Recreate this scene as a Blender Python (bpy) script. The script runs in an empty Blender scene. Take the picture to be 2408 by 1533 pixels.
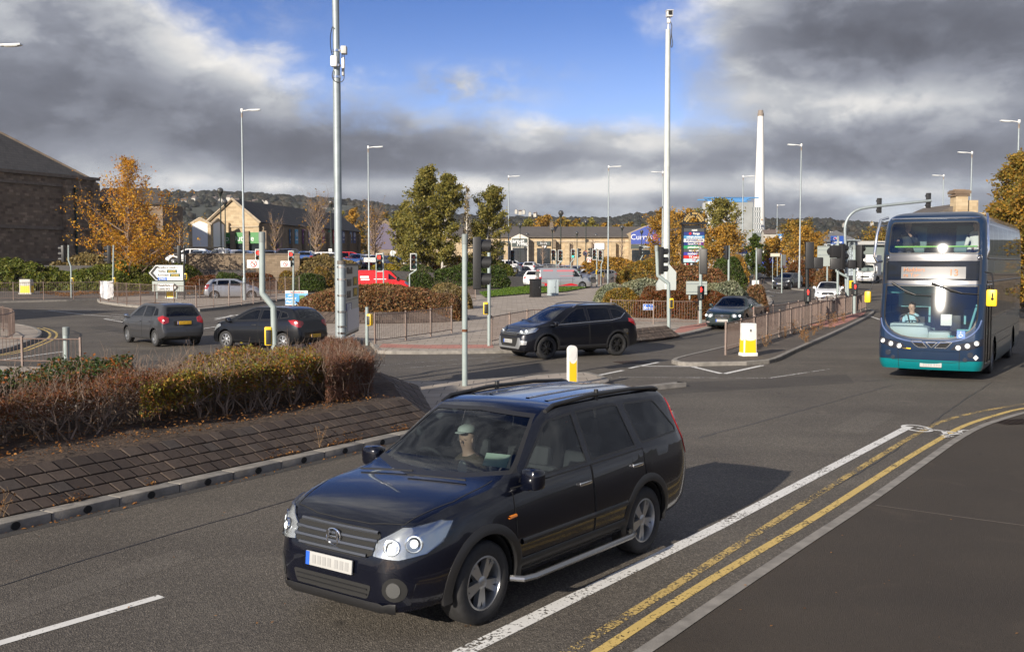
import bpy, bmesh, math, random
import numpy as np
from mathutils import Vector, Matrix
from mathutils.bvhtree import BVHTree
from mathutils.geometry import tessellate_polygon
R = math.radians
SC = bpy.context.scene
COL = SC.collection
random.seed(7)
RNG = np.random.default_rng(7)

# ------------------------------------------------------------------ camera
CAM_H, CAM_PITCH, CAM_F = 2.94, 0.0589, 2450.0      # F in units of a 2408 px wide picture
cd = bpy.data.cameras.new('camera'); cam = bpy.data.objects.new('camera', cd); COL.objects.link(cam)
cam.location = (0, 0, CAM_H); cam.rotation_euler = (math.pi/2 - CAM_PITCH, 0, 0)
cd.sensor_width = 36; cd.lens = CAM_F/2408*36; cd.clip_start = .1; cd.clip_end = 12000
SC.camera = cam
SC.view_settings.view_transform = 'Standard'; SC.view_settings.look = 'None'
SC.view_settings.exposure = 0.68; SC.view_settings.gamma = 1.0

# ------------------------------------------------------------------ sun and sky
SUN_AZ, SUN_EL = R(235.5), R(20.5)      # direction towards the sun, from +X counter-clockwise
SDIR = Vector((math.cos(SUN_AZ)*math.cos(SUN_EL), math.sin(SUN_AZ)*math.cos(SUN_EL), math.sin(SUN_EL)))
sl = bpy.data.lights.new('sun', 'SUN'); sl.energy = 4.8; sl.angle = R(0.55); sl.color = (1.0, .90, .76)
so = bpy.data.objects.new('sun', sl); COL.objects.link(so); so.rotation_euler = SDIR.to_track_quat('Z', 'Y').to_euler()

class NX:
 """node expression: arithmetic on sockets builds Math nodes"""
 nt = None
 def __init__(s, v): s.v = v
 @staticmethod
 def op(o, *a):
  n = NX.nt.nodes.new('ShaderNodeMath'); n.operation = o
  for i, x in enumerate(a):
   if isinstance(x, NX): x = x.v
   if isinstance(x, (int, float)): n.inputs[i].default_value = x
   else: NX.nt.links.new(x, n.inputs[i])
  return NX(n.outputs[0])
 def __add__(s, o): return NX.op('ADD', s, o)
 __radd__ = __add__
 def __sub__(s, o): return NX.op('SUBTRACT', s, o)
 def __rsub__(s, o): return NX.op('SUBTRACT', o, s)
 def __mul__(s, o): return NX.op('MULTIPLY', s, o)
 __rmul__ = __mul__
 def __truediv__(s, o): return NX.op('DIVIDE', s, o)
 def step(s, a, b):
  n = NX.nt.nodes.new('ShaderNodeMapRange'); n.interpolation_type = 'SMOOTHSTEP'
  NX.nt.links.new(s.v, n.inputs[0]); n.inputs[1].default_value = a; n.inputs[2].default_value = b
  return NX(n.outputs[0])

def sky_world():
 w = bpy.data.worlds.new('World'); SC.world = w; w.use_nodes = True
 nt = w.node_tree; nt.nodes.clear(); NX.nt = nt; L = nt.links.new
 out = nt.nodes.new('ShaderNodeOutputWorld'); bg = nt.nodes.new('ShaderNodeBackground')
 bg.inputs[1].default_value = 0.1; L(bg.outputs[0], out.inputs[0])
 sky = nt.nodes.new('ShaderNodeTexSky'); sky.sky_type = 'NISHITA'; sky.sun_disc = False
 sky.sun_elevation = SUN_EL; sky.sun_rotation = math.atan2(SDIR.x, SDIR.y) % (2*math.pi)
 sky.altitude = 100; sky.air_density = 1.0; sky.dust_density = .4; sky.ozone_density = 2.2
 tc = nt.nodes.new('ShaderNodeTexCoord'); sp = nt.nodes.new('ShaderNodeSeparateXYZ'); L(tc.outputs['Generated'], sp.inputs[0])
 x, y, z = (NX(sp.outputs[i]) for i in range(3))
 U = NX.op('ARCTAN2', x, y); V = NX.op('ARCTAN2', z, NX.op('SQRT', x*x + y*y))
 zz = NX.op('MAXIMUM', z, 0.0) + .1
 def noise(vx, vy, scale, detail, seed, rough=.55, dist=0.0):
  c = nt.nodes.new('ShaderNodeCombineXYZ'); L(vx.v, c.inputs[0]); L(vy.v, c.inputs[1]); c.inputs[2].default_value = seed
  n = nt.nodes.new('ShaderNodeTexNoise'); n.inputs['Scale'].default_value = scale; n.inputs['Detail'].default_value = detail
  n.inputs['Roughness'].default_value = rough; n.inputs['Distortion'].default_value = dist
  L(c.outputs[0], n.inputs['Vector']); return NX(n.outputs['Fac'])
 n1 = noise(U, V*1.8, 6.0, 9, 3.3, .56, .3)           # puffs
 n2 = noise(U*.7, V*2.5, 9.0, 6, 8.1, .52, .25)        # flat layers
 n3 = noise(x/zz, y/zz, 1.1, 7, 1.7, .55)             # deck seen in perspective
 n4 = noise(U, V*1.6, 26.0, 7, 5.2, .62, .4)          # fine wisps
 n5 = noise(U, V*1.7, 14.0, 6, 9.4, .55, .2)          # billows
 def gauss(u0, v0, su, sv, amp):
  a = (U - u0)*(1/su); b = (V - v0)*(1/sv)
  return NX.op('EXPONENT', (a*a + b*b)*-1.0)*amp
 P = lambda px, py: (math.atan((px-1204)/2450), math.atan((622-py)/2450))
 def G(px, py, sx, sy, amp): u, v = P(px, py); return gauss(u, v, sx/2450, sy/2450, amp)
 vb = .1405 + NX.op('EXPONENT', (U + .335)*-9.0)*.100 + NX.op('MAXIMUM', U - .13, 0.0)*.12
 d1 = (vb - V)*11.0 + (n1 - .5)*1.5 + (n4 - .5)*.45 + G(1350, 235, 260, 40, -.2)
 d2 = (U - .165 - V*.03)*9.0 + (n1 - .5)*1.7 + (n4 - .5)*.5 + G(1620, 240, 90, 60, .3)
 low = (.066 - V)*14.0 + (n2 - .5)*2.2
 cover = NX.op('MAXIMUM', NX.op('MAXIMUM', d1.step(-.25, .30), d2.step(-.30, .55)), 0.0)
 cover = cover*(1.0 - (low.step(-.3, .9))*(n2.step(.42, .68))*.55)
 wisp = (G(1070, 205, 100, 36, .95) + G(1230, 175, 130, 22, .4) + G(1180, 235, 160, 30, .35) + G(640, 60, 110, 60, .22))*n4.step(.30, .7)
 back = (NX.op('MULTIPLY', y, -1.0)).step(-.25, .3)
 cover = NX.op('MAXIMUM', cover*(1.0 - back) + back*n3.step(.42, .60)*.95, wisp)
 cover = NX.op('MAXIMUM', cover, V.step(.27, .42)*n3.step(.48, .62)*.95)
 edge = NX.op('MAXIMUM', d1, d2)
 lum = (.56 + (n1 - .5)*.70 + (n2 - .5)*.40 + (n4 - .5)*.24 + (n5 - .5)*.26 + (n5.step(.42, .58) - .5)*.13 + (n1.step(.42, .58) - .5)*.07 + (1.0 - edge.step(.0, 1.0))*.24
     + G(640, 330, 470, 80, -.30) + G(1000, 380, 300, 50, -.20) + G(330, 210, 260, 70, -.16) + G(150, 330, 300, 60, -.12)
     + G(60, 150, 200, 110, .06) + G(620, 175, 190, 45, .26) + G(820, 215, 170, 30, .12)
     + G(2050, 130, 330, 80, -.36) + G(1850, 60, 200, 60, -.12) + G(1640, 90, 70, 90, .16) + G(1250, 300, 330, 35, .12)
     + G(2150, 270, 330, 42, .36) + G(1800, 235, 130, 35, .18) + G(1650, 330, 130, 60, .10) + G(1900, 385, 450, 34, -.20)
     + G(1500, 440, 700, 26, .30) + G(2150, 462, 330, 24, .18) + G(900, 440, 700, 25, .22))
 lum = lum*(1.0 - back) + back*.8
 rmp = nt.nodes.new('ShaderNodeValToRGB'); L(lum.v, rmp.inputs[0]); cr = rmp.color_ramp
 cr.elements[0].position = 0.0; cr.elements[0].color = (.083, .087, .110, 1)
 cr.elements[1].position = 1.0; cr.elements[1].color = (.74, .72, .69, 1)
 for p, c in ((.25, (.130, .139, .172, 1)), (.5, (.228, .243, .288, 1)), (.75, (.42, .435, .465, 1))):
  e = cr.elements.new(p); e.color = c
 sc = nt.nodes.new('ShaderNodeVectorMath'); sc.operation = 'SCALE'; sc.inputs['Scale'].default_value = CLOUD_K; L(rmp.outputs[0], sc.inputs[0])
 tm = nt.nodes.new('ShaderNodeMix'); tm.data_type = 'RGBA'; L(V.step(.10, .27).v, tm.inputs[0]); tm.inputs[6].default_value = SKY_LO; tm.inputs[7].default_value = SKY_HI
 tint = nt.nodes.new('ShaderNodeVectorMath'); tint.operation = 'MULTIPLY'; L(sky.outputs[0], tint.inputs[0]); L(tm.outputs[2], tint.inputs[1])
 mix = nt.nodes.new('ShaderNodeMix'); mix.data_type = 'RGBA'; L(cover.v, mix.inputs[0]); L(tint.outputs[0], mix.inputs[6]); L(sc.outputs[0], mix.inputs[7])
 L(mix.outputs[2], bg.inputs[0])
CLOUD_K = 7.7; SKY_LO = (.70, .70, .98, 1); SKY_HI = (.30, .41, .72, 1)
sky_world()

# ------------------------------------------------------------------ ground height and picture-to-place helpers
def zg(y): return 0.0 if y < 34 else (.0115*(y-34) if y < 140 else .0115*106)
_c, _s = math.cos(CAM_PITCH), math.sin(CAM_PITCH)
def ray(px, py):
 u = (px-1204)/CAM_F; v = (py-766.5)/CAM_F
 return Vector((u, _c - v*_s, -_s - v*_c))
def at(px, py, h=0.0):
 """the ground point (lifted by h) that the photograph shows at px, py"""
 d = ray(px, py); y = 30.0
 for _ in range(60):
  t = (zg(y) + h - CAM_H)/d.z
  if t < 0: t = 500
  y = .5*y + .5*min(t*d.y, 600)
 t = y/d.y
 return Vector((d.x*t, y, zg(y) + h))
def atY(px, py, Y):
 d = ray(px, py); t = Y/d.y
 return Vector((d.x*t, Y, CAM_H + d.z*t))
def foot(px, Y): d = ray(px, 622); return Vector((d.x*Y/d.y, Y, zg(Y)))
def hgt(py, Y): return atY(1204, py, Y).z

# ------------------------------------------------------------------ materials
MATS = {}
def mat(name, col=(.5,.5,.5), rough=.6, metal=0.0, coat=0.0, emit=None, estr=1.0, noise=None, bump=None, spec=.5):
 """noise = (scale, amount, detail): value variation; bump = (scale, strength)"""
 if name in MATS: return MATS[name]
 m = bpy.data.materials.new(name); m.use_nodes = True; MATS[name] = m
 nt = m.node_tree; b = nt.nodes['Principled BSDF']; L = nt.links.new
 b.inputs['Base Color'].default_value = (*col, 1); b.inputs['Roughness'].default_value = rough
 b.inputs['Metallic'].default_value = metal; b.inputs['Coat Weight'].default_value = coat; b.inputs['Coat Roughness'].default_value = .04
 b.inputs['Specular IOR Level'].default_value = spec
 if emit: b.inputs['Emission Color'].default_value = (*emit, 1); b.inputs['Emission Strength'].default_value = estr
 if noise or bump:
  tc = nt.nodes.new('ShaderNodeTexCoord')
 if noise:
  n = nt.nodes.new('ShaderNodeTexNoise'); n.inputs['Scale'].default_value = noise[0]; n.inputs['Detail'].default_value = noise[2] if len(noise) > 2 else 5
  L(tc.outputs['Object'], n.inputs['Vector'])
  mr = nt.nodes.new('ShaderNodeMapRange'); L(n.outputs['Fac'], mr.inputs[0]); mr.inputs[1].default_value = .3; mr.inputs[2].default_value = .7
  mr.inputs[3].default_value = 1-noise[1]; mr.inputs[4].default_value = 1+noise[1]
  vm = nt.nodes.new('ShaderNodeVectorMath'); vm.operation = 'SCALE'; vm.inputs[0].default_value = col; L(mr.outputs[0], vm.inputs['Scale'])
  L(vm.outputs[0], b.inputs['Base Color'])
 if bump:
  n = nt.nodes.new('ShaderNodeTexNoise'); n.inputs['Scale'].default_value = bump[0]; n.inputs['Detail'].default_value = 4; L(tc.outputs['Object'], n.inputs['Vector'])
  bp = nt.nodes.new('ShaderNodeBump'); bp.inputs['Strength'].default_value = bump[1]; bp.inputs['Distance'].default_value = .02; L(n.outputs['Fac'], bp.inputs['Height']); L(bp.outputs[0], b.inputs['Normal'])
 return m

def nodes_of(name):
 m = bpy.data.materials.new(name); m.use_nodes = True; MATS[name] = m
 nt = m.node_tree; return m, nt, nt.nodes['Principled BSDF'], nt.links.new
def tex(nt, kind, vec, **kw):
 n = nt.nodes.new('ShaderNodeTex'+kind)
 for k, v in kw.items():
  if k in n.inputs: n.inputs[k].default_value = v
  else: setattr(n, k, v)
 if vec is not None: nt.links.new(vec, n.inputs['Vector'])
 return n
def ramp(nt, fac, stops):
 r = nt.nodes.new('ShaderNodeValToRGB'); nt.links.new(fac, r.inputs[0]); cr = r.color_ramp
 while len(cr.elements) < len(stops): cr.elements.new(.5)
 for e, (p, c) in zip(cr.elements, stops): e.position = p; e.color = (*c, 1) if len(c) == 3 else c
 return r.outputs[0]
def mixc(nt, fac, a, b, mode='MIX'):
 n = nt.nodes.new('ShaderNodeMix'); n.data_type = 'RGBA'; n.blend_type = mode
 for s, i in ((fac, 0), (a, 6), (b, 7)):
  if isinstance(s, (int, float)): n.inputs[i].default_value = s
  elif isinstance(s, tuple): n.inputs[i].default_value = (*s, 1)
  else: nt.links.new(s, n.inputs[i])
 return n.outputs[2]
def maprange(nt, v, a, b, c=0, d=1):
 n = nt.nodes.new('ShaderNodeMapRange'); nt.links.new(v, n.inputs[0])
 for i, q in enumerate((a, b, c, d)): n.inputs[i+1].default_value = q
 return n.outputs[0]
def bumpn(nt, h, strength, dist):
 n = nt.nodes.new('ShaderNodeBump'); n.inputs['Strength'].default_value = strength; n.inputs['Distance'].default_value = dist
 nt.links.new(h, n.inputs['Height']); return n.outputs[0]
def objco(nt): return nt.nodes.new('ShaderNodeTexCoord').outputs['Object']

def mat_asphalt(name, lo, hi, grain, chip=.5, wear=.16):
 m, nt, b, L = nodes_of(name); co = objco(nt)
 v = tex(nt, 'Voronoi', co, Scale=grain); n = tex(nt, 'Noise', co, Scale=.35, Detail=6); n2 = tex(nt, 'Noise', co, Scale=grain*.35, Detail=5, Roughness=.7)
 c = ramp(nt, n2.outputs['Fac'], [(.30, lo), (.72, hi)])
 st = nt.nodes.new('ShaderNodeSeparateColor'); L(v.outputs['Color'], st.inputs[0])
 c = mixc(nt, maprange(nt, st.outputs[0], .62, .98, 0, chip), c, tuple(min(1, q*2.1) for q in hi))
 c = mixc(nt, maprange(nt, n.outputs['Fac'], .35, .66), c, mixc(nt, 1.0, c, (.74, .73, .74), 'MULTIPLY'))
 n5 = tex(nt, 'Noise', co, Scale=.9, Detail=3, Distortion=1.4)
 c = mixc(nt, maprange(nt, n5.outputs['Fac'], .60, .72, 0, .35), c, (hi[0]*1.25, hi[1]*1.22, hi[2]*1.18))
 mp = nt.nodes.new('ShaderNodeMapping'); L(co, mp.inputs[0]); mp.inputs['Rotation'].default_value = (0, 0, R(-55)); mp.inputs['Scale'].default_value = (.05, .9, 1)
 n6 = tex(nt, 'Noise', mp.outputs[0], Scale=1.0, Detail=4); c = mixc(nt, maprange(nt, n6.outputs['Fac'], .38, .62, 0, wear), c, (.022,.020,.019))
 v2 = tex(nt, 'Voronoi', co, Scale=1.1); v3 = tex(nt, 'Noise', co, Scale=7, Detail=3); ad = nt.nodes.new('ShaderNodeMath'); ad.operation = 'MULTIPLY_ADD'; L(v3.outputs['Fac'], ad.inputs[0]); ad.inputs[1].default_value = .16; L(v2.outputs['Distance'], ad.inputs[2])
 c = mixc(nt, maprange(nt, ad.outputs[0], .16, .11, 0, .55), c, (.022,.020,.019))
 L(c, b.inputs['Base Color']); b.inputs['Roughness'].default_value = .78; b.inputs['Specular IOR Level'].default_value = .35
 L(bumpn(nt, v.outputs['Distance'], .75, .010), b.inputs['Normal'])
 return m
def mat_paint_line(name, col, wear):
 """road paint: worn through to the asphalt where the noise says so"""
 m, nt, b, L = nodes_of(name); co = objco(nt)
 n = tex(nt, 'Noise', co, Scale=26, Detail=6, Roughness=.7); n2 = tex(nt, 'Noise', co, Scale=2.2, Detail=3)
 a = nt.nodes.new('ShaderNodeMath'); a.operation = 'MULTIPLY_ADD'; L(n2.outputs['Fac'], a.inputs[0]); a.inputs[1].default_value = .45; L(n.outputs['Fac'], a.inputs[2])
 msk = maprange(nt, a.outputs[0], wear, wear+.035)
 c = mixc(nt, maprange(nt, n2.outputs['Fac'], .3, .7), col, tuple(q*.82 for q in col))
 L(c, b.inputs['Base Color']); b.inputs['Roughness'].default_value = .7
 L(msk, b.inputs['Alpha']); return m
def mat_brickwork(name, cols, mortar, bw, bh, scale=1.0, axis='XZ', bump=.4, dirt=.3, mw=.012):
 """stone or brick courses; axis picks the two object axes the courses are laid on"""
 m, nt, b, L = nodes_of(name)
 co = objco(nt); sp = nt.nodes.new('ShaderNodeSeparateXYZ'); L(co, sp.inputs[0]); cb = nt.nodes.new('ShaderNodeCombineXYZ')
 if axis == 'AUTO':
  ad = nt.nodes.new('ShaderNodeMath'); L(sp.outputs[0], ad.inputs[0]); L(sp.outputs[1], ad.inputs[1]); L(ad.outputs[0], cb.inputs[0]); L(sp.outputs[2], cb.inputs[1])
 else:
  L(sp.outputs['XYZ'.index(axis[0])], cb.inputs[0]); L(sp.outputs['XYZ'.index(axis[1])], cb.inputs[1])
 br = tex(nt, 'Brick', cb.outputs[0], Scale=scale); br.inputs['Color1'].default_value = (0, 0, 0, 1); br.inputs['Color2'].default_value = (1, 1, 1, 1)
 br.inputs['Mortar'].default_value = (.5, .5, .5, 1); br.inputs['Mortar Size'].default_value = mw; br.inputs['Brick Width'].default_value = bw; br.inputs['Row Height'].default_value = bh
 br.inputs['Mortar Smooth'].default_value = .3; br.inputs['Bias'].default_value = 0
 c = ramp(nt, br.outputs['Color'], [(i/(len(cols)-1), q) for i, q in enumerate(cols)])
 n = tex(nt, 'Noise', co, Scale=1.3, Detail=6)
 c = mixc(nt, maprange(nt, n.outputs['Fac'], .4, .75, 0, dirt), c, tuple(q*.4 for q in cols[0]))
 c = mixc(nt, br.outputs['Fac'], c, mortar)
 L(c, b.inputs['Base Color']); b.inputs['Roughness'].default_value = .85
 L(bumpn(nt, br.outputs['Fac'], -bump, .02), b.inputs['Normal']); return m
def mat_leaf(name, stops, trans=.35, rough=.55):
 """leaf colour differs from leaf to leaf"""
 m, nt, b, L = nodes_of(name)
 g = nt.nodes.new('ShaderNodeNewGeometry'); c = ramp(nt, g.outputs['Random Per Island'], stops)
 co = objco(nt); n = tex(nt, 'Noise', co, Scale=1.1, Detail=2)
 c = mixc(nt, maprange(nt, n.outputs['Fac'], .35, .65, 0, .55), c, mixc(nt, 1.0, c, (1.35, 1.1, .75), 'MULTIPLY'))
 L(c, b.inputs['Base Color']); b.inputs['Roughness'].default_value = rough; b.inputs['Specular IOR Level'].default_value = .3
 tr = nt.nodes.new('ShaderNodeBsdfTranslucent'); L(c, tr.inputs[0]); ms = nt.nodes.new('ShaderNodeMixShader'); ms.inputs[0].default_value = trans
 out = [q for q in nt.nodes if q.type == 'OUTPUT_MATERIAL'][0]
 L(b.outputs[0], ms.inputs[1]); L(tr.outputs[0], ms.inputs[2]); L(ms.outputs[0], out.inputs[0]); return m
def mat_glass(name, tint, refl=1.5, rough=.02):
 m, nt, b, L = nodes_of(name); nt.nodes.remove(b)
 out = [q for q in nt.nodes if q.type == 'OUTPUT_MATERIAL'][0]
 t = nt.nodes.new('ShaderNodeBsdfTransparent'); t.inputs[0].default_value = (*tint, 1)
 g = nt.nodes.new('ShaderNodeBsdfGlossy'); g.inputs['Roughness'].default_value = rough; g.inputs[0].default_value = (.95, .97, 1, 1)
 f = nt.nodes.new('ShaderNodeFresnel'); f.inputs[0].default_value = refl
 ms = nt.nodes.new('ShaderNodeMixShader'); L(f.outputs[0], ms.inputs[0]); L(t.outputs[0], ms.inputs[1]); L(g.outputs[0], ms.inputs[2]); L(ms.outputs[0], out.inputs[0])
 return m

ASPH = mat_asphalt('asphalt', (.054,.047,.039), (.138,.122,.101), 75, .6)
PAVE = mat_asphalt('pavement_asphalt', (.044,.035,.026), (.070,.056,.043), 150, .25)
WHITE_L = mat_paint_line('white_road_paint', (.72,.71,.68), .62)
WORN_L = mat_paint_line('worn_white_road_paint', (.62,.61,.58), .74)
YEL_L = mat_paint_line('yellow_road_paint', (.60,.43,.14), .62)
YELW_L = mat_paint_line('worn_yellow_road_paint', (.56,.40,.14), .72)
CONC = mat('kerb_concrete', (.21,.195,.175), .85, noise=(6,.25,8), bump=(60,.25))
SLAB = mat_brickwork('paving_slabs', [(.29,.245,.20),(.36,.31,.26)], (.13,.11,.095), .62, .62, 1.0, 'XY', .25, .35, .014)
RED_T = mat_brickwork('red_tactile_paving', [(.36,.155,.12),(.42,.19,.15)], (.2,.11,.09), .4, .4, 1.0, 'XY', .3, .25)
SOIL = mat('soil', (.060,.040,.028), .95, noise=(9,.5,9), bump=(30,.9))
GALV = mat('galvanised_steel', (.27,.31,.325), .5, .35, noise=(7,.10,6))
GREYP = mat('grey_pole_paint', (.265,.315,.31), .42, 0.0, noise=(5,.08,6))
BLACKP = mat('black_pole_paint', (.012,.014,.014), .38)
BLACKR = mat('black_plastic', (.016,.016,.017), .5)
RAILM = mat('brown_rail_paint', (.165,.118,.098), .55, noise=(8,.2,6))
WHITEP = mat('white_plastic', (.74,.74,.72), .42)
YELP = mat('yellow_plastic', (.80,.52,.015), .4)
DARK = mat('dark_void', (.012,.012,.012), .9)
WHITES = mat('white_sign_sheet', (.66,.67,.66), .45)
BARK = mat('bark', (.085,.065,.05), .9, noise=(14,.35,6), bump=(30,.6))
BIRCHB = mat('birch_bark', (.50,.47,.43), .8, noise=(5,.45,6))
TWIG = mat('twig_bark', (.215,.155,.115), .85, noise=(9,.3,4))

# ------------------------------------------------------------------ mesh helpers
class MB:
 def __init__(s): s.v = []; s.f = []; s.m = []; s.mi = 0
 def add(s, vs, fs):
  o = len(s.v); s.v += [tuple(p) for p in vs]; s.f += [tuple(i+o for i in f) for f in fs]; s.m += [s.mi]*len(fs); return s
 def box(s, c, d, rz=0.0, ry=0.0, rx=0.0, taper=1.0):
  x, y, z = d[0]/2, d[1]/2, d[2]/2
  M = Matrix.Translation(c) @ Matrix.Rotation(rz, 4, 'Z') @ Matrix.Rotation(ry, 4, 'Y') @ Matrix.Rotation(rx, 4, 'X')
  vs = [M @ Vector((a*x*(taper if k > 0 else 1), b*y*(taper if k > 0 else 1), k*z)) for k in (-1, 1) for a, b in ((-1,-1),(1,-1),(1,1),(-1,1))]
  return s.add(vs, [(3,2,1,0),(4,5,6,7),(0,1,5,4),(1,2,6,5),(2,3,7,6),(3,0,4,7)])
 def bbox(s, c, d, bev=.02, rz=0.0, ry=0.0, rx=0.0):
  """box with chamfered edges"""
  bm = bmesh.new(); bmesh.ops.create_cube(bm, size=1.0); bmesh.ops.scale(bm, vec=d, verts=bm.verts)
  bmesh.ops.bevel(bm, geom=bm.edges[:], offset=min(bev, min(d)*.45), segments=2, affect='EDGES', profile=.6)
  M = Matrix.Translation(c) @ Matrix.Rotation(rz, 4, 'Z') @ Matrix.Rotation(ry, 4, 'Y') @ Matrix.Rotation(rx, 4, 'X')
  s.add([M @ v.co for v in bm.verts], [[v.index for v in f.verts] for f in bm.faces]); bm.free(); return s
 def tube(s, pts, r, n=8, caps=True):
  pts = [Vector(p) for p in pts]; rs = r if isinstance(r, (list, tuple)) else [r]*len(pts)
  o = len(s.v); up = None
  for i, p in enumerate(pts):
   t = (pts[min(i+1, len(pts)-1)] - pts[max(i-1, 0)])
   t = t.normalized() if t.length > 1e-9 else Vector((0,0,1))
   if up is None or abs(up.dot(t)) > .999: up = Vector((0,0,1)) if abs(t.z) < .9 else Vector((1,0,0))
   a = up.cross(t).normalized(); b = t.cross(a).normalized(); up = b
   for k in range(n):
    q = 2*math.pi*k/n; s.v.append(tuple(p + a*(rs[i]*math.cos(q)) + b*(rs[i]*math.sin(q))))
  for i in range(len(pts)-1):
   for k in range(n):
    a0 = o+i*n+k; a1 = o+i*n+(k+1) % n
    s.f.append((a0, a1, a1+n, a0+n)); s.m.append(s.mi)
  if caps:
   s.f.append(tuple(o+k for k in range(n))[::-1]); s.m.append(s.mi)
   s.f.append(tuple(o+(len(pts)-1)*n+k for k in range(n))); s.m.append(s.mi)
  return s
 def lathe(s, prof, n=24, M=None, close=False):
  """profile of (radius, height) about Z, placed by M"""
  M = M or Matrix.Identity(4); o = len(s.v)
  for r, h in prof:
   for k in range(n):
    q = 2*math.pi*k/n; s.v.append(tuple(M @ Vector((r*math.cos(q), r*math.sin(q), h))))
  for i in range(len(prof)-1):
   for k in range(n):
    a0 = o+i*n+k; a1 = o+i*n+(k+1) % n; s.f.append((a0, a1, a1+n, a0+n)); s.m.append(s.mi)
  if close:
   s.f.append(tuple(o+k for k in range(n))[::-1]); s.m.append(s.mi); s.f.append(tuple(o+(len(prof)-1)*n+k for k in range(n))); s.m.append(s.mi)
  return s
 def prism(s, poly, a, b, M=None):
  """polygon in local XY, extruded from z=a to z=b, placed by M (a 4x4)"""
  M = M or Matrix.Identity(4); n = len(poly); o = len(s.v)
  for z in (a, b): s.v += [tuple(M @ Vector((p[0], p[1], z))) for p in poly]
  tris = tessellate_polygon([[Vector((p[0], p[1], 0)) for p in poly]])
  for t in tris:
   s.f.append((o+t[0], o+t[1], o+t[2])); s.m.append(s.mi); s.f.append((o+n+t[2], o+n+t[1], o+n+t[0])); s.m.append(s.mi)
  for i in range(n):
   j = (i+1) % n; s.f.append((o+i, o+j, o+n+j, o+n+i)); s.m.append(s.mi)
  return s
 def ball(s, c, r, n=16, sq=(1,1,1), M=None):
  o = len(s.v); k = n//2; c = Vector(c)
  for i in range(k+1):
   a = math.pi*i/k
   for j in range(n):
    b = 2*math.pi*j/n; s.v.append(tuple(c + Vector((r*sq[0]*math.sin(a)*math.cos(b), r*sq[1]*math.sin(a)*math.sin(b), r*sq[2]*math.cos(a)))))
  for i in range(k):
   for j in range(n):
    s.f.append((o+i*n+j, o+(i+1)*n+j, o+(i+1)*n+(j+1) % n, o+i*n+(j+1) % n)); s.m.append(s.mi)
  return s
 def build(s, name, mats, parent=None, smooth=30, loc=None, rz=0.0, fix=True):
  me = bpy.data.meshes.new(name); me.from_pydata(s.v, [], s.f)
  for m in (mats if isinstance(mats, (list, tuple)) else [mats]): me.materials.append(m)
  if max(s.m, default=0) > 0: me.polygons.foreach_set('material_index', s.m)
  return finish(me, name, parent, smooth, loc, rz, fix)
def finish(me, name, parent=None, smooth=30, loc=None, rz=0.0, fix=True):
 if fix or smooth:
  bm = bmesh.new(); bm.from_mesh(me)
  if fix: bmesh.ops.remove_doubles(bm, verts=bm.verts, dist=1e-5); bmesh.ops.recalc_face_normals(bm, faces=bm.faces)
  if smooth:
   a = R(smooth)
   for f in bm.faces: f.smooth = True
   for e in bm.edges: e.smooth = len(e.link_faces) == 2 and e.calc_face_angle(0) < a
  bm.to_mesh(me); bm.free()
 o = bpy.data.objects.new(name, me); COL.objects.link(o)
 if parent: o.parent = parent
 if loc is not None: o.location = loc
 o.rotation_euler[2] = rz
 return o
def np_mesh(name, V, F, mats, parent=None, loc=None, mi=None):
 """fast mesh of quads from arrays"""
 me = bpy.data.meshes.new(name); nv, nf, k = len(V), len(F), F.shape[1]
 me.vertices.add(nv); me.vertices.foreach_set('co', np.ascontiguousarray(V, np.float32).ravel())
 me.loops.add(nf*k); me.loops.foreach_set('vertex_index', np.ascontiguousarray(F, np.int32).ravel())
 me.polygons.add(nf); me.polygons.foreach_set('loop_start', np.arange(nf, dtype=np.int32)*k)
 for m in (mats if isinstance(mats, (list, tuple)) else [mats]): me.materials.append(m)
 if mi is not None: me.polygons.foreach_set('material_index', np.ascontiguousarray(mi, np.int32))
 me.update(calc_edges=True)
 o = bpy.data.objects.new(name, me); COL.objects.link(o)
 if parent: o.parent = parent
 if loc is not None: o.location = loc
 return o
def tag(o, label=None, cat=None, group=None, kind=None):
 for k, v in (('label', label), ('category', cat), ('group', group), ('kind', kind)):
  if v: o[k] = v
 return o
def thing(name, label, cat, loc=(0,0,0), rz=0.0, group=None):
 o = bpy.data.objects.new(name, None); COL.objects.link(o); o.location = loc; o.rotation_euler[2] = rz; o.empty_display_size = .3
 return tag(o, label, cat, group)
def kids(o): return [c for c in bpy.data.objects if c.parent == o]
def dup(o, loc=None, rz=None, label=None, group=None, parent=None, ch=None):
 c = o.copy(); COL.objects.link(c)
 if parent: c.parent = parent
 if loc is not None: c.location = loc
 if rz is not None: c.rotation_euler[2] = rz
 if label: c['label'] = label
 if group: c['group'] = group
 for k in list(o.children): dup(k, parent=c)
 return c
def text(body, size, M, m, name, parent=None, align='CENTER', sx=1.0, depth=.004, bold=0.0, sp=1.0):
 """lettering as thin solid glyphs; M places its local XY plane"""
 cu = bpy.data.curves.new(name, 'FONT'); cu.body = body; cu.size = size; cu.align_x = align; cu.align_y = 'CENTER'; cu.extrude = depth
 cu.offset = bold; cu.space_character = sp; cu.resolution_u = 3
 t = bpy.data.objects.new(name, cu); me = bpy.data.meshes.new_from_object(t)
 bpy.data.objects.remove(t); bpy.data.curves.remove(cu)
 me.transform(M @ Matrix.Diagonal((sx, 1, 1, 1))); me.materials.clear(); me.materials.append(m)
 o = bpy.data.objects.new(name, me); COL.objects.link(o)
 if parent: o.parent = parent
 return o
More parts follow.
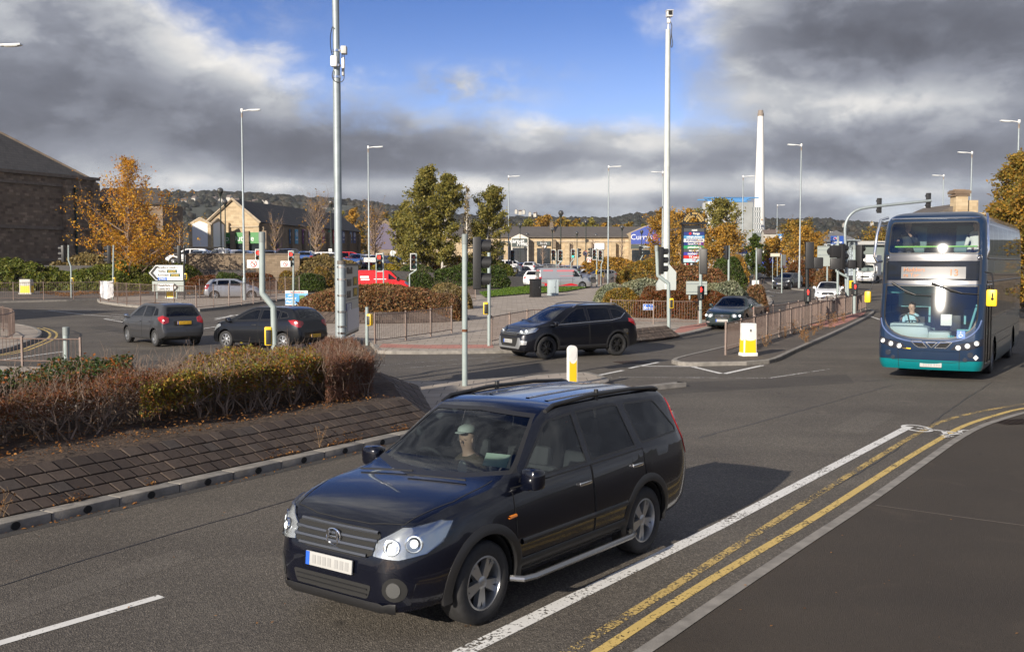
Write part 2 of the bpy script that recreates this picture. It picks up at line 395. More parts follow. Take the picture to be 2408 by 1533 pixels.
def face_M(c, nx, ny, up=(0,0,1)):
 """frame whose local X runs along (nx,ny) horizontally, Y up, Z out of the face"""
 X = Vector((nx, ny, 0)).normalized(); Y = Vector(up); Z = X.cross(Y)
 M = Matrix((X, Y, Z)).transposed().to_4x4(); M.translation = Vector(c); return M
def spline(pts, step=.5, closed=False):
 """Catmull-Rom through the points"""
 P = [Vector(p) for p in pts]; n = len(P); out = []
 rng = range(n if closed else n-1)
 for i in rng:
  if closed: a, b, c, d = P[(i-1) % n], P[i], P[(i+1) % n], P[(i+2) % n]
  else: a, b, c, d = P[max(i-1,0)], P[i], P[i+1], P[min(i+2,n-1)]
  k = max(2, int((c-b).length/step))
  for j in range(k):
   t = j/k; out.append(.5*((2*b) + (c-a)*t + (2*a-5*b+4*c-d)*t*t + (3*b-a-3*c+d)*t**3))
 if not closed: out.append(P[-1])
 return out
def offset_poly(P, d, closed=True):
 """shift a 2D polyline sideways (to its left) by d with mitres"""
 n = len(P); out = []
 for i in range(n):
  a, b, c = P[(i-1) % n] if closed or i else None, P[i], P[(i+1) % n] if closed or i < n-1 else None
  t1 = (b-a).to_2d() if a is not None else None; t2 = (c-b).to_2d() if c is not None else None
  if t1 is None or t1.length < 1e-6: t1 = t2
  if t2 is None or t2.length < 1e-6: t2 = t1
  t1 = t1.normalized(); t2 = t2.normalized(); n1 = Vector((-t1.y, t1.x)); n2 = Vector((-t2.y, t2.x)); m = (n1+n2)
  m = m.normalized() if m.length > 1e-6 else n1
  k = d/max(.45, m.dot(n1)); out.append(Vector((b.x+m.x*k, b.y+m.y*k, 0)))
 return out
def area2(P): return sum(P[i].x*P[(i+1) % len(P)].y - P[(i+1) % len(P)].x*P[i].y for i in range(len(P)))
def sheet(name, P, h, m, kind='structure'):
 """flat region following the ground at height h above it"""
 bm = bmesh.new(); f = bm.faces.new([bm.verts.new((p.x, p.y, 0)) for p in P])
 for y in (34, 140):
  g = bm.verts[:]+bm.edges[:]+bm.faces[:]; bmesh.ops.bisect_plane(bm, geom=g, plane_co=(0,y,0), plane_no=(0,1,0))
 bmesh.ops.triangulate(bm, faces=bm.faces)
 for v in bm.verts: v.co.z = zg(v.co.y) + h
 for q in bm.faces:
  q.normal_update()
  if q.normal.z < 0: q.normal_flip()
 me = bpy.data.meshes.new(name); bm.to_mesh(me); bm.free(); me.materials.append(m)
 o = bpy.data.objects.new(name, me); COL.objects.link(o)
 if kind: o['kind'] = kind
 return o
def kerb_ring(P, h, w=.15, closed=True, name='kerb', m=None):
 """kerb stones along a polyline (outer face on the polyline, stones to its left)"""
 Q = offset_poly(P, w, closed); mb = MB(); n = len(P); acc = 0
 for i in range(n if closed else n-1):
  j = (i+1) % n; a, b, c, d = P[i], P[j], Q[j], Q[i]
  z1, z2 = zg(a.y), zg(b.y); e = .018
  la = lambda p, q, t: p.to_2d().lerp(q.to_2d(), t)
  a2, b2 = la(a, d, .12), la(b, c, .12)
  vs = [(a.x,a.y,z1-.05),(b.x,b.y,z2-.05),(b.x,b.y,z2+h-e),(a.x,a.y,z1+h-e),(b2.x,b2.y,z2+h),(a2.x,a2.y,z1+h),(c.x,c.y,z2+h),(d.x,d.y,z1+h),(c.x,c.y,z2-.05),(d.x,d.y,z1-.05)]
  mb.add(vs, [(0,1,2,3),(3,2,4,5),(5,4,6,7),(7,6,8,9)])
 o = mb.build(name, m or CONC, smooth=0); o['kind'] = 'structure'; return o
def strip(P, w, h=.004):
 """thin ribbon of width w along P, lying on the ground; returns (verts, faces) to add"""
 A = offset_poly(P, w/2, False); B = offset_poly(P, -w/2, False); vs = []; fs = []
 for a, b in zip(A, B): vs += [(a.x, a.y, zg(a.y)+h), (b.x, b.y, zg(b.y)+h)]
 for i in range(len(A)-1): fs.append((2*i+1, 2*i, 2*i+2, 2*i+3)[::-1])
 return vs, fs
def gpts(pp, h=0.0): return [at(*p, h) for p in pp]
# ------------------------------------------------------------------ ground, road, islands
def big_sheet(name, x0, x1, ys, dz, m):
 mb = MB(); vs = [(x, y, zg(y)+dz) for y in ys for x in (x0, x1)]
 mb.add(vs, [(2*i, 2*i+1, 2*i+3, 2*i+2) for i in range(len(ys)-1)]); o = mb.build(name, m, smooth=0); o['kind'] = 'structure'; return o
GRASSM = mat('rough_grass_ground', (.055,.062,.022), .95, noise=(.6,.4,8), bump=(20,.6))
big_sheet('ground', -3300, 3300, [-60, 34, 140, 2400], -.06, GRASSM)
big_sheet('road', -75, 130, [-30, 34, 140, 330], 0.0, ASPH)

KD = (at(930,1040)-at(0,1255)).normalized(); KN = Vector((-KD.y, KD.x, 0)); K0 = at(0,1255); K0.z = 0
def kp(a, b, z=0.0): p = K0 + KD*a + KN*b; p.z = z; return p        # along the kerb, behind the kerb
END = 8.5                                                            # where the straight kerb turns
front = [kp(-14,0), kp(END-.6,0)]
corner = spline([kp(END-.6,0), kp(END+.9,.1), kp(END+2.5,.3), kp(END+4.6,.25), kp(END+8.5,-.95), at(1375,930), at(1432,905), at(1400,888), at(1345,884), at(1093,903), at(930,905)], .4)
back = [at(780,893), at(500,882), at(190,873), at(-60,868), at(-900,862)]
ISL = [front[0]] + corner + back
if area2(ISL) < 0: ISL.reverse()
for p in ISL: p.z = 0
sheet('hedge_island_paving', ISL, .10, SLAB)
def drainage_kerb():
 """long concrete units with round inlet holes at the road edge"""
 P = [kp(-14,0), kp(END-.6,0)] + [p for p in corner[1:]]
 a = -14.0; mb = MB(); holes = MB()
 while a < END-.6:
  L = .915; b = min(a+L-.012, END-.6)
  c = kp((a+b)/2, .125, .046); mb.bbox(c, (b-a, .25, .13), .018, rz=math.atan2(KD.y, KD.x))
  for t in (.5,):
   q = kp(a+L*t, -.003, .052); M = face_M(q, KD.x, KD.y)
   holes.prism([(.058*math.cos(k*.3927), .046*math.sin(k*.3927)) for k in range(16)], -.02, .004, M)
  a += L
 o = mb.build('kerb', CONC, smooth=40); o['kind'] = 'structure'
 h = holes.build('kerb_inlets', DARK, smooth=0); h['kind'] = 'structure'
 kerb_ring(corner + back[:4], .105)
drainage_kerb()
sheet('gutter', [kp(-14,-.02), kp(END,-.02), kp(END,-.2), kp(-14,-.16)], .003, mat_asphalt('gutter_asphalt', (.05,.047,.045), (.085,.08,.075), 150, .2))

BLOCKM, nt_, b_, L_ = nodes_of('apron_blocks')
def _():
 nt, b, L = nt_, b_, L_; g = nt.nodes.new('ShaderNodeNewGeometry'); co = objco(nt)
 c = ramp(nt, g.outputs['Random Per Island'], [(0,(.058,.042,.034)),(.45,(.088,.063,.050)),(.8,(.115,.085,.066)),(1,(.080,.066,.058))])
 n = tex(nt, 'Noise', co, Scale=14, Detail=8, Roughness=.7); n2 = tex(nt, 'Noise', co, Scale=1.1, Detail=4)
 c = mixc(nt, maprange(nt, n.outputs['Fac'], .35, .7, 0, .5), c, (.035,.028,.025))
 n3 = tex(nt, 'Voronoi', co, Scale=30); lich = maprange(nt, n3.outputs['Distance'], .16, .10)
 mk = nt.nodes.new('ShaderNodeMath'); mk.operation = 'MULTIPLY'; L(lich, mk.inputs[0]); L(maprange(nt, n2.outputs['Fac'], .55, .68, 0, .6), mk.inputs[1])
 c = mixc(nt, mk.outputs[0], c, (.22,.21,.19))
 L(c, b.inputs['Base Color']); b.inputs['Roughness'].default_value = .85; L(bumpn(nt, n.outputs['Fac'], .5, .008), b.inputs['Normal'])
_()
def apron(bottom, top, rows, name, lmin=.19, lmax=.31, seed=1, under=True):
 """courses of sett blocks laid on a bank between two matching 3D polylines"""
 rnd = random.Random(seed); mb = MB()
 def lens(P): return [0]+list(np.cumsum([(P[i+1]-P[i]).length for i in range(len(P)-1)]))
 lb = lens(bottom); tot = lb[-1]
 def samp(P, t):
  t = min(max(t, 0), 1)*tot
  for i in range(len(P)-1):
   if t <= lb[i+1] or i == len(P)-2:
    return P[i].lerp(P[i+1], (t-lb[i])/max(1e-6, lb[i+1]-lb[i]))
 for r in range(rows):
  v0, v1 = r/rows, (r+1)/rows; t = -rnd.random()*.2
  while t < tot:
   L = rnd.uniform(lmin, lmax); g = .006; a, b = max(0, t+g)/tot, min(tot, t+L-g)/tot
   if b-a > .02/tot:
    A0, A1 = samp(bottom, a), samp(top, a); B0, B1 = samp(bottom, b), samp(top, b)
    q = [A0.lerp(A1, v0+.006), B0.lerp(B1, v0+.006), B0.lerp(B1, v1-.006), A0.lerp(A1, v1-.006)]
    n = (q[1]-q[0]).cross(q[3]-q[0]); n.normalize()
    if n.z < 0: n = -n
    j = rnd.uniform(-.006, .008); c = sum(q, Vector())/4
    top4 = [p.lerp(c, .09) + n*(.018+j) for p in q]; mid4 = [p + n*(.004+j) for p in q]; bot4 = [p - n*.08 for p in q]
    mb.add(bot4+mid4+top4, [(8,9,10,11)] + [(i, (i+1) % 4, 4+(i+1) % 4, 4+i) for i in range(4)] + [(4+i, 4+(i+1) % 4, 8+(i+1) % 4, 8+i) for i in range(4)])
   t += L
 o = mb.build(name, BLOCKM, smooth=0); o['kind'] = 'structure'
 if under:
  m2 = MB()
  for i in range(len(bottom)-1):
   a, b, c, d = bottom[i], bottom[i+1], top[i+1], top[i]
   m2.add([a-Vector((0,0,.012)), b-Vector((0,0,.012)), c-Vector((0,0,.012)), d-Vector((0,0,.012))], [(0,1,2,3)])
  u = m2.build('apron_mortar', mat('mortar', (.045,.038,.032), .95, noise=(20,.4)), smooth=0); u['kind'] = 'structure'
 return o
BEDZ, BB = .57, .64                                                   # top of the bank: height and distance behind the kerb line
ab = [kp(a, .27, .105) for a in np.linspace(-14, END, 30)]; at_ = [kp(a, BB, BEDZ) for a in np.linspace(-14, END-.55, 30)]
apron(ab, at_, 4, 'block_apron', .17, .27, seed=3)
SK = 1.0                                                              # the bank's end runs askew, away from the road
e0, e1 = kp(END, .27, .105), kp(END-.55, BB, BEDZ)
f0, f1 = kp(END+SK*3.6+.6, 3.9, .105), kp(END-.55+SK*3.3, 3.9, BEDZ)
apron([e0.lerp(f0, t) for t in (0,.25,.5,.75,1)], [e1.lerp(f1, t) for t in (0,.25,.5,.75,1)], 4, 'block_apron', .17, .27, seed=4)
def bed():
 """soil with small lumps"""
 mb = MB(); na, nb = 100, 18; vs = []
 for i in range(na):
  for j in range(nb):
   b = BB-.02 + (4.1-BB)*j/(nb-1); aa = -14 + (END-.55+SK*(b-BB)+14)*i/(na-1)
   p = kp(aa, b, 0); h = BEDZ - .012 + (.04*math.sin(p.x*3.1+p.y*1.7)*math.sin(p.y*2.3) + random.uniform(-.02,.02))*min(1,j/3)
   vs.append((p.x, p.y, h + .08*min(1, j/6)))
 mb.add(vs, [(i*nb+j, i*nb+j+1, (i+1)*nb+j+1, (i+1)*nb+j) for i in range(na-1) for j in range(nb-1)])
 p = [kp(-14, 4.1, BEDZ+.08), kp(END-.55+SK*(4.1-BB), 4.1, BEDZ+.08), kp(END-.55+SK*(4.1-BB), 4.2, .08), kp(-14, 4.2, .08)]; mb.add(p, [(0,1,2,3)])
 o = mb.build('soil_bed', SOIL, smooth=60); o['kind'] = 'structure'
bed()

rk = spline([at(1240,1690), at(1495,1533), at(1665,1419), at(1860,1290), at(2030,1180), at(2160,1090), at(2240,1035), at(2300,1003), at(2360,983), at(2420,968), at(2600,940), at(3100,900)], .4)
PV = [Vector((-3,-3,0))] + rk + [Vector((60,20,0)), Vector((60,-20,0)), Vector((-3,-20,0))]
if area2(PV) < 0: PV.reverse()
sheet('pavement', PV, .012, PAVE)
kk = list(rk)
mbk = MB(); vs, fs = strip(offset_poly(kk, -.06, False), .125, .020); mbk.add(vs, fs); o = mbk.build('kerb', CONC, smooth=0); o['kind'] = 'structure'
for nm, pp, w, m in (
 ('yellow_line', [(1250,1630),(1408,1533),(1660,1370),(1920,1214),(2110,1092),(2200,1038),(2268,1001),(2350,974),(2420,958),(2600,930)], .105, YEL_L),
 ('yellow_line', [(1180,1630),(1336,1533),(1590,1375),(1840,1215),(2040,1090),(2150,1024),(2225,988),(2320,965),(2420,948)], .105, YELW_L),
 ('white_line', [(900,1630),(1090,1533),(1690,1238),(2138,1003)], .16, WHITE_L)):
 mb = MB(); P = spline(gpts(pp), .4) if nm == 'yellow_line' else gpts(pp); vs, fs = strip(P, w, .005); mb.add(vs, fs); o = mb.build(nm, m, smooth=0); o['kind'] = 'structure'

def marks(name, lines, m):
 mb = MB()
 for w, *pp in lines: vs, fs = strip(gpts(pp), w, .005); mb.add(vs, fs)
 o = mb.build(name, m, smooth=0); o['kind'] = 'structure'
marks('lane_dash', [(.11,(-60,1530),(0,1512),(380,1402))], WHITE_L)
marks('lane_markings', [
 (.15,(1627,862),(1698,879)), (.15,(1703,879),(1795,859)), (.12,(1410,882),(1465,871)), (.12,(1480,866),(1548,852)), (.12,(1500,861),(1640,862)),
 (.13,(1600,843),(1690,822)), (.10,(75,733),(215,731)), (.10,(120,729),(330,727)), (.10,(262,740),(450,744)), (.10,(113,730),(200,740)), (.10,(200,740),(297,747)),
 (.12,(245,750),(300,759)), (.12,(245,749),(440,757)), (.12,(0,847),(155,826)), (.12,(470,774),(548,762)), (.10,(505,749),(560,740)), (.12,(655,737),(700,729)), (.1,(660,722),(690,724)),
 (.10,(1820,697),(1760,688)), (.10,(1840,690),(1790,684)), (.10,(1695,664),(1755,660)), (.10,(1770,690),(1810,684)),
 (.12,(1190,651),(1235,653)), (.12,(1150,668),(1250,664)), (.10,(2025,736),(2070,752)), (.12,(1970,733),(2022,737)), (.1,(1950,650),(2010,646)),
 (.12,(2180,872),(2230,855))], WHITE_L)
marks('stop_line_dots', [(.10,(1410,888),(1440,888)), (.10,(1455,887),(1800,889)), (.10,(1810,889),(1950,868)), (.05,(880,860),(1180,838)), (.04,(900,870),(1150,850))], WORN_L)
marks('direction_arrow', [(.12,(506,752),(550,742)), (.32,(540,742),(566,741))], WHITE_L)
def bike_symbol():
 """cycle painted on the road, lying along the lane"""
 c = at(2203,1017); ax = (at(2265,985)-at(2145,1050)).normalized(); ax = Vector((.62,.78,0)); ay = Vector((-ax.y, ax.x, 0)); mb = MB()
 o2 = at(2168,1012); P = lambda x, y: o2 + Vector((1,0,0))*x*.62 + Vector((0,1,0))*y*1.5
 def ring(cx, cy, r): mb.add(*strip([P(cx+r*math.cos(k*.33), cy+r*math.sin(k*.33)*.75) for k in range(20)], .075, .007))
 ring(0,.15,.34); ring(1.25,-.25,.34)
 for a, b in (((0,.15),(.55,-.05)),((.55,-.05),(1.0,-.3)),((.2,-.35),(.85,-.25)),((.55,-.05),(.3,-.45)),((1.0,-.3),(.9,-.65)),((.75,-.7),(1.1,-.62)),((.1,-.5),(.45,-.42))): mb.add(*strip([P(*a), P(*b)], .085, .007))
 o = mb.build('cycle_symbol', WHITE_L, smooth=0); o['kind'] = 'structure'
bike_symbol()
def cover(px, py, w, d, name, rz=0.0):
 p = at(px, py); mb = MB(); mb.box((0,0,.006), (w,d,.012)); f = MB()
 for k in range(7): f.box((-w/2+w*(k+.5)/7, 0, .014), (w*.05, d*.9, .006))
 o = mb.build(name, mat('cast_iron', (.05,.035,.03), .6, .5, noise=(20,.4)), loc=p, rz=rz, smooth=0); o['kind'] = 'structure'
 q = f.build('cover_ribs', MATS['cast_iron'], o, smooth=0); return o
cover(2390,993,.9,.55,'gully_grate', .3); cover(2140,843,.9,.5,'manhole_cover'); cover(1485, 852, .9,.7,'manhole_cover', .4)

P2 = spline(gpts([(1583,851),(1586,857),(1612,861),(1700,860),(1809,855),(1872,829),(1950,794),(2012,764),(2048,744),(2056,734),(2040,730),(2000,738),(1930,757),(1840,785),(1740,812),(1640,836)]), .6, True)
if area2(P2) < 0: P2.reverse()
sheet('narrow_island', P2, .10, mat_asphalt('island_surface', (.075,.062,.05), (.14,.12,.10), 90, .4)); kerb_ring(P2, .115)
sheet('red_crossing', gpts([(1955,775),(1990,764),(2030,745),(2036,738),(2000,744),(1900,770)]), .104, RED_T)

P3 = spline(gpts([(870,812),(884,828),(920,833),(1165,831),(1250,826),(1480,806),(1570,797),(1610,791),(1672,776),(1730,752),(1800,726),(1817,714),(1808,700),(1780,688),(1700,668),(1560,657),(1440,664),(1395,668),(1250,683),(1120,697),(1010,692),(800,700),(715,726),(690,762),(740,788),(820,800)]), 1.0, True)
if area2(P3) < 0: P3.reverse()
sheet('central_island', P3, .10, SLAB); kerb_ring(P3, .115)
sheet('red_crossing', gpts([(890,824),(1040,827),(1160,825),(1160,817),(1000,818),(900,815)]), .104, RED_T)
sheet('red_crossing', gpts([(1580,789),(1610,787),(1665,771),(1660,764),(1600,774)]), .104, RED_T)
GR = gpts([(1128,694),(1140,704),(1230,696),(1330,690),(1388,679),(1392,671),(1300,673),(1200,682)])
sheet('grass_verge', GR, .16, mat('verge_soil', (.05,.075,.015), .95, noise=(8,.4,6)))

P4 = spline(gpts([(-120,712),(60,711),(240,706),(330,700),(470,695),(600,690),(690,688),(690,680),(560,676),(300,680),(100,688),(-120,690)]), 2.0, True)
if area2(P4) < 0: P4.reverse()
sheet('far_pavement', P4, .10, mat_asphalt('far_pavement_surface', (.085,.07,.06), (.15,.13,.11), 80, .3)); kerb_ring(P4, .11)
P5 = spline(gpts([(232,712),(300,722),(400,730),(470,733),(560,722),(640,711),(700,702),(720,692),(640,694),(520,698),(400,700),(300,702),(240,705)]), 2.0, True)
if area2(P5) < 0: P5.reverse()
sheet('sign_island', P5, .14, SLAB); kerb_ring(P5, .15)
P6 = spline(gpts([(-700,760),(-120,764),(20,766),(70,772),(97,783),(92,797),(50,815),(-10,832),(-200,850),(-700,860)]), 1.0, True)
if area2(P6) < 0: P6.reverse()
sheet('corner_pavement', P6, .10, SLAB); kerb_ring(P6, .115)
mb = MB()
Q = [p for p in P6]; 
for d in (.30, .55): 
 o2 = offset_poly(Q, -d, True); i0 = [i for i, p in enumerate(Q) if p.x > at(-60,790).x]; seg = [o2[i] for i in i0]
 if len(seg) > 2: mb.add(*strip(seg, .09, .005))
o = mb.build('yellow_line', YEL_L, smooth=0); o['kind'] = 'structure'
P7 = spline(gpts([(1835,676),(1900,684),(1960,676),(2020,668),(2040,660),(1960,655),(1850,650),(1790,652),(1800,664)]), 2.0, True)
if area2(P7) < 0: P7.reverse()
sheet('verge_island', P7, .10, mat_asphalt('verge_surface', (.10,.08,.065), (.17,.14,.12), 80, .3)); kerb_ring(P7, .115)

PATCH = mat_asphalt('patch_asphalt', (.045,.039,.033), (.105,.094,.080), 95, .4); PATCHL = mat_asphalt('old_patch_asphalt', (.070,.061,.050), (.16,.143,.12), 80, .5); SEAL_SHADOW = mat('seal_and_shadow_black', (.016,.015,.015), .45)
for nm, m, pp in (('road_patch', PATCH, [(1500,905),(1990,880),(2010,900),(1530,930)]), ('road_patch', PATCHL, [(1150,842),(1170,842),(1010,905),(960,905)]), ('road_patch', PATCH, [(250,765),(470,800),(430,806),(200,770)]), ('road_patch', PATCHL, [(-20,1430),(420,1290),(470,1310),(-20,1480)]), ('road_patch', PATCHL, [(1950,1010),(2040,965),(2110,975),(2030,1022)])):
 sheet(nm, gpts(pp), .002, m)
mb = MB(); rj = random.Random(5)
for pp in ([(-60,1395),(300,1285),(620,1195),(760,1150)], [(1640,1030),(1850,975),(2100,905)], [(930,1010),(1000,960)], [(1890,1180),(2080,1075),(2240,960),(2330,900)], [(200,800),(480,850)], [(1980,900),(2180,888),(2408,884)]):  # includes a pole's cast shadow painted as a dark line, besides sealed joints
 P = spline(gpts(pp), .35); P = [p+Vector((rj.gauss(0,.012), rj.gauss(0,.012), 0)) for p in P]; mb.add(*strip(P, .022, .0032))
o = mb.build('joints_and_pole_shadow', SEAL_SHADOW, smooth=0); o['kind'] = 'structure'
mb = MB()
for a, b in (((1730,1290),(1790,1280)),): pass
q = MB(); P = spline(gpts([(2060,1190),(2408,1238),(2700,1270)]), .4, ); q.add(*strip(P, .02, .016)); o = q.build('pavement_joint', mat('joint_pale', (.16,.135,.115), .9), smooth=0); o['kind'] = 'structure'
# ------------------------------------------------------------------ vehicles
def pch(tab):
 """monotone cubic through (x, y) pairs given in rising x"""
 xs = np.array([t[0] for t in tab], float); ys = np.array([t[1] for t in tab], float)
 h = np.diff(xs); d = np.diff(ys)/h; m = np.zeros(len(xs)); m[0], m[-1] = d[0], d[-1]
 for i in range(1, len(xs)-1):
  if d[i-1]*d[i] > 0: w1, w2 = 2*h[i]+h[i-1], h[i]+2*h[i-1]; m[i] = (w1+w2)/(w1/d[i-1]+w2/d[i])
 def f(x):
  x = np.clip(x, xs[0], xs[-1]); i = np.clip(np.searchsorted(xs, x)-1, 0, len(h)-1); t = (x-xs[i])/h[i]
  return ys[i]*(1+2*t)*(1-t)**2 + h[i]*m[i]*t*(1-t)**2 + ys[i+1]*t*t*(3-2*t) + h[i]*m[i+1]*t*t*(t-1)
 return f
def paint(name, col, metal=.35, rough=.32, flake=True):
 if name in MATS: return MATS[name]
 m, nt, b, L = nodes_of(name); co = objco(nt)
 n = tex(nt, 'Noise', co, Scale=1.7, Detail=3); c = mixc(nt, maprange(nt, n.outputs['Fac'], .35, .7, 0, .25), col, tuple(q*.9+.003 for q in col))
 L(c, b.inputs['Base Color']); b.inputs['Metallic'].default_value = metal; b.inputs['Roughness'].default_value = rough
 b.inputs['Coat Weight'].default_value = .85; b.inputs['Coat IOR'].default_value = 1.42; b.inputs['Specular IOR Level'].default_value = .3
 n2 = tex(nt, 'Noise', co, Scale=6, Detail=5)
 L(maprange(nt, n2.outputs['Fac'], .35, .75, .01, .05), b.inputs['Coat Roughness'])
 return m
GLASS = mat_glass('car_glass', (.48,.54,.54), 1.6)
GLASSD = mat_glass('privacy_glass', (.10,.11,.115), 1.6)
CHROME = mat('chrome', (.75,.76,.78), .12, 1.0)
ALLOY = mat('alloy_silver', (.42,.43,.44), .32, .85)
RUBBER = mat('tyre_rubber', (.018,.018,.019), .75, noise=(20,.3))
BRAKE = mat('brake_steel', (.10,.09,.085), .5, .7)
TRIMB = mat('black_trim', (.014,.014,.015), .42)
LENS = mat_glass('lamp_lens', (.93,.95,.96), 1.5)
LAMPIN = mat('lamp_reflector', (.55,.56,.57), .22, .75, coat=.3)
LAMPW = mat('lamp_lit', (.9,.9,.85), .2, 0, emit=(1,.97,.88), estr=1.6)
TAIL = mat('tail_lamp_red', (.30,.010,.012), .15, coat=1.0)
BRLIT = mat('brake_lamp_lit', (.5,.02,.02), .2, emit=(1,.06,.04), estr=.7)
AMBER = mat('indicator_amber', (.75,.22,.02), .2, coat=.8)
PLATEW = mat('white_number_plate', (.36,.36,.35), .6)
PLATEY = mat('yellow_number_plate', (.70,.42,.02), .4)
PLATEC = mat('blurred_plate_characters', (.285,.285,.28), .6)
PLATEYC = mat('blurred_yellow_plate_characters', (.45,.26,.02), .5)
PLATEB = mat('blue_plate_band', (.02,.10,.50), .4)
CABIN = mat('cabin_grey', (.045,.045,.047), .8)
SEATM = mat('seat_cloth', (.06,.06,.064), .9)
SKIN = mat('skin', (.52,.33,.25), .55)
HAIR = mat('hair_dark', (.035,.025,.02), .7)

def person_mesh(name, parent, loc, s=1.0, top='shirt', hands=((.36,.17,.34),(.36,-.17,.34)), shirt=(.1,.1,.1), hair=(.04,.03,.02), face=0.0, hold=True):
 """seated figure (facing local +X): one continuous body; hair and clothing are its children; hip at loc"""
 bm = bmesh.new(); rad = {}; sk = bm.verts.layers.skin.verify()
 def v(p, r, prev=None):
  q = bm.verts.new(p); q[sk].radius = (r, r) if not isinstance(r, tuple) else r
  if prev: bm.edges.new((prev, q))
  return q
 hip = v((0,0,0), (.15,.17)); hip[sk].use_root = True
 ch = v((-.03,0,.28), (.13,.18), v((-.01,0,.14), (.125,.155), hip)); sh = v((-.04,0,.44), (.11,.16), ch); nk = v((-.02,0,.53), .06, sh)
 hd0 = v((.0,0,.60), (.07,.062), nk); hd1 = v((.02,0,.68), (.098,.078), hd0); hd2 = v((.0,0,.76), (.092,.078), hd1); v((-.01,0,.81), (.05,.05), hd2)
 for sgn, hp in ((1, hands[0]), (-1, hands[1])):
  s1 = v((-.04, sgn*.17, .43), .062, sh); hv = Vector(hp); el = Vector((-.02, sgn*.24, .19)).lerp(hv, .22) + Vector((0, sgn*.03, -.06))
  e = v(el, .045, s1); w = v(tuple(el.lerp(hv, .86)), .03, e); p = v(tuple(hv), (.036,.026), w)
  dv = (hv-el).normalized(); sd = dv.cross(Vector((0,0,1))).normalized()
  for k, ln in enumerate((.055,.068,.070,.060)):
   b0 = hv + dv*.04 + sd*(.019*(k-1.5)); f1 = v(tuple(b0), .0105, p); f2 = v(tuple(b0+dv*ln*.5), .0095, f1); v(tuple(b0+dv*ln*.62+Vector((0,0,-.032))), .0085, f2)
  t1 = v(tuple(hv + sd*(.036*-sgn) + dv*.01), .011, p); v(tuple(hv + sd*(.046*-sgn) + dv*.05), .009, t1)
  k0 = v((.42, sgn*.11, .05), .075, v((.12, sgn*.09, .0), .095, hip)); an = v((.55, sgn*.11, -.36), .048, k0); v((.70, sgn*.11, -.40), .038, an)
 me = bpy.data.meshes.new('body'); bm.to_mesh(me); bm.free()
 o = bpy.data.objects.new('person', me); COL.objects.link(o)
 o.modifiers.new('skin', 'SKIN'); m = o.modifiers.new('sub', 'SUBSURF'); m.levels = m.render_levels = 1
 dg = bpy.context.evaluated_depsgraph_get(); m2 = bpy.data.meshes.new_from_object(o.evaluated_get(dg)); bpy.data.objects.remove(o)
 bm = bmesh.new(); bm.from_mesh(m2)
 for f in bm.faces: f.smooth = True
 sm = mat('clothing_%s' % top, shirt, .85); tr = mat('trousers_navy', (.03,.032,.05), .85)
 sel = []
 for f in bm.faces:
  c = f.calc_center_median(); hx = min((c-Vector(h)).length for h in hands)
  if c.z < .52 and hx > .15: sel.append(f)
 bm.to_mesh(m2)
 b2 = bm.copy(); keep = {f.index for f in sel}; bmesh.ops.delete(b2, geom=[f for f in b2.faces if f.index not in keep], context='FACES')
 for q in b2.verts: q.co += q.normal*.008
 mc = bpy.data.meshes.new('clothing'); 
 for f in b2.faces: f.material_index = 1 if f.calc_center_median().z < .03 else 0
 b2.to_mesh(mc); b2.free(); bm.free(); mc.materials.append(sm); mc.materials.append(tr)
 m2.materials.clear(); m2.materials.append(SKIN)
 fb = MB(); fb.ball((.108,0,.668), .015, 8, (.9,.8,1.4)); fb.ball((.02,.08,.675), .022, 8, (.7,.4,1.2)); fb.ball((.02,-.08,.675), .022, 8, (.7,.4,1.2))
 bo = bpy.data.objects.new(name[0], m2); COL.objects.link(bo)
 bm = bmesh.new(); bm.from_mesh(m2); tmp = bpy.data.meshes.new('t'); tmp.from_pydata(fb.v, [], fb.f); bm.from_mesh(tmp); bm.to_mesh(m2); bm.free(); bpy.data.meshes.remove(tmp)
 for p in m2.polygons: p.use_smooth = True
 tag(bo, name[1], 'person'); c = bpy.data.objects.new('clothing', mc); COL.objects.link(c); c.parent = bo
 h = MB(); h.ball((-.008,0,.728), .116, 16, (.98,.82,.92)); hv = [(x, y, z) for x, y, z in h.v]
 h.v = [(min(x, .095 - max(0, .79-z)*1.15), y, max(z, .74 if x > .0 else .62)) for x, y, z in hv]
 h.build('hair', mat('hair_%d' % int(sum(hair)*1000), hair, .75), bo, smooth=60, fix=False)
 for sy in (1,-1): e = MB(); e.ball((.097, sy*.031, .692), .009, 8, (.5,1.1,.55)); e.build('eye', mat('eye_dark', (.13,.09,.07), .4), bo, smooth=60)
 mo = MB(); mo.ball((.099,0,.634), .015, 8, (.3,1.1,.22)); mo.build('mouth', mat('lips', (.42,.22,.18), .5), bo, smooth=60)
 M = parent.matrix_basis if parent else Matrix.Identity(4)
 bo.matrix_basis = M @ Matrix.Translation(loc) @ Matrix.Rotation(face, 4, 'Z') @ Matrix.Diagonal((s,s,s,1))
 return bo

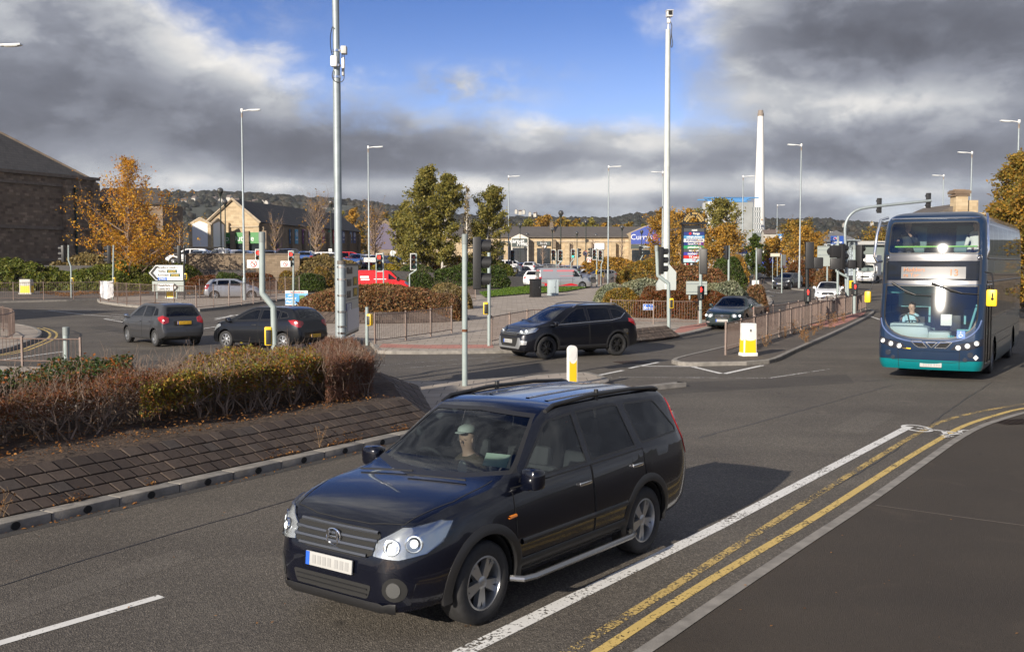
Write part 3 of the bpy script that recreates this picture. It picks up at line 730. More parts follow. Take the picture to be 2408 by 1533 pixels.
def wheel(parent, x, y, r, w, style, side, rimr=None):
 """wheel centred at (x, y, r); side=+1 shows its outside to +Y"""
 rimr = rimr or r*.66
 M = Matrix.Translation((x, y, r)) @ Matrix.Rotation(R(-90*side), 4, 'X')     # local Z points outboard
 h = MB(); h.lathe([(.0,-.02),(rimr*.72,-.02),(rimr*.72,.01),(0,.01)], 20, M); hub = h.build('wheel', BRAKE, parent)
 t = MB(); t.lathe([(rimr,-w/2),(r*.90,-w/2),(r*.975,-w*.42),(r,-w*.30),(r,w*.30),(r*.975,w*.42),(r*.90,w/2),(rimr*1.05,w*.5),(rimr,w*.46),(rimr*.98,w*.30),(rimr*.98,-w/2)], 40, M)
 t.build('tyre', RUBBER, hub, smooth=40)
 k = MB(); k.lathe([(rimr*.97,-w*.3),(rimr*.95,w*.34),(rimr*.995,w*.45),(rimr*.93,w*.46),(rimr*.90,w*.38),(rimr*.88,-w*.3)], 40, M)
 n, sw, two = style['n'], style.get('w', .16), style.get('split', 0)
 for i in range(n):
  for s2 in ((-two, two) if two else (0,)):
   a = 2*math.pi*i/n + .3; zt = w*.36
   def P(rr, off, z, da=0): return M @ Vector((rr*math.cos(a+da)-off*math.sin(a+da), rr*math.sin(a+da)+off*math.cos(a+da), z))
   w0, w1 = rimr*sw*.75, rimr*sw*(.55 if two else 1.0)
   vs = [P(rimr*.16,-w0,zt), P(rimr*.16,w0,zt), P(rimr*.93,w1,zt-.01,s2), P(rimr*.93,-w1,zt-.01,s2), P(rimr*.16,-w0*1.2,zt-.05), P(rimr*.16,w0*1.2,zt-.05), P(rimr*.93,w1*1.3,zt-.05,s2), P(rimr*.93,-w1*1.3,zt-.05,s2)]
   k.add(vs, [(0,1,2,3),(7,6,5,4),(0,3,7,4),(1,5,6,2),(2,6,7,3),(0,4,5,1)])
 k.lathe([(0,w*.40),(rimr*.14,w*.40),(rimr*.24,w*.36),(rimr*.26,w*.2)], 20, M)
 k.build('rim', style.get('m', ALLOY), hub, smooth=30)
 return hub

class Car:
 """car body lofted from side and plan curves; windows, doors and lamps are cut from or laid on it"""
 def __init__(s, root, P, fine=True):
  s.root, s.P = root, P; xf, xr = P['xf'], P['xr']
  f = {k: pch(sorted(P[k])) for k in ('top','belt','bot','w','wr')}
  s.f = f; n = 110 if fine else 46
  t = np.linspace(0, 1, n); xs = xr + (xf-xr)*t
  ends = np.array([.004,.012,.025,.04,.06,.09,.12]); xs = np.unique(np.concatenate([xs, xr+ends, xf-ends, [xr, xf]]))
  rings = []
  for x in xs:
   top, belt, bot, w, wr = (float(f[k](x)) for k in ('top','belt','bot','w','wr'))
   belt = min(belt, top-.015); g = min(1, max(0, (top-belt)/.3)); tilt = (.955*w - wr)/max(.35, P['roofz']-P['beltz'])
   H = top-belt; wt = .955*w - tilt*H - (1-g)*.05; sl = abs(float(f['top'](x+.02))-float(f['top'](x-.02)))/.04
   cr = P.get('crown', .045)*(.6+.4*g) + .10*min(1, sl*.7)*g
   nr = .035 + .05*g
   pts = [(0,bot),(w*.45,bot),(w*.80,bot),(w*.93,bot+.02),(w*.972,bot+.07)]
   bd = P.get('bulge', .012)
   for q in np.linspace(0, 1, 9)[1:]:
    z = bot+.07 + (belt-.045-bot-.07)*q; sidew = w*(.975 + (bd/ w)*2*math.sin(math.pi*min(1, q*1.05)) + .0*q); 
    if q > .62: sidew -= (q-.62)**2*P.get('tuck', .22)*w*.4
    pts.append((sidew, z))
   w5 = pts[-1][0]
   pts += [(w5-.010, belt-.018), (.955*w + .0 if .955*w < w5-.012 else w5-.018, belt)]
   b0 = pts[-1][0]
   for q in (.15,.35,.55,.75,.9): pts.append((b0+(wt-b0)*q, belt+(H-nr)*q*.98 if H > .1 else belt+(H*.6)*q))
   z0 = pts[-1][1]; zt = top-cr*.55; zt = max(zt, z0+.004)
   pts += [(wt-.004, z0+(zt-z0)*.45), (wt-.028, z0+(zt-z0)*.8), (wt-.07, zt+cr*.08)]
   for q in (.86,.72,.56,.38,.19,0): pts.append(((wt-.07)*q, zt+cr*.08 + (top-zt-cr*.08)*(1-q*q)))
   rings.append([(x, a, b) for a, b in pts] + [(x, -a, b) for a, b in pts[-2:0:-1]])
  m = len(rings[0]); bm = bmesh.new(); vs = [[bm.verts.new(p) for p in r] for r in rings]
  for i in range(len(rings)-1):
   for j in range(m):
    k = (j+1) % m
    try: bm.faces.new((vs[i][j], vs[i][k], vs[i+1][k], vs[i+1][j]))
    except ValueError: pass
  bm.faces.new(vs[0]); bm.faces.new(vs[-1][::-1])
  bmesh.ops.remove_doubles(bm, verts=bm.verts, dist=.0008); bmesh.ops.recalc_face_normals(bm, faces=bm.faces)
  s.bm = bm; s.full = BVHTree.FromBMesh(bm); s.arch()
 def arch(s):
  P = s.P; r = P['r']*P.get('archk', 1.17); bm = s.bm; zc = P['r']+.015; s.archr = r
  for ax in (P['wb']/2, -P['wb']/2):
   bmesh.ops.delete(bm, geom=[f for f in bm.faces if abs(f.calc_center_median().y) > .42 and f.calc_center_median().z < zc+r and (f.calc_center_median().x-ax)**2+(f.calc_center_median().z-zc)**2 < r*r], context='FACES')
   for e in bm.edges:
    if len(e.link_faces) == 1:
     for v in e.verts:
      dx, dz = v.co.x-ax, v.co.z-zc; d = math.hypot(dx, dz)
      if r*.75 < d < r*1.25 and abs(v.co.y) > .42: v.co.x = ax+dx/d*r; v.co.z = zc+dz/d*r
 def inner(s, lip=None, lipw=.05):
  """dark wheel housings, lips round the arches, cabin floor"""
  P = s.P; mb = MB(); r = s.archr; zc = P['r']+.015; w = float(s.f['w'](0))
  for ax in (P['wb']/2, -P['wb']/2):
   for sg in (1,-1):
    vs = []; N = 18
    for k in range(N+1):
     a = math.pi*1.16*k/N - .08*math.pi
     for y in (w*.93, .40): vs.append((ax+r*1.0*math.cos(a), sg*y, zc+r*math.sin(a)))
    mb.add(vs, [(2*k,2*k+1,2*k+3,2*k+2) for k in range(N)])
    vs = [(ax, sg*.41, zc)] + [(ax+r*math.cos(math.pi*1.16*k/N-.08*math.pi), sg*.41, zc+r*math.sin(math.pi*1.16*k/N-.08*math.pi)) for k in range(N+1)]
    mb.add(vs, [(0,k,k+1) for k in range(1,N+1)])
  mb.box(((P['xf']+P['xr'])/2, 0, .30), ((P['xf']-P['xr'])*.86, w*1.3, .16))
  mb.build('wheel_housing', DARK, s.root, smooth=40)
  if lip:
   for ax in (P['wb']/2, -P['wb']/2):
    for sg in (1,-1):
     lm = MB(); vs = []; N = 26; prof = ((r*.985,-.03),(r*.985,.012),(r+lipw*.5,.016),(r+lipw,.004),(r+lipw,-.02))
     for k in range(N+1):
      a = math.pi*1.12*k/N - .06*math.pi
      for rr, dy in prof:
       x, z = ax+rr*math.cos(a), zc+rr*math.sin(a); y = s.side_y(x, max(z, .34)); vs.append((x, sg*(y+dy), z))
     q = len(prof); lm.add(vs, [(k*q+i, k*q+i+1, (k+1)*q+i+1, (k+1)*q+i) for k in range(N) for i in range(q-1)]); lm.build('wheel_arch_trim', lip, s.root, smooth=50)
 def side_y(s, x, z):
  h = s.full.ray_cast(Vector((x, 3, z)), Vector((0,-1,0)))
  return h[0].y if h[0] else float(s.f['w'](x))*.97
 def cut(s, poly, axis, name, m, pred, parent=None, shift=0.0):
  """cut a convex polygon out of the body; axis 'y' side view (x,z), 'x' front view (y,z), 'z' plan (x,y)"""
  bm = s.bm; c = (sum(p[0] for p in poly)/len(poly), sum(p[1] for p in poly)/len(poly))
  v3 = {'y': lambda a, b: Vector((a,0,b)), 'x': lambda a, b: Vector((0,a,b)), 'z': lambda a, b: Vector((a,b,0))}[axis]
  pr = {'y': lambda q: (q.x,q.z), 'x': lambda q: (q.y,q.z), 'z': lambda q: (q.x,q.y)}[axis]
  lo = [min(p[i] for p in poly)-.12 for i in (0,1)]; hi = [max(p[i] for p in poly)+.12 for i in (0,1)]
  def near(f):
   a = [pr(v.co) for v in f.verts]
   return max(q[0] for q in a) > lo[0] and min(q[0] for q in a) < hi[0] and max(q[1] for q in a) > lo[1] and min(q[1] for q in a) < hi[1] and pred(f)
  nrm = []
  for i in range(len(poly)):
   a, b = poly[i], poly[(i+1) % len(poly)]; nx, ny = b[1]-a[1], a[0]-b[0]
   if nx*(c[0]-a[0])+ny*(c[1]-a[1]) > 0: nx, ny = -nx, -ny
   nrm.append((a, nx, ny)); fs = [f for f in bm.faces if near(f)]
   g = set(fs); [g.update(f.edges) for f in fs]; [g.update(f.verts) for f in fs]
   bmesh.ops.bisect_plane(bm, geom=list(g), plane_co=v3(*a), plane_no=v3(nx,ny).normalized(), dist=1e-5)
  ins = []
  for f in bm.faces:
   q = pr(f.calc_center_median())
   if pred(f) and all(nx*(q[0]-a[0])+ny*(q[1]-a[1]) <= 1e-7 for a, nx, ny in nrm): ins.append(f)
  return s.take(ins, name, m, parent, shift)
 def take(s, faces, name, m, parent=None, shift=0.0, smooth=28):
  if not faces: return None
  ids = {}; me = bpy.data.meshes.new(name); V = []; F = []
  for f in faces:
   q = []
   for v in f.verts:
    if v not in ids: ids[v] = len(V); V.append(tuple(v.co + v.normal*shift))
    q.append(ids[v])
   F.append(q)
  me.from_pydata(V, [], F); me.materials.append(m); bmesh.ops.delete(s.bm, geom=faces, context='FACES')
  return finish(me, name, parent or s.root, smooth, fix=False)
 def side(s, sg, zmin=0.0): return lambda f: f.calc_center_median().y*sg > .25 and abs(f.normal.y) > .3 and f.calc_center_median().z > zmin
 def window(s, poly, name, m, parent=None, both=True, frame=.022, fm=None):
  """side window with a dark seal; poly in (x,z)"""
  res = []
  c = (sum(p[0] for p in poly)/len(poly), sum(p[1] for p in poly)/len(poly))
  P2 = inset(poly, frame)
  for sg in ((1,-1) if both else (1,)):
   par = parent[0 if sg > 0 else 1] if isinstance(parent, (list, tuple)) else parent
   w = s.cut(P2, 'y', name, m, s.side(sg, s.P['beltz']-.12), par, -.004)
   fr = s.cut(poly, 'y', 'window_seal', fm or TRIMB, s.side(sg, s.P['beltz']-.12), w or par)
   res.append(w)
  return res
 def screen(s, poly, name, m, front=True, frame=.03, fm=None):
  sg = 1 if front else -1
  pred = lambda f: f.normal.x*sg > .12 and f.calc_center_median().z > s.P['beltz']-.22 and f.calc_center_median().x*sg > -.6
  w = s.cut(inset(poly, frame), 'x', name, m, pred, None, -.004)
  s.cut(poly, 'x', 'window_seal', fm or TRIMB, pred, w or s.root)
  return w
 def hit(s, p, d):
  h = s.full.ray_cast(Vector(p), Vector(d).normalized()); return (h[0], h[1]) if h[0] else (None, None)
 def patch(s, poly, axis, name, m, off=.006, parent=None, sg=1, cell=.05, depth=.012, yaw=0.0):
  """a piece with its own outline laid on the body: axis 'y' = side view (x,z), 'x' = end view (y,z), 'z' = from above (x,y); yaw turns the view direction"""
  if axis == 'y': o = lambda a, b: Vector((a, 3*sg, b)); d = Vector((0,-sg,0))
  elif axis == 'x': o = lambda a, b: Vector((6*sg, a, b)); d = Vector((-sg,0,0))
  else: o = lambda a, b: Vector((a, b, 4)); d = Vector((0,0,-1))
  if yaw:
   Rz = Matrix.Rotation(yaw, 3, 'Z'); d = Rz @ Vector((-sg,0,0)); pp = Rz @ Vector((0,1,0)); o = lambda a, b: pp*a - d*6 + Vector((0,0,b))
  bm = bmesh.new(); bm.faces.new([bm.verts.new((p[0], p[1], 0)) for p in poly])
  for k in (0, 1):
   a, b = min(p[k] for p in poly), max(p[k] for p in poly); n = max(1, int((b-a)/cell))
   for i in range(1, n):
    q = Vector((0,0,0)); q[k] = a+(b-a)*i/n; no = Vector((0,0,0)); no[k] = 1
    bmesh.ops.bisect_plane(bm, geom=bm.verts[:]+bm.edges[:]+bm.faces[:], plane_co=q, plane_no=no)
  last = None; bad = []
  for v in bm.verts:
   loc, n = s.hit(o(v.co.x, v.co.y), d)
   if loc is None: bad.append(v); continue
   if n.dot(d) > 0: n = -n
   v.co = loc + n*off
  if bad: bmesh.ops.delete(bm, geom=bad, context='VERTS')
  if not bm.faces: bm.free(); return None
  bmesh.ops.recalc_face_normals(bm, faces=bm.faces)
  if sum((f.normal.dot(d) for f in bm.faces)) > 0: bmesh.ops.reverse_faces(bm, faces=bm.faces)
  ed = [e for e in bm.edges if len(e.link_faces) == 1]; r = bmesh.ops.extrude_edge_only(bm, edges=ed)
  for v in [g for g in r['geom'] if isinstance(g, bmesh.types.BMVert)]: v.co += d*depth
  me = bpy.data.meshes.new(name); bm.to_mesh(me); bm.free(); me.materials.append(m)
  return finish(me, name, parent or s.root, 35, fix=False)
 def corner(s, pts, yaw, name, m, front=True, both=True, **kw):
  """patch round a corner of the body from points (x, y, z) given for the +y side; yaw in degrees from straight on"""
  out = []
  for sg in ((1,-1) if both else (1,)):
   fr = 1 if front else -1; yw = R(yaw)*sg*fr; pp = Matrix.Rotation(yw, 3, 'Z') @ Vector((0,1,0))
   poly = [(Vector((p[0], p[1]*sg, 0)).dot(pp), p[2]) for p in pts]
   if sg < 0: poly = poly[::-1]
   par = kw.get('parents'); k2 = {k: v for k, v in kw.items() if k != 'parents'}
   if par: k2['parent'] = par[len(out)]
   out.append(s.patch(poly, 'x', name, m, sg=fr, yaw=yw, **k2))
  return out
 def line(s, pts, axis, name, m, w=.012, off=.003, sg=1, parent=None, h=.0):
  """a thin strip hugging the body along pts"""
  P = []
  Q = []
  for i in range(len(pts)-1):
   k = max(1, int(math.dist(pts[i], pts[i+1])/.04)); Q += [(pts[i][0]+(pts[i+1][0]-pts[i][0])*j/k, pts[i][1]+(pts[i+1][1]-pts[i][1])*j/k) for j in range(k)]
  Q.append(pts[-1])
  for a, b in Q:
   o, d = {'y': (Vector((a, 3*sg, b)), Vector((0,-sg,0))), 'x': (Vector((6*sg, a, b)), Vector((-sg,0,0))), 'z': (Vector((a, b, 4)), Vector((0,0,-1)))}[axis]
   l, n = s.hit(o, d)
   if l is not None: P.append((l, n if n.dot(d) < 0 else -n))
  mb = MB(); vs = []
  for i, (p, n) in enumerate(P):
   t = (P[min(i+1,len(P)-1)][0]-P[max(i-1,0)][0]); b = t.cross(n).normalized() if t.length > 0 else Vector((0,0,1))
   vs += [p+b*w/2+n*off, p+b*w/4+n*(off+h), p-b*w/4+n*(off+h), p-b*w/2+n*off] if h else [p+b*w/2+n*off, p-b*w/2+n*off]
  q = 4 if h else 2
  mb.add(vs, [(i*q+j, i*q+j+1, (i+1)*q+j+1, (i+1)*q+j) for i in range(len(P)-1) for j in range(q-1)])
  return mb.build(name, m, parent or s.root, smooth=50 if h else 0, fix=False) if len(P) > 1 else None
 def body(s, m, name='body'):
  me = bpy.data.meshes.new(name); s.bm.to_mesh(me); me.materials.append(m); o = finish(me, name, s.root, 26, fix=False); s.bodyo = o; return o
 def plate(s, x, z, front=True, m=None, y=0.0, tilt=0.0, band=True):
  sg = 1 if front else -1; b = MB(); b.bbox((x, y, z), (.016,.52,.111), .004, ry=tilt)
  p = b.build('number_plate', m or (PLATEW if front else PLATEY), s.root); c = MB()
  for i in range(7): c.box((x+sg*.0095, y+sg*(-.165+.058*i + (.022 if i > 3 else 0)), z), (.002,.040,.068), ry=tilt)
  c.build('plate_characters', PLATEC if front else PLATEYC, p, smooth=0)
  if band: bb = MB(); bb.box((x+sg*.0092, y-sg*.238, z), (.002,.042,.107), ry=tilt); bb.build('plate_band', PLATEB, p, smooth=0)
  return p
 def mirror(s, x, z, m, sz=(.10,.19,.14)):
  for sg in (1,-1):
   y = s.side_y(x, z-.03); mb = MB(); c0 = Vector((x+.02, sg*(y+sz[1]*.56), z+.02)); mb.bbox(c0, sz, min(sz)*.36, rz=-.12*sg); mb.v = [(a+(.03 if a > c0.x else 0)*(1-abs(b-c0.y)/sz[1]*1.6), b, c+(.02*(1-2*abs(b-c0.y)/sz[1]) if c > c0.z else 0)) for a, b, c in mb.v]; mb.bbox((x+.03, sg*(y+.03), z-sz[2]*.36), (.07,.13,.035), .012)
   o = mb.build('door_mirror', m, s.root, smooth=55); g = MB(); g.bbox((x+.02-sz[0]*.5, sg*(y+sz[1]*.56), z+.02), (.012, sz[1]*.82, sz[2]*.76), .005, rz=-.12*sg); g.build('mirror_glass', CHROME, o)
 def handle(s, x, z, par, m=None, l=.20):
  for i, sg in enumerate((1,-1)):
   y = s.side_y(x, z); mb = MB(); mb.bbox((x, sg*(y+.018), z), (l,.022,.032), .009); mb.box((x-l*.42, sg*(y+.004), z), (.02,.03,.026)); mb.box((x+l*.42, sg*(y+.004), z), (.02,.03,.026))
   mb.build('handle', m or TRIMB, par[i] if par and par[i] else s.root)
 def doors(s, polys, m, seam=True):
  out = []
  for poly in polys:
   pr = []
   for sg in (1,-1):
    d = s.cut(poly, 'y', 'door', m, lambda f, sg=sg: f.calc_center_median().y*sg > .3 and abs(f.normal.y) > .25 and f.calc_center_median().z > .2, None)
    if seam: s.line(list(poly)+[poly[0]], 'y', 'door_seam', DARK, .011, .0022, sg, d)
    pr.append(d)
   out.append(pr)
  return out
 def cabin(s, seats=((.25,.36),(.25,-.36),(-.62,.36),(-.62,-.36)), wheel_y=-.36, dash=None, seatm=None, z=.30, steer=True):
  P = s.P; b = MB(); bz = P['beltz']; w = float(s.f['w'](0)); d = dash or P['dash']
  b.bbox((d-.16, 0, bz-.13), (.42, w*1.62, .22), .07); b.box((-.25,0,.34), (2.6, w*1.6, .03))
  b.build('dashboard', CABIN, s.root)
  for x, y in seats:
   q = MB(); q.bbox((x, y, z+.10), (.50,.50,.20), .06); q.bbox((x-.30, y, z+.45), (.15,.48,.62), .06, ry=R(-14)); q.bbox((x-.40, y, z+.83), (.09,.26,.18), .04, ry=R(-8)); q.build('seat', seatm or SEATM, s.root)
  if steer:
   q = MB(); M = Matrix.Translation((d-.42, wheel_y, bz+.0)) @ Matrix.Rotation(R(-65), 4, 'Y')
   q.tube([M @ Vector((.18*math.cos(k*.3307), .18*math.sin(k*.3307), 0)) for k in range(20)], .015, 6); q.tube([M @ Vector((-.17,0,0)), M @ Vector((.17,0,0))], .018, 6); q.tube([M @ Vector((0,0,0)), M @ Vector((0,0,-.25))], .03, 8)
   q.build('steering_wheel', CABIN, s.root)
def inset(poly, d):
 """convex polygon moved inwards by d"""
 n = len(poly); A = sum(poly[i][0]*poly[(i+1) % n][1]-poly[(i+1) % n][0]*poly[i][1] for i in range(n)); s = 1 if A > 0 else -1; out = []
 for i in range(n):
  a, b, c = (Vector(poly[(i+k) % n]) for k in (-1,0,1)); t1, t2 = (b-a).normalized(), (c-b).normalized()
  n1, n2 = Vector((-t1.y,t1.x))*s, Vector((-t2.y,t2.x))*s; m = (n1+n2).normalized(); out.append(tuple(b+m*(d/max(.35, m.dot(n1)))))
 return out
def rnd_poly(poly, r=.04, n=3):
 """round the corners of a polygon"""
 out = []; N = len(poly)
 for i in range(N):
  a, b, c = (Vector(poly[(i+k) % N]) for k in (-1,0,1)); rr = min(r, (a-b).length*.45, (c-b).length*.45); p, q = b+(a-b).normalized()*rr, b+(c-b).normalized()*rr
  for k in range(n+1):
   t = k/n; out.append(tuple(p*(1-t)**2 + b*2*t*(1-t) + q*t*t))
 return out
mir = lambda poly: [(-a, b) for a, b in poly][::-1]
# ------------------------------------------------------------------ the kinds of vehicle
def prof(xf, xr, wb, r, H, w, b0, b1, hood0, hood1, ws0, ws1, re1, re0, rz0, wr=None, nose=.55, clear=.22, tail=.6, boot=None, **kw):
 top = [(xr,tail),(xr+.02,tail+.14),(xr+.05,tail+.24)]
 if boot: top += [(xr+.10,boot-.05),(xr+.22,boot),(re0-.02,boot+.03)]
 else: top = [t for t in top if t[1] < rz0-.02]
 top += [(re0,rz0),(re0*.35+re1*.65,rz0+(H-rz0)*.72),(re1,H-.055),(re1+.30,H-.015)] + ([((re1+ws1)*.5,H)] if re1+.34 < ws1-.3 else []) + [(ws1-.25,H-.008),(ws1,H-.05),(ws0-.04,hood1+.03),(ws0+.08,hood1),((ws0+xf)/2,hood1*.55+hood0*.45),(xf-.22,hood0),(xf-.09,hood0-.07),(xf-.03,hood0-.18),(xf,nose)]
 wr = wr or w*.735
 P = dict(xf=xf, xr=xr, wb=wb, r=r, roofz=H, beltz=(b0+b1)/2, dash=ws0-.15, top=top,
  belt=[(xr,b1-.03),(xr+.3,b1),(-.3,(b0+b1)/2+.01),(ws0-.1,b0),(ws0+.3,min(b0,hood1)-.03),(xf-.2,hood0-.08),(xf,hood0-.22)],
  bot=[(xr,.40),(xr+.1,.33),(xr+.5,clear+.03),(0,clear),(xf-.4,clear),(xf-.08,clear-.01),(xf,clear+.08)],
  w=[(xr,w*.80),(xr+.08,w*.90),(xr+.45,w*.985),(-.4,w),(.9,w*.995),(xf-.45,w*.965),(xf-.18,w*.875),(xf-.06,w*.77),(xf,w*.66)],
  wr=[(xr,wr*.90),(re1,wr*.96),(-.3,wr),(ws1,wr),(xf,wr*.95)])
 P.update(kw); return P
STYLE5 = dict(n=5, w=.24); STYLE5S = dict(n=5, w=.17, split=.17); STYLE7 = dict(n=7, w=.15); STYLE10 = dict(n=10, w=.10)
BLKRIM = dict(n=5, w=.15, split=.2, m=mat('black_rim', (.02,.02,.021), .35, .4))
def place(name, label, cat, pos, head, group=None): return thing(name, label, cat, (pos[0], pos[1], zg(pos[1]) if len(pos) < 3 else pos[2]), R(head), group)
def four(c, w, style, rimr=None):
 P = c.P; y = float(c.f['w'](0)) - w/2 - .035
 for ax in (P['wb']/2, -P['wb']/2):
  for sg in (1,-1): wheel(c.root, ax, sg*y, P['r'], w, style, sg, rimr)
def headlamp(c, pts, yaw, lit=False, bulbs=()):
 """reflector bowl, ringed bulbs and a clear lens"""
 fine = bool(bulbs); rf = c.corner(pts, yaw, 'headlamp', LAMPIN, off=.009, cell=.022 if fine else .05)
 for i, sg in enumerate((1,-1)):
  if rf[i] is None: continue
  for x, y, z, rr in bulbs:
   d = Vector((-math.cos(R(yaw)), -sg*math.sin(R(yaw)), 0)); p, nn = c.hit(Vector((x, sg*y, z))-d*3, d)
   if p is None: continue
   nn = (nn if nn.dot(d) < 0 else -nn).lerp(-d, .5).normalized(); M = Matrix.Translation(p+nn*.008) @ nn.to_track_quat('Z','Y').to_matrix().to_4x4(); q = MB(); q.lathe([(rr,-.01),(rr,.012),(rr*.90,.014),(rr*.82,.002),(rr*.45,-.006)], 20, M); o = q.build('lamp_ring', CHROME, rf[i], smooth=40); q = MB(); q.lathe([(rr*.46,-.004),(rr*.40,.014),(rr*.2,.024),(0,.026)], 16, M); q.build('lamp_bulb', LAMPW, rf[i], smooth=60); q = MB(); q.lathe([(rr*.82,.001),(rr*.46,-.003)], 20, M); q.build('lamp_bowl', mat('dark_bowl', (.10,.10,.105), .2, .8), rf[i], smooth=60)
  if lit and not bulbs:
   q = MB(); p = sum((Vector(v) for v in pts), Vector())/len(pts); d = Vector((-math.cos(R(yaw)), -sg*math.sin(R(yaw)), 0)); h, nn = c.hit(Vector((p.x, sg*p.y, p.z))-d*3, d)
   if h is not None: q.ball(h-d*.02, .045, 10, (.6,1,1)); q.build('lamp_bulb', LAMPW, rf[i], smooth=60)
 c.corner(pts, yaw, 'lens', LENS, off=.026 if fine else .018, parents=rf, depth=.022, cell=.03 if fine else .06)
 return rf
def wipers(c, z=.0, n=2):
 P = c.P; mb = MB()
 for y0, y1 in ((-.05,.52),(-.62,-.08)):
  pts = []
  for t in np.linspace(0, 1, 6):
   y = y0+(y1-y0)*t; l, nn = c.hit((P['dash']+.15-.10*t+.1, y, 3), (0,0,-1))
   if l is not None: pts.append(l+Vector((.02,0,.018)))
  if len(pts) > 2: mb.tube(pts, .009, 5)
 mb.build('wiper', TRIMB, c.root)

def make_suv():
 """the big black car in front"""
 root = place('estate_car', 'black tall estate car driving past on the near lane, driver in a pale cap', 'car', (-.117, 9.926), 233.2)
 PT = paint('black_blue_paint', (.003,.004,.010), .2, .22)
 P = dict(xf=2.20, xr=-2.33, wb=2.62, r=.345, roofz=1.665, beltz=1.07, dash=.98, crown=.05, bulge=.016, tuck=.26, archk=1.16,
  top=[(-2.33,.64),(-2.315,.86),(-2.30,1.02),(-2.27,1.14),(-2.20,1.40),(-2.13,1.555),(-2.02,1.615),(-1.7,1.648),(-.8,1.672),(-.1,1.668),(.12,1.645),(.24,1.60),(.98,1.155),(1.12,1.12),(1.5,1.075),(1.86,1.0),(2.02,.94),(2.11,.86),(2.17,.74),(2.2,.60)],
  belt=[(-2.33,1.10),(-1.2,1.10),(-.2,1.07),(.8,1.045),(1.2,1.02),(1.8,.935),(2.05,.84),(2.2,.66)],
  bot=[(-2.33,.46),(-2.2,.37),(-1.8,.31),(0,.275),(1.7,.27),(2.1,.25),(2.17,.28),(2.2,.36)],
  w=[(-2.33,.74),(-2.25,.815),(-2.0,.868),(-1.2,.888),(0,.892),(1.2,.888),(1.55,.868),(1.80,.825),(1.98,.755),(2.11,.665),(2.2,.53)],
  wr=[(-2.33,.60),(-1.5,.635),(0,.655),(.3,.65),(2.2,.6)])
 c = Car(root, P); 
 dr = c.doors([[(.885,.40),(.93,.62),(.93,1.055),(-.29,1.07),(-.29,.36),(.86,.36)], [(-.305,.36),(-.305,1.07),(-1.27,1.09),(-1.285,.80),(-.93,.50),(-.90,.36)]], PT)
 c.window([(.80,1.085),(.245,1.50),(.17,1.535),(-.235,1.56),(-.265,1.095)], 'window', GLASS, dr[0], fm=TRIMB)
 c.window([(-.325,1.098),(-.295,1.562),(-.96,1.562),(-1.06,1.54),(-1.17,1.125),(-1.17,1.115)], 'window', GLASSD, dr[1], fm=TRIMB)
 c.window(rnd_poly([(-1.27,1.13),(-1.155,1.55),(-1.80,1.525),(-2.10,1.20),(-2.08,1.15)], .06), 'quarter_window', GLASSD)
 ws = c.screen([(-.775,1.16),(-.62,1.50),(-.565,1.585),(0,1.61),(.565,1.585),(.62,1.50),(.775,1.16),(.4,1.12),(0,1.105),(-.4,1.12)], 'windscreen', GLASS)
 c.screen(rnd_poly([(-.60,1.15),(-.52,1.52),(.52,1.52),(.60,1.15)], .06), 'rear_window', GLASSD, False)
 c.inner(TRIMB, .075)
 cl = c.patch([(-.70,.33),(-.74,.50),(-.62,.585),(.62,.585),(.74,.50),(.70,.33),(.5,.27),(-.5,.27)], 'x', 'bumper', PT, .004)
 g = c.patch(rnd_poly([(-.44,.70),(-.47,.84),(-.36,.875),(.36,.875),(.47,.84),(.44,.70),(.30,.665),(-.30,.665)], .03), 'x', 'grille', DARK, .006)
 for z, a in ((.855,.43),(.80,.455),(.745,.45),(.69,.38)): c.line([(-a,z),(a,z)], 'x', 'grille_bar', mat('grille_bar_grey', (.17,.18,.20), .28, .8), .034, .010, parent=g, h=.014)
 xg = c.hit((6,0,.78), (-1,0,0))[0].x; mb = MB()
 for sy, tl in ((1,.16),(-1,-.16)): mb.bbox((xg+.030, sy*.052, .782), (.016,.020,.105), .004, rx=tl)
 mb.bbox((xg+.030, 0, .782), (.016,.085,.018), .004); mb.build('emblem', CHROME, g)
 rm = MB(); rm.tube([(xg+.026, .075*math.cos(k*.3307)*(1.05+.12*math.sin(k*.3307)), .782+.066*math.sin(k*.3307)) for k in range(20)], .006, 5); rm.build('emblem_ring', CHROME, g)
 H = [(2.16,.43,.70),(2.155,.46,.80),(2.04,.62,.905),(1.80,.80,.945),(1.72,.85,.93),(1.83,.85,.80),(1.98,.80,.72),(2.10,.64,.685)]
 headlamp(c, H, 38, False, ((2.07,.545,.775,.066),(1.98,.685,.80,.072)))
 c.corner([(1.80,.81,.925),(1.735,.848,.92),(1.80,.85,.84),(1.86,.83,.86)], 45, 'indicator', AMBER, off=.006)
 fl = c.corner([(2.10+.03*math.cos(a), .60+.070*math.cos(a), .455+.060*math.sin(a)) for a in np.linspace(0, 6.28, 17)[:-1]], 22, 'fog_lamp', mat('fog_reflector', (.34,.35,.35), .18, .85, coat=1), off=.012)
 c.corner([(2.08+.03*math.cos(a), .60+.115*math.cos(a), .455+.095*math.sin(a)) for a in np.linspace(0, 6.28, 17)[:-1]], 22, 'fog_lamp_recess', DARK, off=.007)
 lg = c.patch(rnd_poly([(-.40,.36),(-.44,.47),(.44,.47),(.40,.36)], .03), 'x', 'lower_grille', DARK, .008)
 for z in (.395,.435): c.line([(-.40,z),(.40,z)], 'x', 'grille_bar', TRIMB, .014, .012, parent=lg, h=.008)
 c.plate(2.228, .585, tilt=R(-4), y=0)
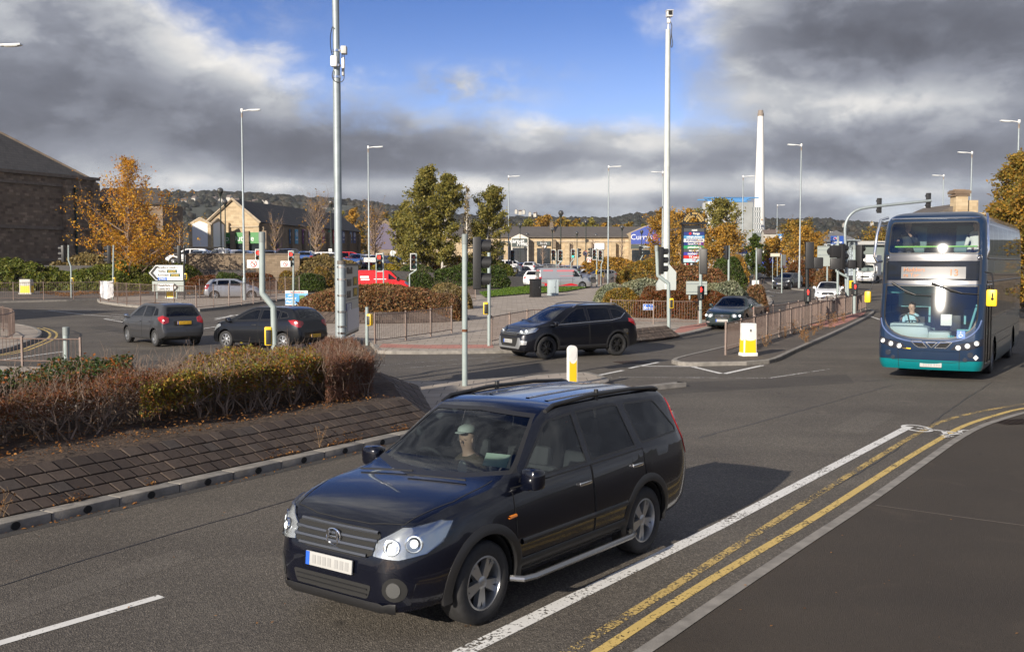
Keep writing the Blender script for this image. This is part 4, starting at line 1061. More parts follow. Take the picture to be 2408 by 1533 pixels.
 for sg in (1,-1):
  c.line([(.86,.60),(-.88,.61)], 'y', 'side_moulding', TRIMB, .055, .003, sg, h=.014); c.line([(.88,.42),(-.90,.42)], 'y', 'sill_moulding', TRIMB, .08, .003, sg, h=.012)
  c.line([(1.03,.835),(1.03,.835-.001),(.93,.838)], 'y', 'side_repeater', AMBER, .03, .004, sg, h=.012)
  st = MB(); st.tube([(.98,sg*.86,.31),(.92,sg*.955,.305),(.80,sg*.985,.305),(-.80,sg*.985,.305),(-.92,sg*.955,.305),(-.98,sg*.86,.31)], .028, 10); st.build('side_step', mat('dull_steel_step', (.30,.30,.30), .25, .9), root)
  z0 = 1.70; rl = MB(); pts = [(.12,sg*.615,1.60),(.0,sg*.618,1.645),(-.6,sg*.618,1.672),(-1.4,sg*.605,1.66),(-1.92,sg*.585,1.625),(-2.02,sg*.58,1.60)]; rl.tube(pts, .021, 8); rl.tube([(-.75,sg*.612,1.60),(-.75,sg*.615,1.72)], .022, 8); rl.build('roof_rail', TRIMB, root)
  for yy in (.44,.22): c.line([(-.15,sg*yy),(-1.95,sg*yy)], 'z', 'roof_rib', PT, .06, -.003, h=.010)
 c.line([(-.62,.30),(.62,.30)], 'x', 'lower_lip', TRIMB, .09, .006, h=.012)
 c.line([(1.02,-.70),(1.55,-.72),(2.0,-.60),(2.06,-.30),(2.07,0),(2.06,.30),(2.0,.60),(1.55,.72),(1.02,.70)], 'z', 'bonnet_seam', DARK, .010, .002)
 c.corner([(-2.30,.66,.92),(-2.30,.60,1.02),(-2.20,.60,1.45),(-2.10,.64,1.50),(-2.10,.68,1.30),(-2.22,.78,1.0),(-2.25,.79,.90)], 50, 'tail_lamp', TAIL, front=False, off=.008)
 sw = MB(); sw.lathe([(.0,-.09),(.30,-.09),(.34,-.04),(.34,.05),(.28,.10),(0,.11)], 32, Matrix.Translation((-2.40,.0,.86)) @ Matrix.Rotation(R(-90), 4, 'Y')); sw.build('spare_wheel_cover', PT, root)
 c.patch([(-.72,.42),(-.72,.60),(.72,.60),(.72,.42)], 'x', 'rear_bumper', TRIMB, .02, sg=-1); c.plate(-2.36, .70, False, y=.42)
 c.mirror(.74, 1.10, PT, (.13,.20,.17)); c.handle(-.14, .93, dr[0], CHROME); c.handle(-1.10, .95, dr[1], CHROME)
 wipers(c); c.cabin(); 
 l, n = c.hit((3, .50, 1.25), (-1,0,0)); nt2 = MB(); nt2.box((l.x-.05, .50, 1.225), (.006,.24,.13), ry=R(-40), rz=.15); nt2.build('paper_notice', mat('pale_green_paper', (.50,.62,.52), .7), root, smooth=0)
 c.body(PT); four(c, .235, STYLE5S, .225)
 p = person_mesh(('driver_person', 'driver wearing a pale flat cap and brown jacket behind the black estate car windscreen'), root, (.02,-.38,.58), .96, 'brown_jacket', ((.36,.12,.36),(.36,-.16,.34)), (.10,.075,.05))
 sh = MB(); sh.ball((.085,0,.36), .09, 12, (.35,.75,1.35)); sh.build('shirt_front', mat('pale_shirt_front', (.55,.58,.54), .9), p, smooth=60)
 cp = MB(); cp.ball((.01,0,.775), .112, 14, (1,.82,.55)); cp.v = [(x, y, max(z,.755)) for x, y, z in cp.v]; cp.ball((.11,0,.762), .07, 10, (1,.9,.16)); cp.build('cap', mat('pale_cap', (.55,.60,.56), .9), p, smooth=60)
make_suv()

def hatch(name, label, pos, head, col, P, opts, fine=True, metal=.35, group=None, glass=None, style=STYLE5, cat='car', rear_glass=None):
 """ordinary five-door car; opts switch the trim"""
 root = place(name, label, cat, pos, head, group); PT = paint('paint_'+opts['paint'], col, metal); c = Car(root, P, fine)
 xf, xr, r = P['xf'], P['xr'], P['r']; a = P['wb']/2; H, bz = P['roofz'], P['beltz']; bf = lambda x: float(c.f['belt'](x)) + .035
 G1 = glass or GLASSD; ws0, ws1, re1, re0 = opts['ws0'], opts['ws1'], opts['re1'], opts['re0']; bp = opts.get('bp', -.15); cp = opts.get('cp', -1.0)
 A = r*1.2; dt = lambda x: bf(x)-.03
 dr = c.doors([[(a-A-.03,.30),(a-A-.01,.62),(ws0-.03,dt(ws0-.05)),(bp,dt(bp)),(bp,.28)], [(bp-.015,.28),(bp-.015,dt(bp)),(cp,dt(cp)),(cp-.02,.80),(-a+A+.02,.45),(-a+A+.03,.28)]], PT) if opts.get('doors', True) else [[None,None]]*2
 zt = lambda x: float(c.f['top'](x))-.105
 sl = (zt(ws1-.02)-bf(ws0-.1))/(ws0-.12-ws1+.0)
 c.window([(ws0-.20,bf(ws0-.2)),(ws1+.10,bf(ws0)+(ws0-.20-ws1-.10)*sl*.98),(ws1-.08,zt(ws1-.10)),(bp+.05,zt(bp)),(bp+.03,bf(bp))], 'window', GLASS if opts.get('clear', True) else G1, dr[0])
 c.window([(bp-.05,bf(bp)),(bp-.05,zt(bp)),(cp+.10,zt(cp+.1)),(cp+.0,zt(cp)-.04),(cp-.0,bf(cp))], 'window', G1, dr[1])
 if opts.get('qw'): c.window(opts['qw'], 'quarter_window', G1)
 wm, tm = P['wscr']
 c.screen([(-wm,opts['wz']),(-tm-.05,H-.19),(-tm,H-.10),(0,H-.07),(tm,H-.10),(tm+.05,H-.19),(wm,opts['wz']),(0,opts['wz']-.035)], 'windscreen', GLASS)
 rw, rt, rz, rzt = opts['rear']; c.screen(rnd_poly([(-rw,rz),(-rt,rzt),(rt,rzt),(rw,rz)], .07), 'rear_window', rear_glass or G1, False)
 c.inner(opts.get('lip'), .055)
 for nm, pts, yaw, m in opts.get('lamps', ()):
  if nm == 'headlamp': headlamp(c, pts, yaw, opts.get('lit', False), opts.get('bulbs', ()))
  else: c.corner(pts, yaw, nm, m, front='rear' not in nm and 'tail' not in nm, off=.010)
 for nm, poly, m, off in opts.get('front', ()): c.patch(poly, 'x', nm, m, off)
 for nm, poly, m, off in opts.get('back', ()): c.patch(poly, 'x', nm, m, off, sg=-1)
 for z, hw in opts.get('bars', ()): c.line([(-hw,z),(hw,z)], 'x', 'grille_bar', CHROME, .02, .012, h=.01)
 if opts.get('chrome'):
  for sg in (1,-1): c.line([(ws0-.14,bf(ws0-.14)-.012),(cp,bf(cp)-.012)] + opts['chrome'], 'y', 'window_strip', CHROME, .022, .003, sg, h=.006)
 if opts.get('rails'):
  for sg in (1,-1):
   yy = P['wr'][2][1]-.03; rl = MB(); rl.tube([(ws1-.05,sg*yy,H-.10),(ws1-.22,sg*yy,H-.01),(-.4,sg*yy,H+.045),(re1+.2,sg*yy*.97,H+.0),(re1+.05,sg*yy*.96,H-.09)], .02, 8); rl.build('roof_rail', opts['rails'], root)
 for sg in (1,-1):
  if opts.get('sill'): c.line([(a-A,.36),(-a+A,.36)], 'y', 'sill_moulding', opts['sill'], .10, .004, sg, h=.012)
  if opts.get('mould'): c.line([(a-A-.05,.56),(-a+A,.57)], 'y', 'side_moulding', TRIMB, .04, .003, sg, h=.012)
 if fine:
  c.mirror(ws0-.28, bf(ws0-.3)+.0, opts.get('mirm', PT)); c.handle(bp+.17, bz-.13, dr[0], opts.get('hm', PT)); c.handle(cp+.17, bz-.11, dr[1], opts.get('hm', PT)); wipers(c)
  c.cabin(seats=((.15,.33),(.15,-.33),(-.68,.33),(-.68,-.33)), z=.22)
 else: c.mirror(ws0-.28, bf(ws0-.3), PT)
 c.plate(xf+opts.get('pfx', .012), opts.get('pz', .46)); c.plate(xr-.014+opts.get('prx', .0), opts.get('prz', .78), False)
 if opts.get('rwiper'): q = MB(); q.tube([Vector((re0-.06, .0, rz+.05)), Vector((re0-.03+.03, .32, rz+.10))], .010, 5); q.build('rear_wiper', TRIMB, root)
 c.body(PT); four(c, opts.get('tw', .195), style, opts.get('rim', r*.66)); return root, c

PJ = prof(1.98, -1.92, 2.495, .30, 1.525, .845, .95, 1.02, .80, 1.02, 1.34, .35, -1.52, -1.82, 1.06, clear=.20, tail=.52, wr=.60, wscr=(.68,.56))
OJ = dict(paint='grey_hatch', ws0=1.34, ws1=.35, re1=-1.52, re0=-1.82, bp=-.20, cp=-1.02, wz=1.05, rear=(.62,.50,1.05,1.41), prz=.84, prx=-.02,
 qw=[(-1.09,1.065),(-1.07,1.37),(-1.30,1.33),(-1.45,1.13),(-1.43,1.09)],
 lamps=[('headlamp',[(1.92,.40,.66),(1.80,.60,.78),(1.55,.76,.86),(1.50,.80,.80),(1.75,.72,.64)],40,None),('tail_lamp',[(-1.88,.55,.86),(-1.83,.52,1.02),(-1.70,.66,1.10),(-1.52,.79,1.03),(-1.62,.79,.93),(-1.82,.68,.80)],38,TAIL)],
 back=[('rear_bumper',[(-.60,.33),(-.66,.45),(-.62,.52),(.62,.52),(.66,.45),(.60,.33)],paint('paint_grey_bumper',(.06,.062,.067),.3),.03),('number_plate_recess',[(-.34,.74),(-.34,.90),(.34,.90),(.34,.74)],TRIMB,.004)])
hatch('hatchback_car', 'dark grey tall hatchback with brake lights on, turning past the traffic island', (-12.86,38.2), 131.4, (.050,.052,.058), PJ, OJ, style=STYLE5)
PC = prof(2.00, -1.99, 2.51, .305, 1.485, .86, .93, 1.03, .76, .98, 1.30, .28, -1.48, -1.86, 1.07, clear=.2, tail=.50, wr=.58, wscr=(.66,.53))
OC = dict(paint='black_hatch', ws0=1.30, ws1=.28, re1=-1.48, re0=-1.86, bp=-.22, cp=-1.05, wz=1.01, rear=(.60,.48,1.08,1.39), prz=.50, prx=-.03, clear=True, hm=TRIMB,
 qw=[(-1.12,1.08),(-1.10,1.33),(-1.34,1.28),(-1.48,1.13)],
 lamps=[('headlamp',[(1.92,.42,.62),(1.78,.62,.76),(1.48,.79,.86),(1.44,.81,.78),(1.75,.74,.60)],42,None),('tail_lamp',[(-1.93,.52,.92),(-1.86,.50,1.00),(-1.66,.72,1.05),(-1.50,.80,1.03),(-1.64,.81,.90),(-1.84,.72,.80),(-1.90,.64,.80)],40,TAIL)],
 back=[('rear_bumper',[(-.66,.32),(-.70,.55),(.70,.55),(.66,.32)],paint('paint_black_bumper',(.010,.010,.012),.2),.02)])
hatch('hatchback_car', 'black hatchback crossing behind the hedge, half hidden by its leafy top', (-8.5,36.4), 153, (.006,.007,.010), PC, OC, style=STYLE7)
PK = prof(2.22, -2.22, 2.69, .36, 1.675, .92, 1.02, 1.15, .90, 1.12, 1.34, .28, -1.62, -2.02, 1.20, clear=.25, tail=.62, wr=.62, wscr=(.72,.56), archk=1.15)
LG = mat('silver_guard', (.30,.31,.32), .4, .6)
OK = dict(paint='black_crossover', ws0=1.34, ws1=.28, re1=-1.62, re0=-2.02, bp=-.22, cp=-1.10, wz=1.15, rear=(.62,.50,1.22,1.56), prz=.92, prx=-.02, pz=.56, pfx=.03, lip=TRIMB, rails=mat('rail_silver',(.42,.43,.45),.3,.9), sill=TRIMB,
 chrome=[(-1.50,1.22),(-1.72,1.38)], qw=[(-1.17,1.21),(-1.15,1.53),(-1.42,1.50),(-1.70,1.36),(-1.50,1.24)], bulbs=((2.05,.53,.85,.055),(1.92,.66,.87,.055)), tw=.235,
 lamps=[('headlamp',[(2.12,.38,.80),(2.02,.46,.88),(1.70,.76,.985),(1.60,.83,.97),(1.72,.83,.86),(1.98,.70,.79)],40,None),('indicator',[(1.72,.76,.97),(1.60,.83,.965),(1.68,.83,.90)],48,AMBER),('fog_lamp',[(2.08,.58,.46),(2.05,.60,.60),(1.92,.74,.58),(1.94,.73,.47)],30,LAMPIN),
  ('tail_lamp',[(-2.10,.66,.98),(-2.04,.62,1.16),(-1.78,.80,1.20),(-1.74,.83,1.10),(-1.98,.78,.96)],42,TAIL)],
 front=[('grille',[(-.45,.72),(-.48,.83),(.48,.83),(.45,.72)],DARK,.008),('lower_guard',[(-.60,.34),(-.70,.52),(-.62,.68),(-.54,.68),(-.50,.50),(-.42,.40),(.42,.40),(.50,.50),(.54,.68),(.62,.68),(.70,.52),(.60,.34)],LG,.012),('lower_grille',[(-.49,.50),(-.52,.67),(.52,.67),(.49,.50),(.42,.41),(-.42,.41)],DARK,.006)],
 bars=[(.815,.46),(.765,.46)])
rk_, ck = hatch('crossover_car', 'black crossover with chrome window strip and black wheels crossing the junction', (1.82,33.7), 210, (.0055,.006,.010), PK, OK, style=BLKRIM, glass=GLASSD)
person_mesh(('driver_person', 'driver in a dark top at the wheel of the black crossover'), rk_, (.0,-.36,.66), .95, 'dark_top', ((.40,.14,.36),(.40,-.14,.36)), (.035,.035,.04))
def soft_car(name, label, pos, head, col, paintn, lamps, front, extra, metal=.3, roofc=(.015,.015,.016)):
 P = prof(2.28, -2.30, 2.72, .315, 1.40, .87, .90, .97, .74, .92, 1.02, .15, -.98, -1.62, .985, clear=.19, tail=.55, wr=.56, wscr=(.66,.50), boot=.96)
 root = place(name, label, 'car', pos, head); PT = paint('paint_'+paintn, col, metal); c = Car(root, P)
 dr = c.doors([[(.86,.30),(.92,.60),(.98,.875),(-.42,.91),(-.42,.28)]], PT)
 c.window([(.76,.955),(.22,1.24),(.08,1.29),(-.42,1.30),(-.45,.97)], 'window', GLASS, dr[0]); c.window([(-.50,.975),(-.47,1.30),(-.75,1.27),(-1.10,1.10),(-1.12,1.0)], 'quarter_window', GLASS)
 c.screen([(-.66,.955),(-.52,1.26),(-.46,1.315),(0,1.345),(.46,1.315),(.52,1.26),(.66,.955),(0,.925)], 'windscreen', GLASS)
 top = [f for f in c.bm.faces if f.calc_center_median().z > .985 and f.calc_center_median().x < .08 and f.calc_center_median().x > -1.66]
 c.take(top, 'soft_top', mat('soft_top_fabric', roofc, .9, noise=(30,.3)))
 c.inner()
 for nm, pts, yaw, m in lamps:
  if nm == 'headlamp': headlamp(c, pts, yaw, True)
  else: c.corner(pts, yaw, nm, m, off=.01)
 for nm, poly, m, off in front: c.patch(poly, 'x', nm, m, off)
 extra(c); c.mirror(.72, .97, PT); c.handle(-.2, .84, dr[0], CHROME); wipers(c); c.cabin(seats=((-.05,.34),(-.05,-.34),(-.8,.34),(-.8,-.34)), z=.12, seatm=mat('cream_leather', (.42,.38,.30), .6) if paintn == 'dark_green' else None)
 c.plate(2.30, .40); c.plate(-2.315, .62, False); c.body(PT); four(c, .22, STYLE5S, .225); return root, c
ell = lambda x, y, z, a, b: [(x-.10*math.cos(t)*0 - .25*(a*math.cos(t)), y+a*math.cos(t), z+b*math.sin(t)) for t in np.linspace(0, 6.283, 15)[:-1]]
def clk_extra(c):
 for z in (.52,.565,.61): c.line([(-.30,z),(.30,z)], 'x', 'grille_bar', CHROME, .016, .012, h=.01)
 xg = c.hit((6,0,.58), (-1,0,0))[0].x; mb = MB(); mb.tube([(xg+.03, .075*math.cos(k*.3307), .575+.075*math.sin(k*.3307)) for k in range(20)], .007, 6)
 for a in (90, 210, 330): mb.tube([(xg+.03,0,.575), (xg+.03,.075*math.cos(R(a)),.575+.075*math.sin(R(a)))], [.014,.004], 6)
 mb.build('emblem', CHROME, c.root)
gr = [('grille',rnd_poly([(-.33,.49),(-.36,.62),(-.26,.665),(.26,.665),(.36,.62),(.33,.49)],.04),DARK,.008),('lower_grille',[(-.55,.24),(-.58,.32),(.58,.32),(.55,.24)],DARK,.006)]
rC, cC = soft_car('convertible_car', 'dark green convertible with black fabric roof waiting beside the brown railings', tuple(at(1738,775).to_2d()+Vector((.15,1.55))), 244, (.006,.018,.020), 'dark_green', [('headlamp',ell(2.17,.50,.60,.105,.085),20,None),('headlamp',ell(2.05,.685,.61,.085,.075),28,None),('fog_lamp',ell(2.16,.58,.33,.09,.04),20,LAMPIN)], gr, clk_extra)
person_mesh(('driver_person', 'driver in a pale shirt at the wheel of the dark green convertible'), rC, (-.12,-.34,.42), .93, 'pale_shirt', ((.40,.10,.36),(.40,-.14,.36)), (.45,.47,.52))
gw = [('grille',rnd_poly([(-.36,.52),(-.40,.64),(-.30,.69),(.30,.69),(.40,.64),(.36,.52)],.04),DARK,.008),('lower_grille',[(-.40,.24),(-.44,.40),(.44,.40),(.40,.24)],DARK,.006)]
rW, cW = soft_car('convertible_car', 'white convertible with black fabric roof, slatted badge grille and lower air inlets', tuple(at(1950,714).to_2d()+Vector((.6,2.2))), 252, (.72,.73,.74), 'white_convertible',
 [('headlamp',[(2.14,.46,.60),(2.05,.50,.69),(1.75,.76,.75),(1.80,.79,.67),(2.05,.66,.60)],38,None),('air_inlet',[(2.15,.50,.27),(2.12,.52,.41),(1.98,.73,.44),(2.02,.70,.28)],30,DARK)], gw, clk_extra, 0.0)
OF = dict(paint='charcoal_hatch', ws0=1.30, ws1=.28, re1=-1.48, re0=-1.86, bp=-.22, cp=-1.05, wz=1.01, rear=(.60,.48,1.08,1.39), pz=.50, lit=True, clear=True,
 lamps=[('headlamp',[(1.92,.42,.66),(1.80,.56,.76),(1.48,.79,.86),(1.44,.81,.80),(1.75,.74,.66)],42,None),('fog_lamp',ell(1.90,.60,.40,.06,.05),26,LAMPIN)],
 front=[('grille',[(-.40,.50),(-.46,.60),(-.40,.68),(.40,.68),(.46,.60),(.40,.50)],DARK,.008),('lower_grille',[(-.56,.25),(-.56,.34),(.56,.34),(.56,.25)],DARK,.008)], bars=[(.67,.40),(.51,.38)])
fp = at(1850,681); hatch('hatchback_car', 'charcoal hatchback with headlights on approaching past the white signal post', (fp.x+.6, fp.y+2.0), 235, (.028,.030,.036), PC, OF, style=STYLE10)
OY = dict(OC, paint='silver_hatch', lamps=[('headlamp',[(1.92,.42,.62),(1.78,.62,.76),(1.48,.79,.86),(1.44,.81,.78),(1.75,.74,.60)],42,None),('tail_lamp',[(-1.90,.62,.78),(-1.82,.60,1.02),(-1.66,.76,1.10),(-1.58,.79,1.02),(-1.72,.80,.76)],40,TAIL)], prz=.66, hm=None)
OY['hm'] = MATS.get('paint_silver_hatch') or paint('paint_silver_hatch', (.40,.42,.46), .7)
yp = at(545,705); hatch('hatchback_car', 'silver hatchback driving behind the brown railings by the retaining wall', (yp.x, yp.y+.4), 15, (.40,.42,.46), PC, OY, metal=.7, style=STYLE7)
OM = dict(OK, paint='white_crossover', rails=None, chrome=None, lip=TRIMB, front=(), bars=(), lamps=[('tail_lamp',ell(-2.02,.62,.98,.11,.10),30,TAIL)], prz=.76)
mp = at(1264,668); hatch('crossover_car', 'white compact crossover seen from behind, just ahead of the silver van', ((1262-1204)/2450*97, 98.5), 78, (.70,.70,.69), PK, OM, metal=0, style=STYLE7)
def van(name, label, pos, head, col, paintn, xf, xr, wb, H, w, ws0, ws1, hood0, hood1, decor, win_rear=True, metal=.2, lit=False):
 P = dict(xf=xf, xr=xr, wb=wb, r=.335, roofz=H, beltz=1.12, dash=ws0-.1, crown=.06, bulge=.012, tuck=.10, archk=1.15,
  top=[(xr,.50),(xr+.01,1.0),(xr+.025,1.5),(xr+.06,H-.16),(xr+.14,H-.04),(xr+.4,H-.005),(0,H),(ws1-.3,H-.015),(ws1,H-.07),(ws0,hood1+.02),(ws0+.1,hood1),((ws0+xf)/2,(hood0+hood1)/2),(xf-.15,hood0),(xf-.05,hood0-.14),(xf,.55)],
  belt=[(xr,1.12),(0,1.12),(ws0-.1,1.06),(ws0+.3,hood1-.06),(xf,hood0-.2)], bot=[(xr,.36),(xr+.3,.27),(0,.24),(xf-.3,.24),(xf,.30)],
  w=[(xr,w*.93),(xr+.12,w*.985),(-.5,w),(1.0,w),(xf-.5,w*.96),(xf-.15,w*.86),(xf,w*.70)], wr=[(xr,w*.82),(0,w*.83),(xf,w*.78)])
 root = place(name, label, 'van', pos, head); PT = paint('paint_'+paintn, col, metal); c = Car(root, P)
 dr = c.doors([[(ws0-.18,.36),(ws0-.10,1.03),(ws0-1.02,1.08),(ws0-1.02,.34)], [(ws0-1.05,.34),(ws0-1.05,1.08),(ws0-2.15,1.09),(ws0-2.15,.34)]], PT)
 c.window([(ws0-.30,1.13),(ws1+.02,H-.34),(ws1-.16,H-.24),(ws0-1.0,H-.22),(ws0-1.0,1.14)], 'window', GLASS, dr[0])
 c.screen([(-w*.84,hood1+.06),(-w*.74,H-.20),(0,H-.14),(w*.74,H-.20),(w*.84,hood1+.06),(0,hood1+.02)], 'windscreen', GLASS)
 if win_rear: c.screen(rnd_poly([(-w*.74,1.16),(-w*.68,H-.28),(w*.68,H-.28),(w*.74,1.16)], .08), 'rear_window', GLASSD, False)
 c.inner(); headlamp(c, [(xf-.08,.48,.70),(xf-.14,.56,.90),(xf-.38,.86,.98),(xf-.42,.90,.90),(xf-.25,.84,.70)], 38, lit)
 c.corner([(xr,.80*w,.75),(xr,.80*w,1.15),(xr+.10,w,1.15),(xr+.10,w,.75)], 30, 'tail_lamp', TAIL, front=False, off=.012)
 c.patch([(-.45,.62),(-.47,.80),(.47,.80),(.45,.62)], 'x', 'grille', DARK, .008); c.patch([(-.7,.33),(-.75,.55),(.75,.55),(.7,.33)], 'x', 'bumper', decor.get('bumper', TRIMB), .012); c.patch([(-w*.9,.36),(-w*.9,.56),(w*.9,.56),(w*.9,.36)], 'x', 'rear_bumper', decor.get('bumper', TRIMB), .02, sg=-1)
 for sg in (1,-1):
  for pl, m, nm in decor.get('side', ()): c.patch(pl, 'y', nm, m, .004, sg=sg, depth=.003, cell=.25)
  c.line([(ws0-1.05,.98),(xr+.2,.98)], 'y', 'door_track', TRIMB, .025, .003, sg)
 for pl, m, nm in decor.get('back', ()): c.patch(pl, 'x', nm, m, .006, sg=-1, depth=.003, cell=.3)
 c.mirror(ws0-.30, 1.16, TRIMB, (.12,.20,.26)); c.handle(ws0-.95, .92, dr[0], TRIMB); wipers(c); c.cabin(seats=((ws0-1.0,.45),(ws0-1.0,-.45)), z=.42)
 c.plate(xf+.01, .44); c.plate(xr-.02, .66, False); c.body(PT); four(c, .21, STYLE7, .215); return root, c
RED_D = mat('red_sign_vinyl', (.50,.02,.03), .35); GREYV = mat('grey_sign_vinyl', (.25,.25,.26), .4); WHV = mat('white_sign_vinyl', (.72,.72,.72), .4); PINK = mat('faded_red_vinyl', (.46,.15,.17), .4)
sv = dict(bumper=mat('grey_bumper', (.20,.20,.21), .5), side=[([(-2.25,.34),(-2.25,.62),(-1.9,.58),(-1.3,.46),(-.9,.40),(-.9,.34)],RED_D,'red_stripe'), ([(-.85,.34),(-.4,.40),(.3,.55),(.5,.56),(1.0,.44),(1.1,.34)],RED_D,'red_stripe'),
 ([(-2.1,1.63),(-2.1,1.76),(-1.2,1.76),(-1.2,1.63)],PINK,'sign_panel'),([(-.85,1.60),(-.85,1.76),(.75,1.76),(.75,1.60)],PINK,'sign_panel'),([(-.9,1.48),(-.9,1.52),(.8,1.52),(.8,1.48)],GREYV,'sign_rule'),([(-.9,1.38),(-.9,1.42),(.8,1.42),(.8,1.38)],GREYV,'sign_rule'),([(-.6,1.20),(-.6,1.24),(.7,1.24),(.7,1.20)],PINK,'sign_rule')],
 back=[([(-.82,.60),(-.82,.90),(.82,.90),(.82,.60)],RED_D,'red_band'),([(-.6,1.64),(-.6,1.76),(.6,1.76),(.6,1.64)],PINK,'sign_panel')])
vp = at(1330,670); rV, cV = van('work_van', 'silver work van with red swoosh stripes and a roof rack of ladders', ((1326-1204)/2450*94, 94.5), 12, (.42,.43,.44), 'silver_van', 2.45, -2.45, 3.0, 1.95, .95, 1.62, .95, .95, 1.10, sv, False, .6)
rk2 = MB()
for x in (.6,-.6,-1.7): rk2.box((x,0,2.02), (.05,1.5,.04)); rk2.box((x,.7,1.97), (.05,.04,.12)); rk2.box((x,-.7,1.97), (.05,.04,.12))
for y in (-.5,-.2,.35,.6): rk2.box((-.2,y,2.09), (3.9,.05,.06))
rk2.build('roof_rack', mat('aluminium_rack', (.45,.45,.44), .4, .8), rV)
rv = dict(side=[([(-1.6,1.26),(-1.6,1.42),(-.9,1.42),(-.9,1.26)],WHV,'sign_panel'),([(-1.55,1.08),(-1.55,1.18),(-.85,1.18),(-.85,1.08)],WHV,'sign_panel'),([(-.5,1.14),(-.5,1.20),(.5,1.20),(.5,1.14)],WHV,'sign_rule')])
rp = at(895,690); van('delivery_van', 'bright red delivery van with small white lettering passing behind the brown mound', (rp.x, rp.y+.2), 3, (.62,.012,.014), 'red_van', 2.40, -2.40, 3.2, 1.90, .93, 1.66, .80, .92, 1.10, rv, True, 0)
def box_truck(name, label, pos, head, col):
 root, c = van(name, label, pos, head, col, 'white_truck', 3.3, .9, 2.0, 2.15, .98, 2.45, 1.85, 1.12, 1.25, dict(bumper=mat('grey_bumper', (.20,.20,.21), .5)), False, 0, True); root['category'] = 'truck'
 b = MB(); b.bbox((-.9,0,1.95), (4.3,2.1,2.2), .05); b.bbox((1.7,0,2.62), (1.2,2.1,.86), .10); b.box((-.9,0,.70), (4.2,.9,.18)); b.build('cargo_box', mat('white_box_panel', (.70,.70,.68), .5, noise=(3,.06)), root)
 for sg in (1,-1): wheel(root, -1.9, sg*.86, .335, .21, STYLE7, sg)
 return root
tp = at(2045,668); box_truck('box_truck', 'white box truck with overhead cargo body following behind the bus', (tp.x+1.2, tp.y+4.0), 245, (.68,.68,.66))
